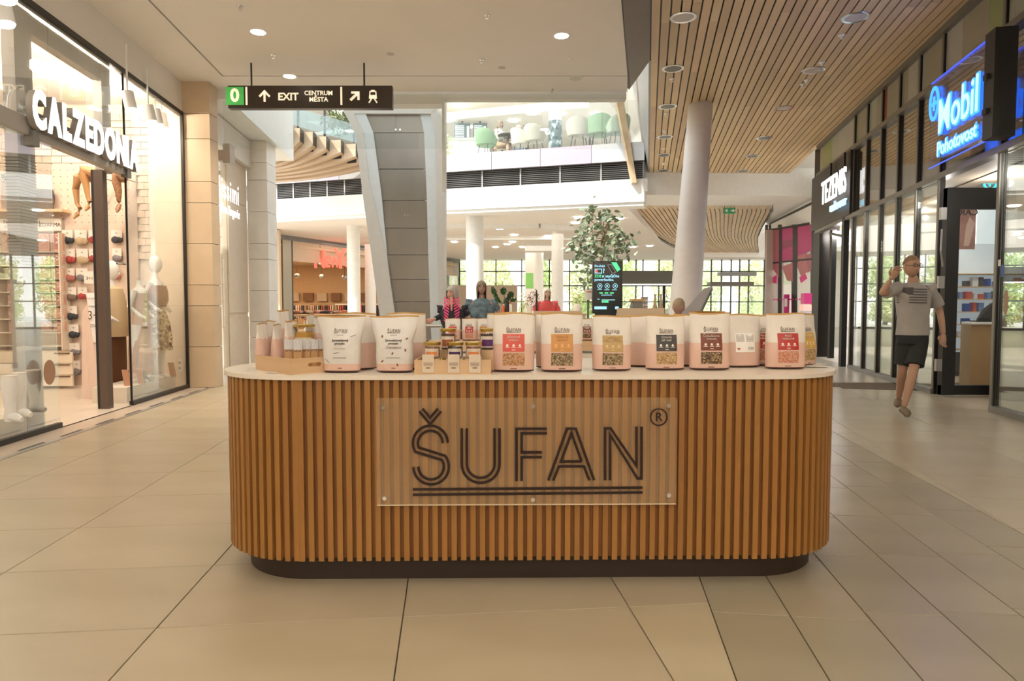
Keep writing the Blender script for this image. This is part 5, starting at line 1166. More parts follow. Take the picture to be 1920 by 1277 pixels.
bd = thing('plywood_screen', 'tan plywood screen behind the monstera plant', 'screen', (X_(930, 14), 14, 0)); MB().box(X_(905, 14), X_(970, 14), 14, 14.03, .1, Z_(535, 14)).build('board', mat('plywood', (.55, .40, .27), .6), bd); MB().box(X_(907, 14), X_(910, 14), 13.95, 14.1, 0, .1).build('foot', M_black, bd); MB().box(X_(964, 14), X_(967, 14), 13.95, 14.1, 0, .1).build('foot', M_black, bd)
bd = thing('plywood_screen', 'second tan plywood screen between the grey-haired woman and the bright column', 'screen', (X_(865, 15), 15, 0)); MB().box(X_(838, 15), X_(874, 15), 15, 15.03, .1, Z_(535, 15)).build('board', mat('plywood', (0, 0, 0)), bd); MB().box(X_(840, 15), X_(843, 15), 14.95, 15.1, 0, .1).build('foot', M_black, bd)
bn = thing('banner', 'white roll-up banner with a green top beside the grey pier', 'banner', (X_(993, 30), 30, 0)); z0, z1 = .05, Z_(512, 30); MB().box(X_(986, 30), X_(1000, 30), 30, 30.02, z0, z1-.7).build('lower_print', M_whitet, bn); MB().box(X_(986, 30), X_(1000, 30), 30, 30.02, z1-.7, z1).build('green_top', mat('banner_green', (.25, .60, .15), .5), bn); MB().box(X_(985, 30), X_(1001, 30), 29.9, 30.15, 0, .06).build('foot', M_grey, bn)
# dark canopy kiosk
KY = 16.0
kc = thing('coffee_canopy', 'dark canopy box on thin posts right of the totem', 'kiosk canopy', (X_(1212, KY), KY+.5, 0)); MB().box(X_(1160, KY), X_(1262, KY), KY, KY+1.2, Z_(532, KY), Z_(508, KY)).build('canopy_box', mat('canopy_brown', (.05, .045, .03), .4), kc); MB().box(X_(1160, KY), X_(1262, KY), KY-.03, KY, Z_(535, KY), Z_(533, KY)).build('light_strip', M_signw, kc)
for px in (1168, 1254): MB().box(X_(px, KY)-.03, X_(px, KY)+.03, KY+.5, KY+.56, 0, Z_(532, KY)).build('post', M_black, kc)
# things right of the totem
t = thing('coffee_machine', 'grey coffee machine with a wooden tray on top right of the totem', 'coffee machine', (ix(1190), IY+.2, zi)); MB().prism([(ix(1180), IY+.1, zi), (ix(1202), IY+.1, zi), (ix(1202), IY+.1, zi+.15), (ix(1186), IY+.1, zi+.15)], (0, .2, 0)).build('body', M_grey, t); MB().box(ix(1183), ix(1203), IY+.08, IY+.32, zi+.151, zi+.18).build('top_tray', mat('golden_wood', (.62, .38, .14), .5), t); MB().box(ix(1183), ix(1190), IY+.02, IY+.1, zi+.04, zi+.06).build('spout', M_steel, t)
for i in range(2): 
    c = (ix(1205+i*6), IY+.2, zi); t = thing('cup_stack', ('stack of paper cups beside the coffee machine, left', 'stack of paper cups beside the coffee machine, right')[i], 'cups', c, 0, 'paper cup stacks')
    for k in range(7): MB().lathe([(.022, k*.028), (.028, k*.028+.036)], c, 12).build('cup', M_whitet if k % 2 else mat('cup_grey', (.45, .43, .4), .5), t, smooth=True)
for i, px in enumerate((1228, 1239)):
    c = (ix(px), IY+.2, zi); t = thing('carafe', ('wooden-collared carafe on the island counter, left of two', 'wooden-collared carafe next to the leaning column')[i], 'carafe', c, 0, 'carafes'); MB().lathe([(.035, 0), (.04, .03), (.012, .14), (.012, .22), (.018, .24)], c, 14).build('body', mat('carafe_wood', (.50, .36, .22), .5), t, smooth=True); MB().lathe([(.02, .09), (.017, .12)], c, 12).build('collar', M_black, t)
bxp = thing('poster_stand', 'small cream notice stand with red heading left of the totem', 'notice', (X_(1105, 9.4), 9.4, 0)); MB().box(X_(1097, 9.4), X_(1111, 9.4), 9.4, 9.42, Z_(562, 9.4), Z_(543, 9.4)).build('notice', M_whitet, bxp); MB().box(X_(1099, 9.4), X_(1109, 9.4), 9.398, 9.4, Z_(548, 9.4), Z_(546.5, 9.4)).build('red_heading', mat('orange_plastic', (0, 0, 0)), bxp); MB().box(X_(1103, 9.4), X_(1105, 9.4), 9.42, 9.44, 0, Z_(545, 9.4)).build('pole', M_grey, bxp); MB().box(X_(1097, 9.4), X_(1111, 9.4), 9.3, 9.5, 0, .03).build('foot', M_grey, bxp)
# tilted screen
ty = 6.0
ts_ = thing('tilted_display', 'large tilted display panel leaning in front of the seated person', 'display', (X_(1310, ty), ty, 0))
A, B, C_, D_ = W(1270, 596, ty), W(1306, 596, ty), W(1335, 537, ty+.3), W(1320, 541, ty+.3)
n_ = Vector((.012, .02, -.015)); MB().hexa([A, B, B+n_*1.5, A+n_*1.5, D_, C_, C_+n_, D_+n_]).build('panel', mat('display_grey', (.42, .42, .44), .25, metal=.3), ts_)
MB().hexa([A+n_*1.6, B+n_*1.6, B+n_*2.2, A+n_*2.2, D_+n_*1.1, C_+n_*1.1, C_+n_*1.6, D_+n_*1.6]).build('back_cover', M_black, ts_)
MB().tube([(X_(1308, ty), ty+.15, 0), (X_(1312, ty), ty+.2, Z_(575, ty))], .02, 8).build('stand_pole', M_black, ts_); MB().lathe([(.16, 0), (.16, .02)], (X_(1308, ty), ty+.15, 0), 20).build('stand_foot', M_black, ts_)
# kiosk inner post between the jars and pouch (pale steel rail)
rl = thing('guard_rail', 'pale steel rail across the foot of the portal', 'rail', (X_(800, 6.6), 6.6, 0)); MB().tube([(X_(780, 6.6), 6.6, Z_(611, 6.6)), (X_(828, 6.6), 6.6, Z_(611, 6.6))], .018, 8).build('handrail', M_steel, rl)
for px in (781, 827): MB().tube([(X_(px, 6.6), 6.6, 0), (X_(px, 6.6), 6.6, Z_(611, 6.6))], .016, 8).build('post', M_steel, rl)
# ---- upstairs cafe furniture
def armchair(lab, px, Y, m, rz, s=1):
    x = X_(px, Y); t = thing('tub_chair', lab, 'chair', (x, Y, 5.705), rz, 'tub armchairs in the upstairs cafe'); mb = MB(); vs_ = []; fs = []; n = 16
    for i in range(n+1):
        a = -2.4+4.8*i/n; c_, s_ = math.cos(a), math.sin(a); hh = .52+.30*max(0, math.cos(a))**.6*1
        for r, z in ((.30, .36), (.35, hh), (.31, hh+.01), (.25, .40)): vs_.append((r*s_, r*c_, z))
    for i in range(n):
        for k in range(4): fs.append((i*4+k, (i+1)*4+k, (i+1)*4+(k+1) % 4, i*4+(k+1) % 4))
    fs += [(0, 1, 2, 3), (4*n+3, 4*n+2, 4*n+1, 4*n)]
    mb.add(vs_, fs).build('shell', m, t, world=False, smooth=True); MB().lathe([(.28, .34), (.30, .38), (.27, .44)], n=20).build('seat', m, t, world=False, smooth=True)
    for a in (.8, 2.3, 3.9, 5.4): MB().tube([(.2*math.cos(a), .2*math.sin(a), .35), (.28*math.cos(a), .28*math.sin(a), 0)], .012, 6).build('leg', M_dark, t, world=False)
    t.scale = (s, s, s); return t
M_gr = mat('sage_fabric', (.33, .50, .30), .8); M_be = mat('ivory_fabric', (.66, .60, .50), .8); M_pg = mat('pale_sage_fabric', (.52, .62, .46), .8)
armchair('sage green tub chair nearest the menu screens, seen from behind', 912, 20.35, M_gr, PI*.85)
armchair('beige tub chair beside the waiter in the upstairs cafe', 978, 20.3, M_be, 2.2)
armchair('ivory tub chair left of the patterned cafe column', 1003, 19.9, M_be, 2.6)
armchair('large ivory tub chair right of the patterned cafe column', 1084, 19.4, M_be, PI*.9, 1.08)
armchair('sage green tub chair between two pale chairs, seen from behind', 1121, 19.25, M_gr, PI, 1.12)
armchair('pale sage tub chair at the right end beside the timber fin', 1156, 18.9, M_pg, PI*1.1)
for i, (px, Y, lab) in enumerate(((953, 20.6, 'dark round cafe table in front of the seated woman'), (1104, 19.9, 'small cafe table between ivory and green chairs'))):
    c = (X_(px, Y), Y, 5.68); t = thing('cafe_table', lab, 'table', c, 0, 'cafe tables upstairs'); MB().lathe([(.32, .72), (.32, .75)], c, 20).build('table_top', M_dark, t); MB().lathe([(.03, .02), (.03, .72)], c, 10).build('pedestal', M_dark, t); MB().lathe([(.22, 0), (.2, .02)], c, 18).build('foot', M_dark, t)
cf = MB().lathe([(.20, 5.68), (.20, 8.62)], (0, 0, 0), 24); cf.v = [(X_(1040, 21)+p[0], 21+p[1], p[2]) for p in cf.v]; cfo = struct(cf, 'wall_cafe_column', M_white, True)
MB().lathe([(.215, 5.68), (.215, Z_(233, 21))], (X_(1040, 21), 21, 0), 24).build('patterned_wrap', voro('column_wrap', [(.05, .09, .10), (.12, .18, .19), (.40, .46, .46), (.06, .10, .11), (.15, .2, .2)], 9, .3), cfo, smooth=True)
for i, (a, b) in enumerate(((853, 883), (888, 914))):
    Y = 27; x0, x1 = X_(a, Y), X_(b, Y); t = thing('menu_screen', ('lit menu screen on the left in the upstairs cafe', 'lit menu screen partly behind the green chair')[i], 'screen', ((x0+x1)/2, Y, Z_(267, Y)), 0, 'menu screens')
    z0, z1 = Z_(267, Y), Z_(236, Y); MB().box(x0, x1, Y, Y+.06, z0, z1).build('housing', mat('menu_dark', (.10, .16, .18), .3, emit=.25), t)
    for k in range(7): z = z1-.13-k*.07; MB().box(x0+.04, x0+.04+(x1-x0)*(.55+.1*((k*3) % 3)), Y-.01, Y, z, z+.035).build('menu_line', mat('menu_light', (.7, .8, .82), .5, emit=.7), t)
    MB().box(x1-.14, x1-.05, Y-.01, Y, z1-.55, z1-.12).build('price_column', mat('menu_light', (0, 0, 0)), t)
    MB().box((x0+x1)/2-.03, (x0+x1)/2+.03, Y+.02, Y+.05, z1, 8.62).build('hanger', M_dark, t)
t = thing('cafe_counter', 'white low cafe counter behind the glass at upstairs left', 'counter', (X_(875, 21.5), 21.5, 5.69)); MB().box(X_(845, 21.5), X_(918, 21.5), 21.2, 21.8, 5.69, 6.45).build('cabinet', M_white, t); MB().box(X_(843, 21.5), X_(920, 21.5), 21.15, 21.85, 6.45, 6.5).build('worktop', M_white, t)
o = top(leafcloud(70, (.22, .2, .6), .16, 30, shell=0), 'potted_foliage', M_leafw, 'pale green plant at the left end of the upstairs cafe', 'plant', kind='stuff'); o.location = (X_(841, 20.9), 20.9, 5.70)

t = thing('exit_sign', 'small green running-man exit sign hanging under the timber hull', 'sign', (X_(1365, 20.9), 20.9, Z_(402, 20.9)))
ex0, ex1, ez0, ez1 = X_(1354, 20.9), X_(1376, 20.9), Z_(402, 20.9), Z_(391, 20.9)
MB().box(ex0, ex1, 20.9, 20.95, ez0, ez1).build('sign_box', mat('exit_green', (.03, .22, .08), .4, emit=.12), t)
mb = MB(); stroke(mb, [(ex0+.22, ez0+.09), (ex0+.33, ez0+.09)], .03, 20.885, 20.9); stroke(mb, [(ex0+.28, ez0+.13), (ex0+.335, ez0+.09), (ex0+.28, ez0+.05)], .02, 20.88, 20.9); stroke(mb, [(ex0+.10, ez0+.14), (ex0+.08, ez0+.09), (ex0+.11, ez0+.04)], .025, 20.885, 20.9); stroke(mb, [(ex0+.05, ez0+.10), (ex0+.13, ez0+.10)], .018, 20.88, 20.9)
mb.build('pictogram', M_whitet, t)
for x in (ex0+.03, ex1-.03): MB().tube([(x, 20.92, ez1), (x, 20.92, 4.38)], .006, 5).build('wire', M_dark, t)
# ================================================================ STOCKING SHOP (left)
X0L = -3.87
M_pg = mat('portal_grey', (.42, .39, .35), .5); M_brn = mat('brown_post', (.10, .065, .045), .45)
wf = struct(MB().kbox(KL, X0L-.03, X0L+.03, 6.62, 9.9, 0, .0), 'window_3', M_grey)
def lp(mb, Xa, Xb, Ya, Yb, z0, z1): return mb.kbox(KL, Xa, Xb, Ya, Yb, z0, z1)
lp(MB(), X0L-.006, X0L+.006, 1.2, 6.62, .05, 4.0).build('glass_pane', G_shop, wf)
lp(MB(), X0L-.006, X0L+.006, 8.13, 9.92, .05, 4.0).build('glass_pane', G_shop, wf)
lp(MB(), X0L-.006, X0L+.006, 6.63, 8.12, 2.93, 4.0).build('glass_pane', G_shop, wf)
lp(MB(), X0L-.01, X0L+.012, 8.12, 8.135, .0, 4.0).build('glass_edge', M_dark, wf)
lp(MB(), X0L-.03, X0L+.02, 8.13, 9.92, 0, .05).build('bottom_rail', M_dark, wf); lp(MB(), X0L-.03, X0L+.02, 1.2, 6.62, 0, .05).build('bottom_rail', M_dark, wf)
lp(MB(), X0L-.02, X0L+.02, 9.89, 9.93, 0, 4.03).build('edge_frame', M_dark, wf)
for (Y, z) in ((6.30, 2.70), (8.13, 2.76)): lp(MB(), X0L-.03, X0L+.05, Y-.05, Y+.05, z, z+.14).build('patch_fitting', M_grey, wf)
# grey recessed portal
pf = struct(lp(MB(), -4.09, -3.97, 6.26, 6.52, 0, 4.0), 'door_1', M_pg)
lp(MB(), -4.07, -3.97, 7.82, 8.02, 2.78, 4.0).build('post', M_pg, pf); lp(MB(), -4.09, -3.98, 6.5, 7.85, 3.82, 4.0).build('portal_head', M_pg, pf); lp(MB(), -3.95, -3.85, 5.3, 8.16, 2.79, 2.95).build('door_header', M_pg, pf)
lp(MB(), -4.115, -4.085, 7.80, 7.9, 0, 2.79).build('door_edge', M_black, pf); lp(MB(), -4.085, -3.98, 7.80, 7.9, 0, 2.79).build('door_stile', M_brn, pf)
mb = MB()
for i in range(34): lp(mb, -4.095, -3.965, 6.25, 6.53, 1.6+i*.03, 1.604+i*.03)
mb.build('ribbed_face', mat('rib_dark', (.10, .09, .08), .5), pf, kind='stuff')
MB().tube([(xL(-3.93, 7.98), 7.98, 1.72), (xL(-3.90, 8.12), 8.12, 1.72)], .012, 8).build('door_handle', M_steel, pf)
# illuminated name over the door
cs = thing('shop_sign', 'big white illuminated capital letters over the stocking shop door', 'sign', (xL(-3.80, 6.17), 6.17, 2.87), math.atan(-1/KL)*0+math.pi/2+math.atan(KL)*-1)
cs.rotation_euler = (0, 0, math.atan2(1, KL))
M_halo = mat('letter_side', (.30, .27, .24), .4)
LT = 'CALZEDONIA'; me_ = text_mesh(LT, .46, .03, .022, 'LEFT', 1.0); 
bpy.data.meshes.remove(me_); wid = 0
for ch in LT:
    me_ = text_mesh(ch, .46, .0, .022, 'LEFT'); xs_ = [v.co.x for v in me_.vertices]; wid += max(xs_)-min(xs_)+.04; bpy.data.meshes.remove(me_)
Lneed = (8.13-6.02)*math.sqrt(1+KL*KL)
adv = 0
for ch in LT:
    m1 = text_mesh(ch, .46, .03, .022, 'LEFT'); xx = [v.co.x for v in m1.vertices]; w1 = max(xx)-min(xx); mn = min(xx)
    for mm, nm, yy, ex in ((M_signw, 'letter', -.036, .004), (M_halo, 'letter_return', 0, .03)):
        m2 = text_mesh(ch, .46, ex, .022, 'LEFT'); m2.materials.clear(); m2.materials.append(mm)
        for v in m2.vertices: v.co.x -= mn
        inst(nm, m2, cs, (adv, yy, .14), (PI/2, 0, 0), (Lneed/wid, 1, 1))
    adv += (w1+.04)*Lneed/wid
    bpy.data.meshes.remove(m1)
# second shop letters
ns = thing('shop_sign', 'white letters in two lines on the cream shop front between stone pilasters', 'sign', (xL(-3.68, 10.70), 10.70, 2.75)); ns.rotation_euler = (0, 0, math.atan2(1, KL))
text('letter_row', 'missimi', .50, M_signw, ns, (0, 0, .40), ext=.004, bold=.0, align='LEFT', sx=.72, space=1.16); text('letter_row', 'Italian lingerie', .23, M_signw, ns, (.1, 0, .08), ext=.004, bold=.0, align='LEFT', sx=.80, space=1.1)
sc_ = thing('wall_lantern', 'boxy taupe wall lamp on the stone pilaster', 'lamp', tuple(W(427, 307, 10.7))); MB().box(W(420, 300, 10.7).x, W(433, 300, 10.7).x, 10.66, 10.85, W(427, 307, 10.7).z, W(427, 270, 10.7).z).build('lamp_box', mat('taupe_box', (.48, .40, .33), .5), sc_); MB().box(W(405, 300, 10.75).x, W(421, 300, 10.7).x, 10.70, 10.8, W(427, 301, 10.7).z, W(427, 281, 10.7).z).build('bracket', mat('taupe_box', (0, 0, 0)), sc_)
# shop far wall: everything at y ~ 10.2
SYW = 10.2
def sx2(px, Y=SYW-.02): return X_(px, Y)
def sz2(py, Y=SYW-.02): return Z_(py, Y)
struct(MB().box(sx2(-60), sx2(262), SYW-.03, SYW, 0, sz2(312)), 'wall_pegboard', mat('peg_board', (.70, .55, .44), .65))
pgm = MB()
for i in range(16):
    for j in range(9):
        x, z = sx2(60+i*12.5), sz2(322+j*12); pgm.box(x-.006, x+.006, SYW-.034, SYW-.030, z-.006, z+.006)
pgm.build('peg_holes', mat('peg_hole', (.25, .17, .12), .8), bpy.data.objects['wall_pegboard'], kind='stuff')
DB = SYW-.20
def shopbox(nm, px0, px1, py0, py1, d, m, parent=None, Y=SYW-.03): return MB().box(sx2(px0), sx2(px1), Y-d, Y, sz2(py1), sz2(py0)).build(nm, m, parent)
M_pack = perobj(mat('hosiery_pack', (.46, .26, .20), .4, var=.25, scale=18), .18, .02); M_packl = mat('pack_frame', (.66, .40, .30), .4)
M_card = mat('card_white', (.80, .74, .66), .6)
shu = thing('shelf_unit', 'white display unit of narrow shelves holding rows of stocking packs', 'shelf unit', (sx2(70), SYW-.2, 0))
for px in (13, 132): shopbox('side_panel', px, px+2, 440, 655, .22, M_shopw, shu)
for i in range(8): shopbox('shelf', 15, 132, 474.5+i*24.6, 476+i*24.6, .22, M_shopw, shu)
cols = [(16, 33), (34, 49), (50, 65), (74, 96), (99, 121)]; pk = None
names_c = ['first', 'second', 'third', 'fourth', 'fifth']; names_r = ['top', 'second', 'third', 'fourth', 'fifth', 'sixth', 'lowest']
for r in range(7):
    for c, (a, b) in enumerate(cols):
        y1 = 474+r*24.6+ (0 if r else 0); y0 = y1-(20 if r else 33)
        t = thing('stocking_pack', 'stocking pack on %s shelf row, %s column from the left of the unit' % (names_r[r], names_c[c]), 'stocking pack', (sx2((a+b)/2, SYW-.2), SYW-.20, sz2(y1)+.008), 0, 'stocking packs on the shelf unit')
        w_, h_ = (sx2(b)-sx2(a))/2-.004, sz2(y0)-sz2(y1)-.012
        o = MB().box(-w_, w_, 0, .05, 0, h_).build('box', M_packl, t, world=False)
        MB().box(-w_*.82, w_*.82, -.003, 0, h_*.08, h_*.92).build('front_photo', M_pack, t, world=False)
        if c > 2:
            mb = MB(); stroke(mb, [(-.01, h_*.85), (w_*.6, h_*.6), (-.01, h_*.45)], .010, -.006, -.003); mb.build('printed_mark', M_card, t, world=False)
# socks on hooks
def shc(i): return mat('sock_%d' % i, [(.045, .045, .05), (.50, .38, .24), (.36, .055, .05), (.22, .20, .21), (.45, .16, .14), (.18, .13, .10)][i], .85)
pat = [[(127, 147, 433, 459, 0), (151, 173, 433, 461, 1), (176, 195, 433, 458, 2), (218, 238, 433, 458, 0)],
 [(132, 150, 468, 495, 2), (153, 174, 468, 496, 1), (176, 192, 468, 493, 2), (219, 236, 467, 492, 3)],
 [(129, 148, 504, 528, 4), (151, 172, 504, 528, 3), (219, 232, 503, 525, 4)],
 [(130, 150, 539, 564, 5), (153, 170, 539, 562, 2)], [(130, 150, 574, 600, 0)], [(134, 152, 608, 634, 0)], [(134, 153, 643, 666, 3)], [(140, 153, 676, 704, 3)]]
sock_n = 0
rowsn = ['top', 'second', 'third', 'fourth', 'fifth', 'sixth', 'seventh', 'lowest']
for r, row in enumerate(pat):
    for c, (a, b, y0, y1, ci) in enumerate(row):
        t = thing('sock_pack', '%s socks on white card, %s row, %s from the shelf unit' % (('black', 'camel', 'wine red', 'grey', 'rose', 'brown')[ci], rowsn[r], ('first', 'second', 'third', 'fourth')[c]), 'socks', (sx2((a+b)/2), SYW-.09, sz2(y1)), 0, 'sock packs on hooks')
        w_, h_ = (sx2(b)-sx2(a))/2, sz2(y0)-sz2(y1)
        MB().box(-w_, w_, -.01, .0, h_*.42, h_).build('card', M_card, t, world=False)
        mb = MB(); mb.ell((-w_*.3, .0, h_*.27), (w_*.75, .035, h_*.27), 14, 10); mb.ell((w_*.4, .01, h_*.29), (w_*.66, .03, h_*.25), 14, 10); mb.build('sock', shc(ci), t, smooth=True, world=False)
        MB().tube([(0, .08, h_*.95), (0, -.02, h_*.95)], .004, 5).build('hook', M_chrome, t, world=False)
        MB().box(-.012, .012, -.012, -.010, h_*.72, h_*.80).build('card_print', mat('print_grey', (0, 0, 0)), t, world=False)
# drawers below
dc = thing('drawer_cabinet', 'low cream cabinet with three wide drawers under the stocking packs', 'cabinet', (sx2(60), SYW-.3, 0))
MB().box(sx2(-40), sx2(138), 9.755, SYW-.04, .1, sz2(656)).build('body', mat('cream_cab', (.74, .60, .44), .5), dc)
for i in range(3):
    d_ = MB().box(sx2(-38, 9.7), sx2(130, 9.7), 9.72, 9.75, sz2(681+i*22, 9.7)+.0, sz2(661+i*22, 9.7)).build('drawer', mat('cream_drawer', (.80, .69, .54), .45), dc)
    MB().box(sx2(98, 9.7), sx2(126, 9.7), 9.705, 9.72, sz2(664+i*22, 9.7), sz2(661.5+i*22, 9.7)).build('drawer_pull', mat('slot_brown', (.16, .09, .05), .6), d_)
# header signs
hs_ = thing('promo_header', 'framed pale promotion header above the stocking packs', 'sign', (sx2(68), SYW-.1, sz2(436))); shopbox('frame', 12, 127, 411, 437, .06, mat('frame_taupe', (.42, .34, .28), .5), hs_); MB().box(sx2(13.5), sx2(125.5), SYW-.10, SYW-.09, sz2(435), sz2(413)).build('face', M_card, hs_)
for s_, px, py, sz in (('NOVÁ', 35, 419, .085), ('KOLEKCE', 35, 428, .05), ('3+1', 77, 423, .15), ('ZDARMA', 106, 424, .08)): text('header_text', s_, sz, M_print, hs_, (sx2(px)-hs_.location.x, -.006-.0, sz2(py)-hs_.location.z), ext=.001)
ps = thing('poster_picture', 'framed dark shapewear poster beside the grey post', 'poster', (sx2(40), SYW-.06, sz2(396))); shopbox('frame', 12, 62, 328, 397, .02, mat('copper_frame', (.6, .25, .14), .4), ps); MB().box(sx2(14), sx2(60), SYW-.056, SYW-.05, sz2(395), sz2(330)).build('print', mat('poster_taupe', (.34, .26, .22), .5, var=.2, scale=3), ps); MB().box(sx2(15), sx2(50), SYW-.058, SYW-.056, sz2(344), sz2(330)).build('dark_band', M_dark, ps)
text('headline', 'STRONG\nSCULPT', .075, M_card, ps, (sx2(31)-ps.location.x, -.010+.0, sz2(337)-ps.location.z), ext=.001, line=.8)
# shelf with torso form
sh_ = thing('wall_shelf', 'long narrow wooden shelf on the pink wall', 'shelf', (sx2(75), SYW-.15, sz2(404))); shopbox('board', 8, 140, 397, 402, .20, mat('pale_wood', (.66, .46, .28), .5), sh_)
tf = thing('torso_form', 'headless torso form in sheer black tights on the wall shelf', 'mannequin', (sx2(100), SYW-.15, sz2(397)), 0)
hz = sz2(361)-sz2(397)
MB().lathe([(.13, 0), (.145, .10), (.16, .16)], n=20, sx=1, sy=.62).build('lower_body', mat('sheer_brown', (.12, .075, .055), .5), tf, smooth=True, world=False); MB().lathe([(.16, .16), (.155, .22), (.14, hz)], n=20, sx=1, sy=.62).build('waistband', mat('sheer_black', (.04, .03, .03), .5), tf, smooth=True, world=False)
# leg forms (hanging display legs)
M_legm = mat('tan_tights', (.42, .22, .09), .35)
def legs(lab, pts_list, Y, r0=(.085, .075, .05, .03), m=M_legm):
    t = thing('leg_form', lab, 'leg display', tuple(W(pts_list[0][0][0], pts_list[0][-1][1], Y)), 0, 'hanging display legs')
    for pts in pts_list:
        P_ = [W(x, y, Y+dy) for x, y, dy in pts]; n = len(P_); MB().tube(P_, [r for _, r in zip(P_, (.055, .078, .062, .054, .060, .046, .028, .030, .034, .012))], 14).build('leg', m, t, smooth=True)
    e = W(pts_list[0][0][0], pts_list[0][0][1], Y-.1); MB().tube([e, (e.x, SYW-.03, e.z)], .012, 6).build('mount', M_steel, t)
    return t
legs('pair of crossed tan display legs bent at the knee, hanging on pink wall', [[(194, 334, -.15), (185, 336, -.2), (170, 334, -.25), (154, 329, -.3), (146, 332, -.3), (142, 355, -.28), (145, 383, -.26), (150, 390, -.27), (145, 402, -.3), (138, 410, -.34)], [(186, 330, -.35), (176, 325, -.38), (163, 320, -.4), (154, 317, -.42), (155, 325, -.42), (161, 345, -.4), (165, 370, -.38), (168, 378, -.38), (165, 388, -.41), (160, 395, -.45)]], 9.9)
legs('second pair of display legs behind the brown door post', [[(238, 336, -.2), (228, 333, -.25), (222, 327, -.3), (218, 326, -.3), (218, 340, -.28), (222, 360, -.26), (223, 378, -.24), (224, 384, -.25), (221, 392, -.3), (219, 398, -.33)]], 10.0, m=mat('lace_tights', (.28, .14, .07), .5, var=.5, scale=40))
# shapewear easel poster 3+1
ea = thing('easel_poster', 'tall tapered cardboard easel poster with 3+1 offer in the shop doorway', 'poster', (X_(205, 8.6), 8.6, 0))
E = lambda x, y, Y: W(x, y, Y)
MB().hexa([E(192, 762, 8.45), E(208, 762, 8.45), E(208, 762, 8.5), E(192, 762, 8.5), E(161, 549, 8.85), E(184, 549, 8.85), E(184, 549, 8.9), E(161, 549, 8.9)]).build('front_board', mat('easel_pink', (.62, .48, .43), .5), ea)
MB().hexa([E(170, 762, 8.6), E(192, 762, 8.47), E(192, 762, 8.5), E(170, 762, 8.63), E(155, 582, 8.95), E(164, 570, 8.88), E(164, 570, 8.91), E(155, 582, 8.98)]).build('side_board', mat('easel_blush', (.72, .56, .47), .5), ea)
MB().prism([E(153, 765, 8.7), E(172, 765, 8.6), E(166, 600, 8.9), E(160, 580, 8.93), E(154, 585, 8.95)], (0, .02, 0)).build('rear_board', mat('easel_blush', (0, 0, 0)), ea)
MB().hexa([E(175, 642, 8.63), E(196, 642, 8.63), E(196, 642, 8.7), E(175, 642, 8.7), E(161.3, 550, 8.83), E(184, 550, 8.83), E(184, 550, 8.88), E(161.3, 550, 8.88)]).build('white_header', mat('easel_white', (.74, .70, .66), .5), ea)
for s_, px, py, sz in (('CALZEDONIA', 174, 560, .030), ('PONOŽKY', 176, 575, .035), ('3+1', 179, 592, .16), ('ZDARMA', 182, 611, .055), ('________', 184, 621, .03)): p_ = E(px, py, 8.60+(642-py)/92*.19); text('poster_text', s_, sz, M_print, ea, tuple(p_-ea.location), ext=.001, rz=0, shear=0, sx=.8)
mb = MB(); mb.tube([E(192, 655, 8.58), E(186, 675, 8.56), E(196, 700, 8.52), E(199, 735, 8.48)], [.02, .028, .022, .012], 8); mb.tube([E(195, 650, 8.58), E(193, 672, 8.56), E(200, 705, 8.52), E(204, 730, 8.48)], [.02, .028, .022, .012], 8); mb.build('printed_legs', mat('leg_print', (.35, .27, .26), .6), ea, smooth=True)
o = thing('offer_card', 'small white 3+1 card clipped among the socks', 'card', tuple(W(169, 531, 9.95))); MB().box(X_(160, 9.95), X_(177, 9.95), 9.94, 9.95, Z_(532, 9.95), Z_(509, 9.95)).build('card', M_card, o); text('card_text', '3+1', .07, M_print, o, (0, -.012, .07), ext=.001)
MB().tube([W(177, 528, 9.95), W(177, 528, 10.15)], .004, 5).build('clip', M_chrome, o)
# platform and mannequin
wp = thing('window_platform', 'low white display platform behind the shop window', 'platform', (xL(-4.2, 9), 9, 0)); lp(MB(), -4.42, -3.99, 8.25, 9.75, 0, .20).build('platform_block', mat('platform_cream', (.74, .66, .55), .45), wp)
wp2 = thing('window_platform', 'low white display platform with sock-clad foot forms at the far left', 'platform', (xL(-4.4, 5.5), 5.5, 0)); lp(MB(), -4.9, -3.98, 3.6, 6.55, 0, .20).build('platform_block', mat('platform_cream', (0, 0, 0)), wp2)
for i, (px, Y, lab, m) in enumerate(((12, 5.75, 'white boot-shaped foot form at the left frame edge', M_whitet), (30, 6.0, 'white foot form second from the left frame edge', M_whitet), (58, 6.3, 'grey foot form beside the grey post', mat('form_grey', (.40, .38, .35), .6)))):
    x = X_(px, Y); t = thing('foot_form', lab, 'foot form', (x, Y, .20), 0, 'foot forms'); MB().tube([(.0, 0, .01), (.0, -.0, .05), (0, 0, .12), (.0, 0, .22), (0, 0, .32), (0, 0, .40)], [.045, .05, .043, .055, .065, .06], 14).build('calf', m, t, world=False, smooth=True); MB().tube([(-.02, 0, .05), (.07, -.02, .045), (.12, -.03, .028)], [.045, .040, .022], 12).build('foot', m, t, world=False, smooth=True); MB().tube([(0, 0, .398), (0, 0, .41)], .062, 14).build('cuff', M_card, t, world=False)
M_mq = mat('mannequin_white', (.82, .78, .72), .25, coat=.3)
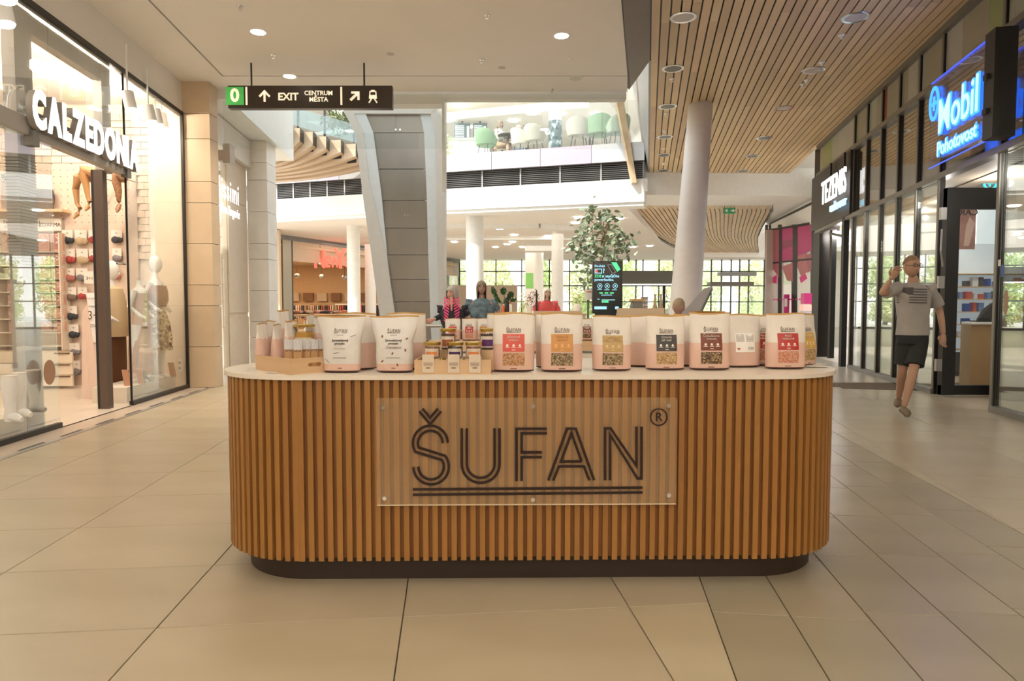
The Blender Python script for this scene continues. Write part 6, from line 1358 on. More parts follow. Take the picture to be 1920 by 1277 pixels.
def mannequin(lab, px, Y, z0, clothing, H=1.78, head=True, face=1):
    x = X_(px, Y); t = thing('mannequin', lab, 'mannequin', (x, Y, z0)); s = H/1.78
    def T(*p): return tuple(q*s for q in p)
    rg = [(.0, .83, .14, .10), (0, .95, .15, .105), (0, 1.06, .115, .085), (0, 1.18, .125, .095), (-.01, 1.30, .15, .11), (-.01, 1.40, .15, .085), (0, 1.45, .07, .06), (.0, 1.50, .045, .045), (.0, 1.56, .045, .045)]
    mb = MB(); n = 18; vs_ = []
    for (cx_, z, a, b) in rg:
        for k in range(n): q = 2*PI*k/n; vs_.append((cx_*s+a*s*math.cos(q)*.8, b*s*math.sin(q), z*s))
    fs = [(i*n+k, i*n+(k+1) % n, (i+1)*n+(k+1) % n, (i+1)*n+k) for i in range(len(rg)-1) for k in range(n)]; mb.add(vs_, fs)
    mb.build('torso', M_mq, t, world=False, smooth=True)
    if head: m2 = MB(); m2.ell((.012*s*face, 0, 1.67*s), (.095*s, .078*s, .13*s), 18, 12); m2.tube([(.085*s*face, 0, 1.68*s), (.108*s*face, 0, 1.655*s), (.09*s*face, 0, 1.64*s)], .011*s, 8); m2.build('head', M_mq, t, world=False, smooth=True)
    for sg_ in (-1, 1): MB().tube([T(.0, .08*sg_, .88), T(.03*sg_, .09*sg_, .48), T(0, .09*sg_, .08)], [.085*s, .058*s, .034*s], 14).build('leg', M_mq, t, world=False, smooth=True); MB().tube([T(-.03, .09*sg_, .05), T(.08, .09*sg_, .03), T(.14, .09*sg_, .02)], [.035*s, .032*s, .018*s], 10).build('foot', M_mq, t, world=False, smooth=True)
    for sg_ in (-1, 1): MB().tube([T(-.0, .13*sg_, 1.40), T(-.05, .19*sg_, 1.15), T(.10, .16*sg_, 1.02), T(.15, .12*sg_, .98)], [.045*s, .038*s, .028*s, .02*s], 12).build('arm', M_mq, t, world=False, smooth=True)
    for nm, m, rings in clothing:
        mb = MB(); vs_ = []; n = 28
        for i, (z, a, b, fl) in enumerate(rings):
            for k in range(n): q = 2*PI*k/n; w_ = 1+fl*math.sin(k*PI*2/4+i*.4); vs_.append((a*s*w_*math.cos(q), b*s*w_*math.sin(q), z*s))
        mb.add(vs_, [(i*n+k, i*n+(k+1) % n, (i+1)*n+(k+1) % n, (i+1)*n+k) for i in range(len(rings)-1) for k in range(n)]); mb.build(nm, m, t, world=False, smooth=True)
    return t
M_leo = voro('leopard_print', [(.50, .38, .20), (.16, .09, .04), (.62, .50, .30), (.42, .30, .15), (.24, .15, .08)], 34, .7, .1)
mannequin('white mannequin in a leopard skirt and bronze off-shoulder wrap in shop window', 292, 9.3, .20, [('skirt', M_leo, [(.42, .20, .17, .10), (.60, .20, .17, .09), (.80, .185, .16, .06), (.95, .15, .125, .03), (1.03, .125, .10, .0)]), ('wrap_top', mat('bronze_wrap', (.30, .15, .075), .5, var=.2, scale=14), [(1.05, .14, .13, .02), (1.15, .17, .18, .04), (1.27, .165, .19, .04), (1.36, .145, .17, .02)])], 1.70)
mannequin('mannequin in beige coat and brown trousers behind the dark door post', 210, 9.2, .0, [('trousers', mat('brown_trouser', (.17, .07, .03), .7), [(.05, .15, .16, 0), (.4, .16, .16, .0), (.85, .16, .15, 0), (1.0, .14, .12, 0)]), ('coat', mat('camel_coat', (.60, .46, .28), .8), [(.78, .22, .22, .03), (1.0, .20, .20, .03), (1.25, .17, .19, .02), (1.42, .13, .15, 0), (1.46, .07, .07, 0)])], 1.82)
mannequin('mannequin in long bronze nightgown standing left of the leopard skirt', 262, 8.9, .20, [('gown', mat('bronze_gown', (.50, .30, .18), .5, var=.15, scale=6), [(.15, .17, .15, .08), (.5, .17, .15, .07), (.9, .15, .13, .05), (1.1, .12, .11, .02), (1.36, .13, .12, .0)])], 1.55, head=False)
for i, (px, Y, lab) in enumerate(((236, 8.5, 'tilted copper-coloured price tile by the door edge on platform'), (322, 9.6, 'tilted bronze price tile at the right end of platform'), (262, 8.75, 'small tilted price tile left of the mannequin feet'))):
    x = X_(px, Y); t = thing('price_tile', lab, 'price tile', (x, Y, .20), 0, 'price tiles on the window platform'); MB().hexa([(x-.01, Y-.07, .2), (x+.07, Y-.07, .2), (x+.07, Y-.05, .2), (x-.01, Y-.05, .2), (x-.08, Y, .40), (x+.0, Y, .40), (x, Y+.02, .40), (x-.08, Y+.02, .40)]).build('tile', mat('copper_tile', (.40, .20, .11), .4), t); MB().box(x-.03, x, Y+.0, Y+.03, .2, .28).build('prop', M_dark, t)
so = thing('wall_socket', 'double white wall socket behind the shop window', 'socket', (X_(337, 9.97), 9.97, Z_(702, 9.97))); MB().box(X_(333, 9.97), X_(341, 9.97), 9.96, 9.98, Z_(697, 9.97), Z_(673, 9.97)).build('plate', M_whitet, so)
for py in (680, 690): MB().tube([W(337, py, 9.96), W(337, py, 9.95)], .018, 10).build('outlet', mat('print_grey', (0, 0, 0)), so)
tg = thing('door_tag', 'oval pink sticker on the near shop glass', 'sticker', tuple(W(87, 698, 6.35))); c = W(87, 698, 6.35); MB().add([(c.x+KL*.12*math.cos(a*PI/12)+.03, c.y+.10*math.cos(a*PI/12), c.z+.12*math.sin(a*PI/12)) for a in range(24)], [tuple(range(24))]).build('sticker', mat('copper_tile', (0, 0, 0)), tg)
# shop track spots
for i, (px, py, Y) in enumerate(((10, 45, 4.9), (12, 0, 4.6), (246, 205, 7.9), (284, 228, 8.7), (297, 234, 9.1), (308, 241, 9.5))):
    c = W(px, py, Y); t = thing('track_spotlight', 'white cylindrical spotlight in the stocking shop, '+('lower one at top left corner', 'upper one at the top left corner', 'large one right of the grey post', 'first of the row of three', 'middle one of the row of three', 'last of the row, next to the end wall')[i], 'spotlight', tuple(c), 0, 'shop track spotlights')
    MB().tube([c, c+Vector((-.04, .0, .20))], .065, 14).build('spot_body', M_white, t, smooth=True); MB().tube([c-Vector((-.002, 0, .012)), c], .056, 14).build('spot_lens', M_lamp, t); MB().tube([c+Vector((-.04, 0, .2)), (c.x-.04, c.y, 4.25)], .012, 6).build('stem', M_white, t)
for i, (px, py) in enumerate(((100, 124), (100, 142), (17, 167), (9, 262))):
    c = G(px, py, 4.24); top(MB().lathe([(.08, -.015), (.09, 0)], c, 16), 'ceiling_spot', M_lamp, 'glowing ceiling spot inside the stocking shop, '+('upper of the pair', 'lower of the pair', 'at the left, middle', 'at the left, lowest')[i], 'ceiling light', 'stocking shop ceiling spots')
# ================================================================ RIGHT SHOPS
# open black glazed door of the phone shop
dy = 8.95
dr = struct(MB().box(X_(1766, dy), X_(1790, dy), dy-.05, dy+.05, .02, 2.78), 'door_2', M_black)
x1 = xR(3.9, 7.66)
MB().box(X_(1766, dy), X_(1858, dy)+.25, dy-.04, dy+.04, 2.50, 2.78).build('top_rail', M_black, dr); MB().box(X_(1766, dy), X_(1858, dy)+.25, dy-.04, dy+.04, .02, .15).build('bottom_rail', M_black, dr); MB().box(X_(1790, dy), X_(1862, dy), dy-.005, dy+.005, .15, 2.5).build('glass_pane', G_shop, dr)
for z in (.35, 1.45, 2.35): MB().box(X_(1757, dy-.1), X_(1768, dy-.1), dy-.12, dy-.08, z, z+.16).build('hinge', M_steel, dr)
MB().tube([W(1766, 430, 8.8), W(1764, 470, 8.75), W(1768, 500, 8.8)], .012, 8).build('pull_handle', M_steel, dr)
def XR(X0, Y): return X0+KR*Y
# desk, shelves, reflection panels inside
dk = thing('sales_desk', 'angular wooden sales desk inside the phone shop', 'desk', (X_(1835, 9.6), 9.6, 0)); a = G(1803, 722); MB().prism([(X_(1803, 10.2), 10.2, 0), (X_(1823, 9.7), 9.7, 0), (X_(1910, 9.9), 9.9, 0), (X_(1910, 10.6), 10.6, 0)], (0, 0, .95)).build('body', mat('desk_wood', (.42, .26, .12), .4), dk); MB().prism([(X_(1802, 10.2), 10.18, .95), (X_(1822, 9.65), 9.65, .95), (X_(1912, 9.85), 9.85, .95), (X_(1912, 10.6), 10.62, .95)], (0, 0, .03)).build('worktop', M_whitet, dk)
mo_ = thing('monitor', 'tilted black monitor on the wooden sales desk', 'monitor', (X_(1845, 9.9), 9.9, .98)); MB().hexa([W(1826, 609, 9.9), W(1860, 609, 9.9), W(1860, 607, 10), W(1826, 607, 10), W(1842, 580, 9.95), W(1870, 560, 9.95), W(1870, 559, 10.05), W(1842, 579, 10.05)]).build('screen', M_black, mo_); MB().box(X_(1835, 9.9), X_(1860, 9.9), 9.9, 10.1, .98, 1.0).build('foot', M_black, mo_)
sy2 = 11.6
us = thing('wall_display', 'backlit shelving wall with boxed accessories in the phone shop', 'shelf unit', (X_(1840, sy2), sy2+.2, 0)); MB().box(X_(1780, sy2), X_(1990, sy2), sy2+.3, sy2+.34, 0, 2.9).build('back_panel', mat('shop_backlit', (.42, .46, .46), .5, emit=.22, ecol=(.8, .92, 1)), us)
for i in range(7): MB().box(X_(1782, sy2), X_(1988, sy2), sy2, sy2+.3, .45+i*.22, .463+i*.22).build('shelf', mat('golden_wood', (0, 0, 0)), us)
MB().box(X_(1780, sy2), X_(1990, sy2), sy2, sy2+.3, 0, .4).build('base_cabinet', mat('dark_cab', (.05, .05, .05), .5), us)
bc = [mat('box_%d' % i, c, .5) for i, c in enumerate([(.03, .08, .35), (.6, .62, .65), (.05, .05, .06), (.15, .25, .5), (.5, .1, .08)])]
for r in range(6):
    for c in range(14):
        if random.random() < .2: continue
        x = X_(1786, sy2)+c*.125+random.uniform(-.02, .02); w_ = random.uniform(.05, .10); h_ = random.uniform(.08, .16)
        ci_ = random.randrange(5); top(MB().box(x, x+w_, sy2+.04, sy2+.14, .465+r*.22, .465+r*.22+h_), 'accessory_box', bc[ci_], '%s accessory box on %s backlit shelf from the floor, place %s from the left' % (('navy', 'pale grey', 'black', 'blue', 'red')[ci_], ('first', 'second', 'third', 'fourth', 'fifth', 'sixth')[r], 'one two three four five six seven eight nine ten eleven twelve thirteen fourteen'.split()[c]), 'box', 'accessory boxes in the phone shop')
def pst(lab, px0, px1, py0, py1, Y, m, extra=None):  # panels modelling what the door glass reflects, lettering mirrored
    t = thing('reflection_poster', lab, 'poster', (X_((px0+px1)/2, Y), Y, Z_(py1, Y))); MB().box(X_(px0, Y), X_(px1, Y), Y, Y+.02, Z_(py1, Y), Z_(py0, Y)).build('panel', m, t)
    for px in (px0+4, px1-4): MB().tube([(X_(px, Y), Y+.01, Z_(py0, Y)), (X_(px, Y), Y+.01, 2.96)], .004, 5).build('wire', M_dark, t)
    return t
t = pst('pink poster built as a door-glass reflection, with mirrored CARE lettering', 1787, 1824, 392, 468, 10.9, mat('poster_pink', (.38, .20, .17), .5, var=.3, scale=3)); o = text('mirrored_text', 'CARE', .15, M_dark, t, (0, -.01, Z_(400, 10.9)-t.location.z), ext=.001, bold=.002); o.scale = (-1, 1, 1)
MB().prism([(X_(x, 10.9), 10.89, Z_(y, 10.9)) for x, y in ((1802, 462), (1812, 462), (1822, 420), (1812, 408), (1806, 425))], (0, .008, 0)).build('printed_figure', mat('pale_figure', (.6, .42, .34), .5), t)
t = pst('white panel built as a door-glass reflection, with mirrored dark lettering', 1826, 1900, 370, 458, 11.2, mat('reflection_panel', (.6, .68, .7), .5, emit=.35, ecol=(.8, .95, 1))); o = text('mirrored_text', 'SAMSUNG', .20, M_dark, t, (.20, -.01, Z_(384, 11.2)-t.location.z), ext=.001, bold=.003); o.scale = (-1, 1, 1)
t = thing('round_sign', 'round teal plus sign glowing above the open black door', 'sign', (X_(1849, 9.6), 9.6, Z_(348, 9.6)-.1)); mb = MB(); cx_, cz_ = X_(1849, 9.6), Z_(346, 9.6); M_teal = mat('teal_glow', (.02, .3, .38), .5, emit=.5, ecol=(.02, .38, .5)); stroke(mb, [(cx_+.085*math.cos(a*PI/10), cz_+.085*math.sin(a*PI/10)) for a in range(20)], .03, 9.6, 9.62, True); stroke(mb, [(cx_-.045, cz_), (cx_+.045, cz_)], .02, 9.6, 9.62); stroke(mb, [(cx_, cz_-.045), (cx_, cz_+.045)], .02, 9.605, 9.625); mb.build('ring_and_plus', M_teal, t)
MB().tube([(cx_, 9.62, cz_+.09), (cx_, 9.62, 2.96)], .006, 5).build('hanger', M_dark, t)
bn2 = thing('waste_column', 'dark rounded column bin inside the phone shop window', 'bin', (X_(1905, 8.6), 8.6, 0)); MB().lathe([(.17, 0), (.18, .05), (.16, 1.0), (.14, 1.05)], (X_(1905, 8.6), 8.6, 0), 20).build('body', mat('bin_brown', (.10, .08, .07), .4), bn2, smooth=True); MB().lathe([(.175, 0), (.175, .04)], (X_(1905, 8.6), 8.6, 0), 20).build('base_ring', M_black, bn2)
for i, (px, py, rw_, rh_, m, lab) in enumerate(((1886, 567, .05, .14, mat('copper_tile', (0, 0, 0)), 'oval orange sticker on the near phone shop glass'), (1880, 508, .05, .09, mat('box_0', (0, 0, 0)), 'small blue sticker on the near phone shop glass'), (1874, 493, .04, .05, M_whitet, 'small white sticker on the near phone shop glass'))):
    Y = 1251.6*3.90/(px-1214); c = W(px, py, Y); n = 20 if i == 0 else 4; mb = MB(); mb.add([(c.x+KR*rw_*math.cos(2*PI*k/n+PI/4), c.y+rw_*math.cos(2*PI*k/n+PI/4), c.z+rh_*math.sin(2*PI*k/n+PI/4)) for k in range(n)], [tuple(range(n))]); top(mb, 'glass_sticker', m, lab, 'sticker')
# neon sign on clear panel
bs = thing('neon_sign', 'clear panel with blue neon lettering for the phone emergency shop', 'sign', (XR(3.74, 9.0), 9.0, 3.05)); bs.rotation_euler = (0, 0, math.atan2(-1, -KR)) 
Ls = (9.0-7.44)*math.sqrt(1+KR*KR)
MB().box(0, Ls, -.006, .006, 0, 1.10).build('clear_panel', glass('neon_panel_glass', (.80, .78, .85), .12, .5), bs, world=False)
M_nb = mat('blue_neon', (.02, .12, .9), .4, emit=2.4, ecol=(.03, .20, 1.0)); M_nb2 = mat('blue_neon_core', (.2, .35, 1), .4, emit=2.2, ecol=(.22, .38, 1.0)); M_be2 = mat('blue_edge', (.05, .1, .6), .4, emit=.9, ecol=(.05, .12, .9))
for z0, z1 in ((-.012, .0), (1.10, 1.112)): MB().box(0, Ls, -.008, .008, z0, z1).build('lit_edge', M_be2, bs, world=False)
for yy, mm, bb, ex in ((-.03, M_nb, .022, .008), (-.042, M_nb2, .002, .004)):
    text('neon_text', 'Mobil', .60, mm, bs, (.33, yy, .55), ext=ex, bold=bb, align='LEFT', sx=.80); text('neon_text', 'Pohotovost', .25, mm, bs, (.33, yy, .16), ext=ex, bold=bb*.6, align='LEFT', sx=.90)
mb = MB(); stroke(mb, [(.17+.125*math.cos(a*PI/12), .80+.20*math.sin(a*PI/12)) for a in range(24)], .045, -.035, -.02, True); stroke(mb, [(.10, .80), (.24, .80)], .04, -.035, -.02); stroke(mb, [(.17, .71), (.17, .89)], .04, -.036, -.021); mb.build('neon_circle', M_nb, bs, world=False)
MB().box(Ls-.02, Ls+.20, -.06, .16, -.02, 1.13).build('black_channel', M_black, bs, world=False)
for z in (.25, .62): MB().box(Ls+.02, Ls+.10, -.09, -.06, z, z+.06).build('bracket', M_dark, bs, world=False)
l_ = bpy.data.lights.new('neon_lamp', 'AREA'); l_.energy = 5; l_.color = (.2, .3, 1); l_.size = 1.2; lo = bpy.data.objects.new('neon_lamp', l_); COL.objects.link(lo); lo.parent = bs; lo.location = (.8, -.08, .6); lo.rotation_euler = (-PI/2, 0, 0)
# black entrance of the underwear shop
tz = struct(MB().box(X_(1527, 16.2), X_(1556, 16.2), 16.0, 16.35, 0, 5.0), 'wall_black_portal', mat('portal_brown_black', (.020, .014, .010), .4))
MB().kbox(KR, 3.90, 4.05, 13.05, 16.1, 3.0, 4.25).build('sign_board', mat('portal_brown_black', (0, 0, 0)), tz)
MB().box(X_(1548, 16.2), X_(1552, 16.2), 15.985, 16.0, .52, .66).build('socket_plate', M_grey, tz)
for (xa, xb, Y) in ((1557, 1566, 15.6), (1579, 1589, 13.4)): MB().box(X_(xa, Y), X_(xb, Y), Y, Y+.1, 0, 3.0).build('door_jamb', M_black, tz)
MB().tube([W(1557, 438, 15.5), W(1590, 445, 13.4)], .03, 8).build('cross_bar', mat('bronze_cap', (0, 0, 0)), tz)
MB().box(X_(1566, 16.5), X_(1582, 16.5), 16.5, 16.52, .2, 3.0).build('glass_pane', G_dark, tz)
tsn = thing('shop_sign', 'white illuminated capital letters on the black portal at the right', 'sign', (XR(3.80, 14.8), 14.8, 3.38)); tsn.rotation_euler = (0, 0, math.atan2(-1, -KR))
text('letter_row', 'TEZENIS', .70, M_signw, tsn, (0, -.0, .27), ext=.012, bold=.003, align='LEFT', sx=.68, space=1.06); text('letter_row', 'underwear', .26, mat('sign_blue_white', (.6, .8, .9), .5, emit=.8, ecol=(.5, .75, .9)), tsn, (.75, 0, -.12), ext=.02, bold=.003, align='LEFT', sx=1.0)
for x in (.55, 1.55): MB().box(x, x+.05, .02, .06, .5, .85).build('bracket', M_dark, tsn, world=False)
struct(MB().kbox(KR, 4.1, 7.2, 13.2, 19, -.0, .004), 'floor_underwear_shop', mat('bright_floor', (.72, .62, .52), .4))
# pink shop
pkm = [mat('pink_film_%d' % i, c, .35) for i, c in enumerate([(.42, .02, .14), (.34, .10, .12), (.62, .03, .20), (.42, .14, .15), (.26, .02, .08)])]
Yp = 19.5
pk_ = struct(MB().box(X_(1440, Yp+2), X_(1526, Yp), Yp+2.2, Yp+2.3, 0, 3.7), 'wall_pink_shop', mat('pink_shop_inner', (.46, .36, .30), .6))
def pq(px, py, d=0): t = (px-1440)/(1526-1440); Y = 22.0+(Yp-22.0)*t-d; return W(px, py, Y)
def pquad(nm, pts, m, th=.03, d=0): return MB().prism([pq(x, y, d) for x, y in pts], (0, th, 0)).build(nm, m, pk_)
for px, w_ in ((1437, 3), (1444, 2), (1461, 5), (1487, 8), (1523, 4)): pquad('mullion', [(px, 600), (px+w_, 600), (px+w_, 421), (px, 421)], M_black, .12, .03)
pquad('transom', [(1444, 492), (1523, 484), (1523, 487), (1444, 495)], M_black, .1, .02); pquad('transom', [(1440, 430), (1523, 416), (1523, 421), (1440, 433)], M_black, .1, .02); pquad('transom', [(1444, 604), (1523, 604), (1523, 607), (1444, 607)], M_black, .1, .02)
for a, b in ((1446, 1461), (1466, 1487), (1495, 1523)): pquad('glass_pane', [(a, 700), (b, 700), (b, 424), (a, 428)], G_cur, .01)
for pts, i in (([(1446, 430), (1461, 428), (1461, 520), (1446, 500)], 1), ([(1466, 428), (1487, 425), (1487, 490), (1466, 490)], 0), ([(1495, 424), (1523, 421), (1523, 470), (1495, 480)], 0), ([(1495, 470), (1512, 465), (1518, 505), (1503, 520), (1495, 500)], 3), ([(1499, 520), (1510, 513), (1514, 522), (1502, 531)], 2), ([(1466, 500), (1487, 492), (1487, 528), (1476, 526)], 3), ([(1508, 478), (1523, 475), (1523, 505), (1514, 512)], 1), ([(1449, 520), (1457, 515), (1456, 532), (1450, 530)], 2), ([(1466, 452), (1487, 448), (1487, 462), (1466, 468)], 4)): pquad('film_shape', pts, pkm[i], .012, .02)
mb = MB()
for i in range(13): c = pq(1446+i*6, 562-i*.1, .04); mb.box(c.x-.03, c.x+.03, c.y, c.y+.02, c.z-.02, c.z+.02)
mb.build('dot_row', pkm[2], pk_, kind='stuff')
t = thing('pink_kiosk', 'pink and white leaflet stand inside the pink shop window', 'kiosk', (X_(1475, 20.7), 20.7, 0)); MB().box(X_(1470, 20.75), X_(1480, 20.75), 20.75, 20.8, 0, Z_(552, 20.7)).build('pink_panel', pkm[2], t); MB().box(X_(1471, 20.74), X_(1476, 20.74), 20.73, 20.75, Z_(575, 20.7), Z_(560, 20.7)).build('white_sheet', M_whitet, t)
t = thing('pink_kiosk', 'magenta terminal with a lit white top at the edge of pink shop', 'kiosk', (X_(1514, 19.0), 19.0, 0)); MB().box(X_(1508, 19), X_(1522, 19), 19, 19.25, Z_(570, 19), Z_(550, 19)).build('magenta_panel', pkm[2], t); MB().box(X_(1506, 19), X_(1522, 19), 18.98, 19.25, Z_(583, 19), Z_(571, 19)).build('lit_top', mat('warm_box', (.85, .5, .42), .5, emit=.3), t); MB().box(X_(1507, 19), X_(1522, 19), 19.0, 19.25, 0, Z_(583, 19)).build('body', mat('box_1', (0, 0, 0)), t)
MB().lathe([(.06, 0), (.06, .03)], (X_(1517, 18.97), 18.97, Z_(592, 19)), 12).build('red_button', pkm[2], t)

MB().box(0, Lneed, .03, .05, .12, .15).build('mounting_rail', M_grey, cs, world=False)
for x_ in (.3, 1.0, 1.8): MB().box(x_, x_+.03, .0, .10, -.02, .14).build('mount', M_grey, cs, world=False)
# ================================================================ PEOPLE
def skin(name, nodes, edges, m, parent, lv=2):
    me = bpy.data.meshes.new(name); me.from_pydata([n[0] for n in nodes], edges, []); me.materials.append(m)
    o = bpy.data.objects.new(name, me); COL.objects.link(o); o.parent = parent
    sk = o.modifiers.new('skin', 'SKIN'); sk.use_smooth_shade = True
    if not me.skin_vertices: me.attributes
    lay = me.skin_vertices[0].data if len(me.skin_vertices) else None
    for i, n in enumerate(nodes):
        r = n[1]; lay[i].radius = (r, r) if not isinstance(r, tuple) else r; lay[i].use_root = (i == 0)
    sb = o.modifiers.new('sub', 'SUBSURF'); sb.levels = lv; sb.render_levels = lv
    return o
def loft(mb, rings, n=24, wrinkle=0, cap=True):
    """rings: (cx, cy, cz, rx, ry)"""
    vs_ = []
    for i, (cx_, cy_, cz_, a, b) in enumerate(rings):
        for k in range(n):
            q = 2*PI*k/n; w_ = 1+wrinkle*math.sin(3*q+i*1.3)+wrinkle*.7*math.sin(5*q-i*2); vs_.append((cx_+a*w_*math.cos(q), cy_+b*w_*math.sin(q), cz_))
    fs = [(i*n+k, i*n+(k+1) % n, (i+1)*n+(k+1) % n, (i+1)*n+k) for i in range(len(rings)-1) for k in range(n)]
    if cap: fs += [tuple(range(n-1, -1, -1)), tuple(range((len(rings)-1)*n, len(rings)*n))]
    return mb.add(vs_, fs)
def hand(parent, wrist, tip, m, nrm=(0, -1, 0), thumb=1, curl=.5):
    w_, t_ = Vector(wrist), Vector(tip); d = (t_-w_).normalized(); nr = Vector(nrm); sd = d.cross(nr).normalized(); nr = sd.cross(d).normalized(); L = .185
    mb = MB(); vs_ = []; P_ = [w_, w_+d*.03, w_+d*.07, w_+d*.098]; Wd = [.026, .034, .042, .040]; Th = [.020, .017, .015, .012]; n = 12
    for p, a, b in zip(P_, Wd, Th):
        for k in range(n): q = 2*PI*k/n; vs_.append(p+sd*a*math.cos(q)+nr*b*math.sin(q))
    mb.add(vs_, [(i*n+k, i*n+(k+1) % n, (i+1)*n+(k+1) % n, (i+1)*n+k) for i in range(3) for k in range(n)]+[tuple(range(n-1, -1, -1)), tuple(range(3*n, 4*n))])
    for i, (o_, ln) in enumerate(((-.030, .066), (-.010, .078), (.010, .074), (.029, .058))):
        b = w_+d*.090+sd*o_; pts = [b]; dd = d.copy()
        for s_ in (.45, .32, .23):
            dd = (dd-nr*(-curl)*.55).normalized() if False else (dd*math.cos(curl*.7)+nr*math.sin(curl*.7)).normalized(); pts.append(pts[-1]+dd*ln*s_)
        mb.tube(pts, [.0092, .0088, .0080, .0062], 8)
    b = w_+d*.035+sd*(-.030)*thumb; mb.tube([b, b+(d*.5-sd*.8*thumb+nr*.3).normalized()*.032, b+(d*.5-sd*.8*thumb+nr*.3).normalized()*.032+(d*.85-sd*.3*thumb+nr*.4).normalized()*.032, b+(d*.5-sd*.8*thumb+nr*.3).normalized()*.032+(d*.85-sd*.3*thumb+nr*.4).normalized()*.052], [.013, .011, .010, .007], 8)
    return mb.build('hand', m, parent, smooth=True, world=False)
def headmesh(parent, c, s, skinm, hairm, hair='short', yaw=0, glasses=False, tilt=0):
    """face looks along local -y turned by yaw"""
    h = thing('head', None, None, c, yaw); h.parent = parent; h.rotation_euler = (0, tilt, yaw)
    mb = MB(); n, m_ = 26, 20; vs_ = []
    for i in range(m_+1):
        ph = PI*i/m_; z = -math.cos(ph); r = math.sin(ph)
        for k in range(n):
            q = 2*PI*k/n; x = r*math.cos(q); y = r*math.sin(q)
            X_h = x*.074; Y_h = y*.094; Z_h = z*.116
            if z < 0: X_h *= 1-.30*z*z; Y_h = Y_h*(1-.10*z*z)-.004*(-z) if y < 0 else Y_h*(1-.35*z*z)
            fr_ = max(0, -y)
            Y_h -= .010*math.exp(-((x/.18)**2+((z+.38)/.10)**2))*fr_  # lips
            Y_h -= .008*math.exp(-((x/.25)**2+((z+.78)/.16)**2))*fr_  # chin
            Y_h -= .024*math.exp(-((x/.13)**2+((z+.12)/.13)**2))*fr_+.012*math.exp(-((x/.09)**2+((z-.10)/.16)**2))*fr_
            Y_h += .011*(math.exp(-(((x-.36)/.19)**2+((z-.05)/.12)**2))+math.exp(-(((x+.36)/.19)**2+((z-.05)/.12)**2)))*fr_
            Y_h -= .006*math.exp(-((z-.25)/.08)**2)*fr_*(abs(x) < .7)
            vs_.append((X_h*s, Y_h*s, Z_h*s))
    mb.add(vs_, [(i*n+k, i*n+(k+1) % n, (i+1)*n+(k+1) % n, (i+1)*n+k) for i in range(m_) for k in range(n)])
    for sg_ in (-1, 1): mb.ell((sg_*.076*s, .008*s, -.002*s), (.010*s, .020*s, .032*s), 10, 8)
    mb.build('face', skinm, h, world=False, smooth=True)
    e = MB()
    for sg_ in (-1, 1): e.ell((sg_*.028*s, -.078*s, .006*s), (.012*s, .008*s, .007*s), 10, 6)
    e.build('eyes', mat('eye_white', (.5, .45, .42), .3), h, world=False, smooth=True, kind='stuff')
    e = MB()
    for sg_ in (-1, 1): e.ell((sg_*.028*s, -.085*s, .006*s), (.005*s, .003*s, .005*s), 8, 6); e.box(sg_*.028*s-.014*s, sg_*.028*s+.014*s, -.092*s, -.080*s, .022*s, .026*s)
    e.build('pupils_and_brows', M_dark, h, world=False, kind='stuff')
    MB().ell((0, -.093*s, -.046*s), (.020*s, .006*s, .006*s), 10, 6).build('mouth', mat('lip_red', (.42, .16, .12), .5), h, world=False, smooth=True)
    hb = MB(); vs_ = []; lim = {'short': .12, 'bob': -.62, 'long': -.95}[hair]
    for i in range(13):
        for k in range(n):
            q = 2*PI*k/n; back = .5+.5*math.sin(q); lo = lim*back+(.55 if hair == 'short' else .42)*(1-back)
            if hair != 'short' and math.sin(q) > -.55: lo = lim
            z = 1-(1-lo)*i/12; r = math.sqrt(max(0, 1-min(1, z*z))) if z > 0 or hair == 'short' else 1.0-.10*abs(z)*(hair == 'long')
            g = 1.06 if hair == 'short' else 1.20
            vs_.append((r*math.cos(q)*.076*g*s, r*math.sin(q)*.096*g*s+.004*s, z*.118*(1.05 if hair == 'short' else 1.10)*s*(1.5 if (hair == 'long' and z < 0) else 1)))
    hb.add(vs_, [(i*n+k, (i+1)*n+k, (i+1)*n+(k+1) % n, i*n+(k+1) % n) for i in range(12) for k in range(n)]); hb.build('hair', hairm, h, world=False, smooth=True)
    if glasses:
        g = MB()
        for sg_ in (-1, 1): stroke(g, [(sg_*.032*s+.023*s*math.cos(a*PI/8), .006*s+.016*s*math.sin(a*PI/8)) for a in range(16)], .004*s, -.105*s, -.100*s, True); g.bar((sg_*.055*s, -.100*s, .008*s), (sg_*.078*s, .01*s, .012*s), .003*s, .004*s)
        g.box(-.009*s, .009*s, -.106*s, -.101*s, .006*s, .010*s); g.build('glasses', M_black, h, world=False)
    return h
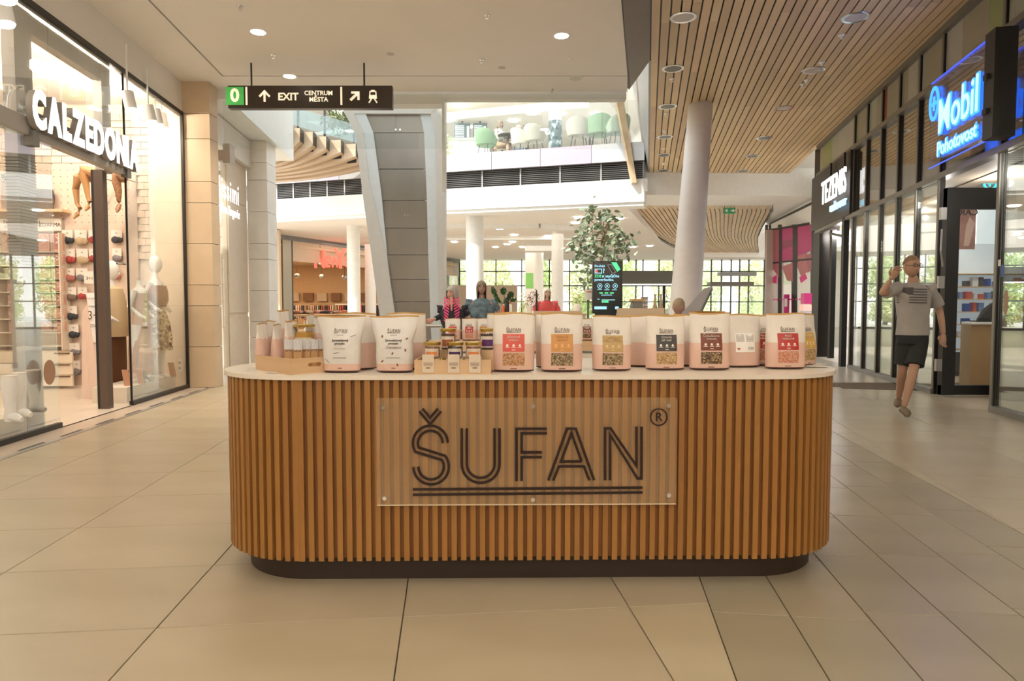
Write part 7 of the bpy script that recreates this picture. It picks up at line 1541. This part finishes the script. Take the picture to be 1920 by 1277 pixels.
def person(label, loc, rz, J, skinc, hairc, topm, botm, hair='short', glasses=False, shoe=None, sleeve=.55, legs=.45, hy=0, scale=1, hem=None, sd=0):
    p = thing('person', label, 'person', loc, rz)
    V = {k: Vector(v) for k, v in J.items()}
    sk_ = mat('skin_%d' % int(skinc[0]*1000), skinc, .5, spec=.35)
    nd_ = []; ed = []
    def N(v, r): nd_.append((tuple(v), r)); return len(nd_)-1
    pel = N(V['pelvis'], .105); wa = N(V['pelvis'].lerp(V['chest'], .5), .098); ch = N(V['chest'], .115); nb = N(V['neck'], .058); hd = N(V['neck'].lerp(V['head'], .55), .052)
    ed += [(pel, wa), (wa, ch), (ch, nb), (nb, hd)]
    for sd_ in ('L', 'R'):
        a = N(V['sh'+sd_], .052); b = N(V['sh'+sd_].lerp(V['el'+sd_], .5), .044); c = N(V['el'+sd_], .036); d = N(V['el'+sd_].lerp(V['wr'+sd_], .35), .037); e = N(V['wr'+sd_], .023)
        ed += [(ch, a), (a, b), (b, c), (c, d), (d, e)]
        a = N(V['hip'+sd_], .082); b = N(V['hip'+sd_].lerp(V['kn'+sd_], .55), .068); c = N(V['kn'+sd_], .050); d = N(V['kn'+sd_].lerp(V['an'+sd_], .3), .053); e = N(V['an'+sd_], .030)
        ed += [(pel, a), (a, b), (b, c), (c, d), (d, e)]
    skin('body', nd_, ed, sk_, p)
    headmesh(p, V['head'], 1.0, sk_, hairc, hair, hy, glasses)
    for sd_, th in (('L', 1), ('R', -1)): hand(p, V['wr'+sd_], V['wr'+sd_]*2-V['el'+sd_] if 'ti'+sd_ not in V else V['ti'+sd_], sk_, (0, -1, 0), th, .45)
    # shirt
    mb = MB(); c0 = V['pelvis']; c1 = V['chest']; hz = hem if hem is not None else c0.z-.02
    zs = [hz, c0.z+.08, (c0.z+c1.z)/2, c1.z-.04, c1.z+.05, V['neck'].z-.045, V['neck'].z-.005]; ra = [.172, .166, .162, .180, .186, .125, .066]; rb = [.128, .122, .118, .128, .122, .088, .062]; sf2 = max(1.0, (V['shR']-V['shL']).length/.35); ra = [a*sf2 if i < 5 else a*(1+(sf2-1)*.6) for i, a in enumerate(ra)]
    loft(mb, [(c0.x+(V['neck'].x-c0.x)*min(1, max(0, (z-hz)/(V['neck'].z-hz))), c0.y+(V['neck'].y-c0.y)*min(1, max(0, (z-hz)/(V['neck'].z-hz))), z, a, b) for z, a, b in zip(zs, ra, rb)], 28, .012)
    for sd_ in ('L', 'R'):
        s0, s1 = V['sh'+sd_], V['el'+sd_]
        if sleeve > 1: e1 = s1.lerp(V['wr'+sd_], sleeve-1); mb.tube([V['neck'].lerp(s0, .75)-Vector((0, 0, .035)), s0, s0.lerp(s1, .5), s1, e1], [.058, .070, .060, .050, .040], 16)
        else: mb.tube([V['neck'].lerp(s0, .75)-Vector((0, 0, .035)), s0, s0.lerp(s1, sleeve*.6), s0.lerp(s1, sleeve)], [.060, .072, .070, .072], 16)
    mb.build('shirt', topm, p, world=False, smooth=True)
    mb = MB(); loft(mb, [(c0.x, c0.y, c0.z+.08, .145, .115), (c0.x, c0.y, c0.z, .165, .125), (c0.x, c0.y, c0.z-.10, .165, .120)], 24)
    for sd_ in ('L', 'R'):
        h0, k0, a0 = V['hip'+sd_], V['kn'+sd_], V['an'+sd_]
        if legs <= 1: mb.tube([h0+Vector((0, 0, .02)), h0.lerp(k0, .4), h0.lerp(k0, legs*.9), h0.lerp(k0, legs)], [.100, .100, .094, .096], 18)
        else: mb.tube([h0+Vector((0, 0, .02)), h0.lerp(k0, .5), k0, k0.lerp(a0, .5), a0], [.098, .088, .068, .062, .058], 18)
    mb.build('shorts' if legs <= 1 else 'trousers', botm, p, world=False, smooth=True)
    for sd_ in ('L', 'R'):
        a0 = V['an'+sd_]; f0 = V.get('fo'+sd_, a0+Vector((0, -.15, -.06))); mid = a0.lerp(f0, .5); mb = MB(); mb.tube([a0+(a0-f0).normalized()*.02+Vector((0, 0, .03)), a0-Vector((0, 0, .03))+(a0-f0)*.12, mid-Vector((0, 0, .005)), f0+(a0-f0)*.12, f0+(f0-a0).normalized()*.025], [.038, .045, .043, .040, .018], 14)
        mb.build('shoe', shoe or M_dark, p, world=False, smooth=True)
    return p
# the walking man
MY_ = 7.35; bx = X_(1712, MY_)
def mj(px, py, dy): return (X_(px, MY_)-bx, dy, Z_(py, MY_))
def M3(px, py, dy): 
    Y = MY_+dy; return (X_(px, Y)-bx, dy, Z_(py, Y))
J = {'head': M3(1707, 500, -.06), 'neck': M3(1711, 529, -.02), 'chest': M3(1714, 560, 0), 'pelvis': M3(1713, 627, .0),
 'shL': M3(1683, 540, .0), 'elL': M3(1652, 551, -.16), 'wrL': M3(1669, 524, -.22), 'tiL': M3(1682, 502, -.23),
 'shR': M3(1744, 541, .0), 'elR': M3(1763, 586, .02), 'wrR': M3(1771, 628, -.08), 'tiR': M3(1769, 645, -.12),
 'hipL': M3(1701, 640, .03), 'knL': M3(1696, 694, .06), 'anL': M3(1690, 749, .36), 'foL': M3(1688, 761, .27),
 'hipR': M3(1724, 640, -.02), 'knR': M3(1716, 697, -.12), 'anR': M3(1700, 766, -.10), 'foR': M3(1708, 779, -.24)}
M_tee = mat('grey_tee', (.36, .33, .30), .85, var=.06, scale=10)
man = person('walking man in grey flag T-shirt and dark shorts raising one hand, right', (bx, MY_, 0), 0, J, (.46, .27, .18), mat('short_fair_hair', (.26, .17, .10), .8), M_tee, mat('dark_shorts', (.018, .018, .018), .8), 'short', True, mat('tan_shoe', (.20, .14, .08), .7), .72, .80, hy=.12, hem=M3(1713, 628, 0)[2])
mb = MB(); f_ = lambda x, y: (M3(x, y, -.13)[0], M3(x, y, -.13)[2])
for i in range(6):
    x0, y0 = f_(1691+(10 if i < 3 else 0), 541+i*5+1); x1, y1 = f_(1737, 543+i*5)
    n = 8; vs_ = []
    for k in range(n+1):
        x = x0+(x1-x0)*k/n; z = y0+(y1-y0)*k/n; u = max(-.98, min(.98, (x-.0)/.186)); y = -.140*math.sqrt(1-u*u)-.008; vs_ += [(x, y, z-.006), (x, y, z+.006)]
    mb.add(vs_, [(2*k, 2*k+2, 2*k+3, 2*k+1) for k in range(n)])
mb.build('flag_stripes', mat('tee_print', (.10, .09, .085), .8), man, world=False, kind='stuff')
x0, y0 = f_(1691, 552); x1, y1 = f_(1711, 539); mb = MB(); vs_ = []
for k in range(5):
    x = x0+(x1-x0)*k/4; u = max(-.98, min(.98, x/.186)); y = -.140*math.sqrt(1-u*u)-.010; vs_ += [(x, y, y0), (x, y, y1)]
mb.add(vs_, [(2*k, 2*k+2, 2*k+3, 2*k+1) for k in range(4)]).build('flag_canton', mat('tee_print', (0, 0, 0)), man, world=False)
def stand(label, px, Y, headpy, skinc, hairm, topm, botm, hair, yaw=0, sleeve=1.8, over=None, hy=0, rz=0, glasses=False, scw=1.0):
    H = Z_(headpy, Y)-.118; b = X_(px, Y); s = H/1.62
    J = {'head': (0, -.03, H), 'neck': (0, 0, H-.165), 'chest': (0, 0, H-.38*s), 'pelvis': (0, 0, .56*H)}
    for sd_, sg_ in (('L', -1), ('R', 1)):
        J['sh'+sd_] = (sg_*.175*scw, 0, H-.225); J['el'+sd_] = (sg_*.24*scw, .02, H-.50*s); J['wr'+sd_] = (sg_*.20*scw, -.15, H-.66*s); J['hip'+sd_] = (sg_*.09, 0, .53*H); J['kn'+sd_] = (sg_*.10, -.02, .29*H); J['an'+sd_] = (sg_*.10, .02, .085)
        J['fo'+sd_] = (sg_*.11, -.14, .03)
    if over: J.update(over)
    return person(label, (b, Y, 0), rz, J, skinc, hairm, topm, botm, hair, glasses, None, sleeve, 1.5, hy=hy)
Yw = 10.8
wj = lambda px, py, dy=0: (X_(px, Yw+dy)-X_(848, Yw), dy, Z_(py, Yw+dy))
wp_ = stand('grey-haired woman in dark cardigan over pink patterned top, behind the jars', 848, Yw, 537, (.55, .30, .22), mat('grey_hair', (.42, .39, .34), .8), mat('navy_knit', (.022, .022, .032), .85), mat('dark_trousers', (.03, .03, .04), .8), 'bob', sleeve=1.75, hy=-.5, over={'elL': wj(828, 592), 'wrL': wj(812, 600, -.1), 'tiL': wj(798, 603, -.15)}, scw=1.15)
mb = MB(); zc = Z_(580, Yw)
for i in range(9):
    for sg_ in (-1, 1):
        a = (sg_*(.02+.006*i), zc+.14-.045*i); b = (sg_*(.12+.004*(i % 3)), zc+.19-.045*i); vs_ = []
        for (x, z) in (a, b):
            u = x/.186; y = -.130*math.sqrt(max(.02, 1-u*u))-.006; vs_ += [(x, y, z-.016), (x, y, z+.012)]
        mb.add(vs_, [(0, 2, 3, 1)] if sg_ > 0 else [(1, 3, 2, 0)])
mb.build('pink_pattern', mat('pink_zigzag', (.75, .07, .22), .7), wp_, world=False, kind='stuff')
MB().prism([(-.022, -.134, zc+.20), (.022, -.134, zc+.20), (.012, -.14, zc-.02), (-.012, -.14, zc-.02)], (0, .004, 0)).build('blouse_opening', mat('skin_550', (0, 0, 0)), wp_, world=False)
stand('woman in blue-grey patterned blouse with long fair-brown hair beside bright column', 903, 11.2, 527, (.42, .26, .20), mat('ash_hair', (.28, .21, .15), .8), mat('bluegrey_blouse', (.13, .19, .22), .8, var=.5, scale=12), mat('dark_trousers', (0, 0, 0)), 'long', sleeve=1.85, hy=.1, scw=1.25)
stand('blonde woman in a coral short-sleeved top before the slim column', 1025, 15.5, 540, (.70, .45, .34), mat('blonde_hair', (.88, .74, .54), .8), mat('coral_top', (.78, .10, .09), .8), mat('pale_skirt', (.6, .5, .4), .8), 'long', sleeve=.8, rz=PI*.05, scw=1.2)
sp__ = stand('person with short sandy hair bending behind the tilted display', 1272, 8.7, 559, (.50, .30, .22), mat('sandy_hair', (.36, .27, .16), .85), M_black, mat('dark_trousers', (0, 0, 0)), 'short', sleeve=1.85, hy=2.5, rz=0)
# seated woman upstairs and the waiter
Ys = 20.9; zb = 5.68
def up(dic): return {k: (v[0], v[1], v[2]) for k, v in dic.items()}
J = {'head': (0, 0, 1.16), 'neck': (0, .01, 1.0), 'chest': (0, .03, .80), 'pelvis': (0, .08, .50)}
for sd_, sg_ in (('L', -1), ('R', 1)): J['sh'+sd_] = (sg_*.17, .02, .94); J['el'+sd_] = (sg_*.20, -.06, .68); J['wr'+sd_] = (sg_*.10, -.28, .72); J['hip'+sd_] = (sg_*.09, .04, .50); J['kn'+sd_] = (sg_*.10, -.38, .50); J['an'+sd_] = (sg_*.10, -.40, .09); J['fo'+sd_] = (sg_*.10, -.54, .03)
person('woman in white blouse sitting at the upstairs cafe table', (X_(938, Ys), Ys, zb), .9, J, (.62, .42, .33), mat('ash_hair', (0, 0, 0)), mat('white_blouse', (.80, .76, .72), .8), mat('tan_trousers', (.50, .32, .2), .8), 'bob', sleeve=1.8, legs=1.5)
t = thing('cafe_stool', 'small stool under the seated woman upstairs', 'stool', (X_(938, Ys)+.06, Ys+.08, zb)); MB().lathe([(.17, .38), (.17, .42)], n=16).build('seat', M_be, t, world=False); MB().lathe([(.03, .02), (.03, .38)], n=8).build('post', M_dark, t, world=False); MB().lathe([(.15, 0), (.15, .02)], n=16).build('base', M_dark, t, world=False)
J2 = {'head': (0, -.03, 1.58), 'neck': (0, 0, 1.42), 'chest': (0, 0, 1.2), 'pelvis': (0, 0, .9)}
for sd_, sg_ in (('L', -1), ('R', 1)): J2['sh'+sd_] = (sg_*.175, 0, 1.36); J2['el'+sd_] = (sg_*.24, 0, 1.10); J2['wr'+sd_] = (sg_*.15, -.20, 1.05); J2['hip'+sd_] = (sg_*.09, 0, .86); J2['kn'+sd_] = (sg_*.10, -.02, .47); J2['an'+sd_] = (sg_*.10, .02, .085); J2['fo'+sd_] = (sg_*.11, -.14, .03)
person('waiter in a dark top standing by the upstairs cafe table', (X_(983, 23.0), 23.0, zb), .3, J2, (.5, .33, .25), mat('short_fair_hair', (0, 0, 0)), mat('charcoal_top', (.06, .07, .08), .8), mat('dark_trousers', (0, 0, 0)), 'short', sleeve=1.8, legs=1.5)
J3 = {k: v for k, v in J.items()}
person('grey-clad guest sitting opposite the woman in white upstairs', (X_(972, 21.4), 21.4, zb), -.9, J3, (.6, .42, .33), mat('blonde_hair', (0, 0, 0)), mat('pale_grey_top', (.6, .6, .6), .8), mat('jeans_pale', (.35, .45, .55), .8), 'short', sleeve=1.8, legs=1.5)

# glowing globes added out of view behind the camera as fill light
M_globe = mat('globe_glow', (1, .95, .88), .5, emit=52, ecol=(1, .93, .83))
for i, (x, y) in enumerate(((-2.2, -2.6), (2.0, -2.6), (-2.2, -5.2), (2.0, -5.2))):
    t = thing('fill_globe', 'added fill-light globe out of view behind the viewpoint, '+('front left', 'front right', 'rear left', 'rear right')[i], 'lamp', (x, y, 3.2), 0, 'added fill globes')
    MB().ell((x, y, 3.4), (.22, .22, .22), 20, 14).build('globe', M_globe, t, smooth=True); MB().tube([(x, y, 3.6), (x, y, 4.5)], .01, 6).build('cord', M_dark, t)
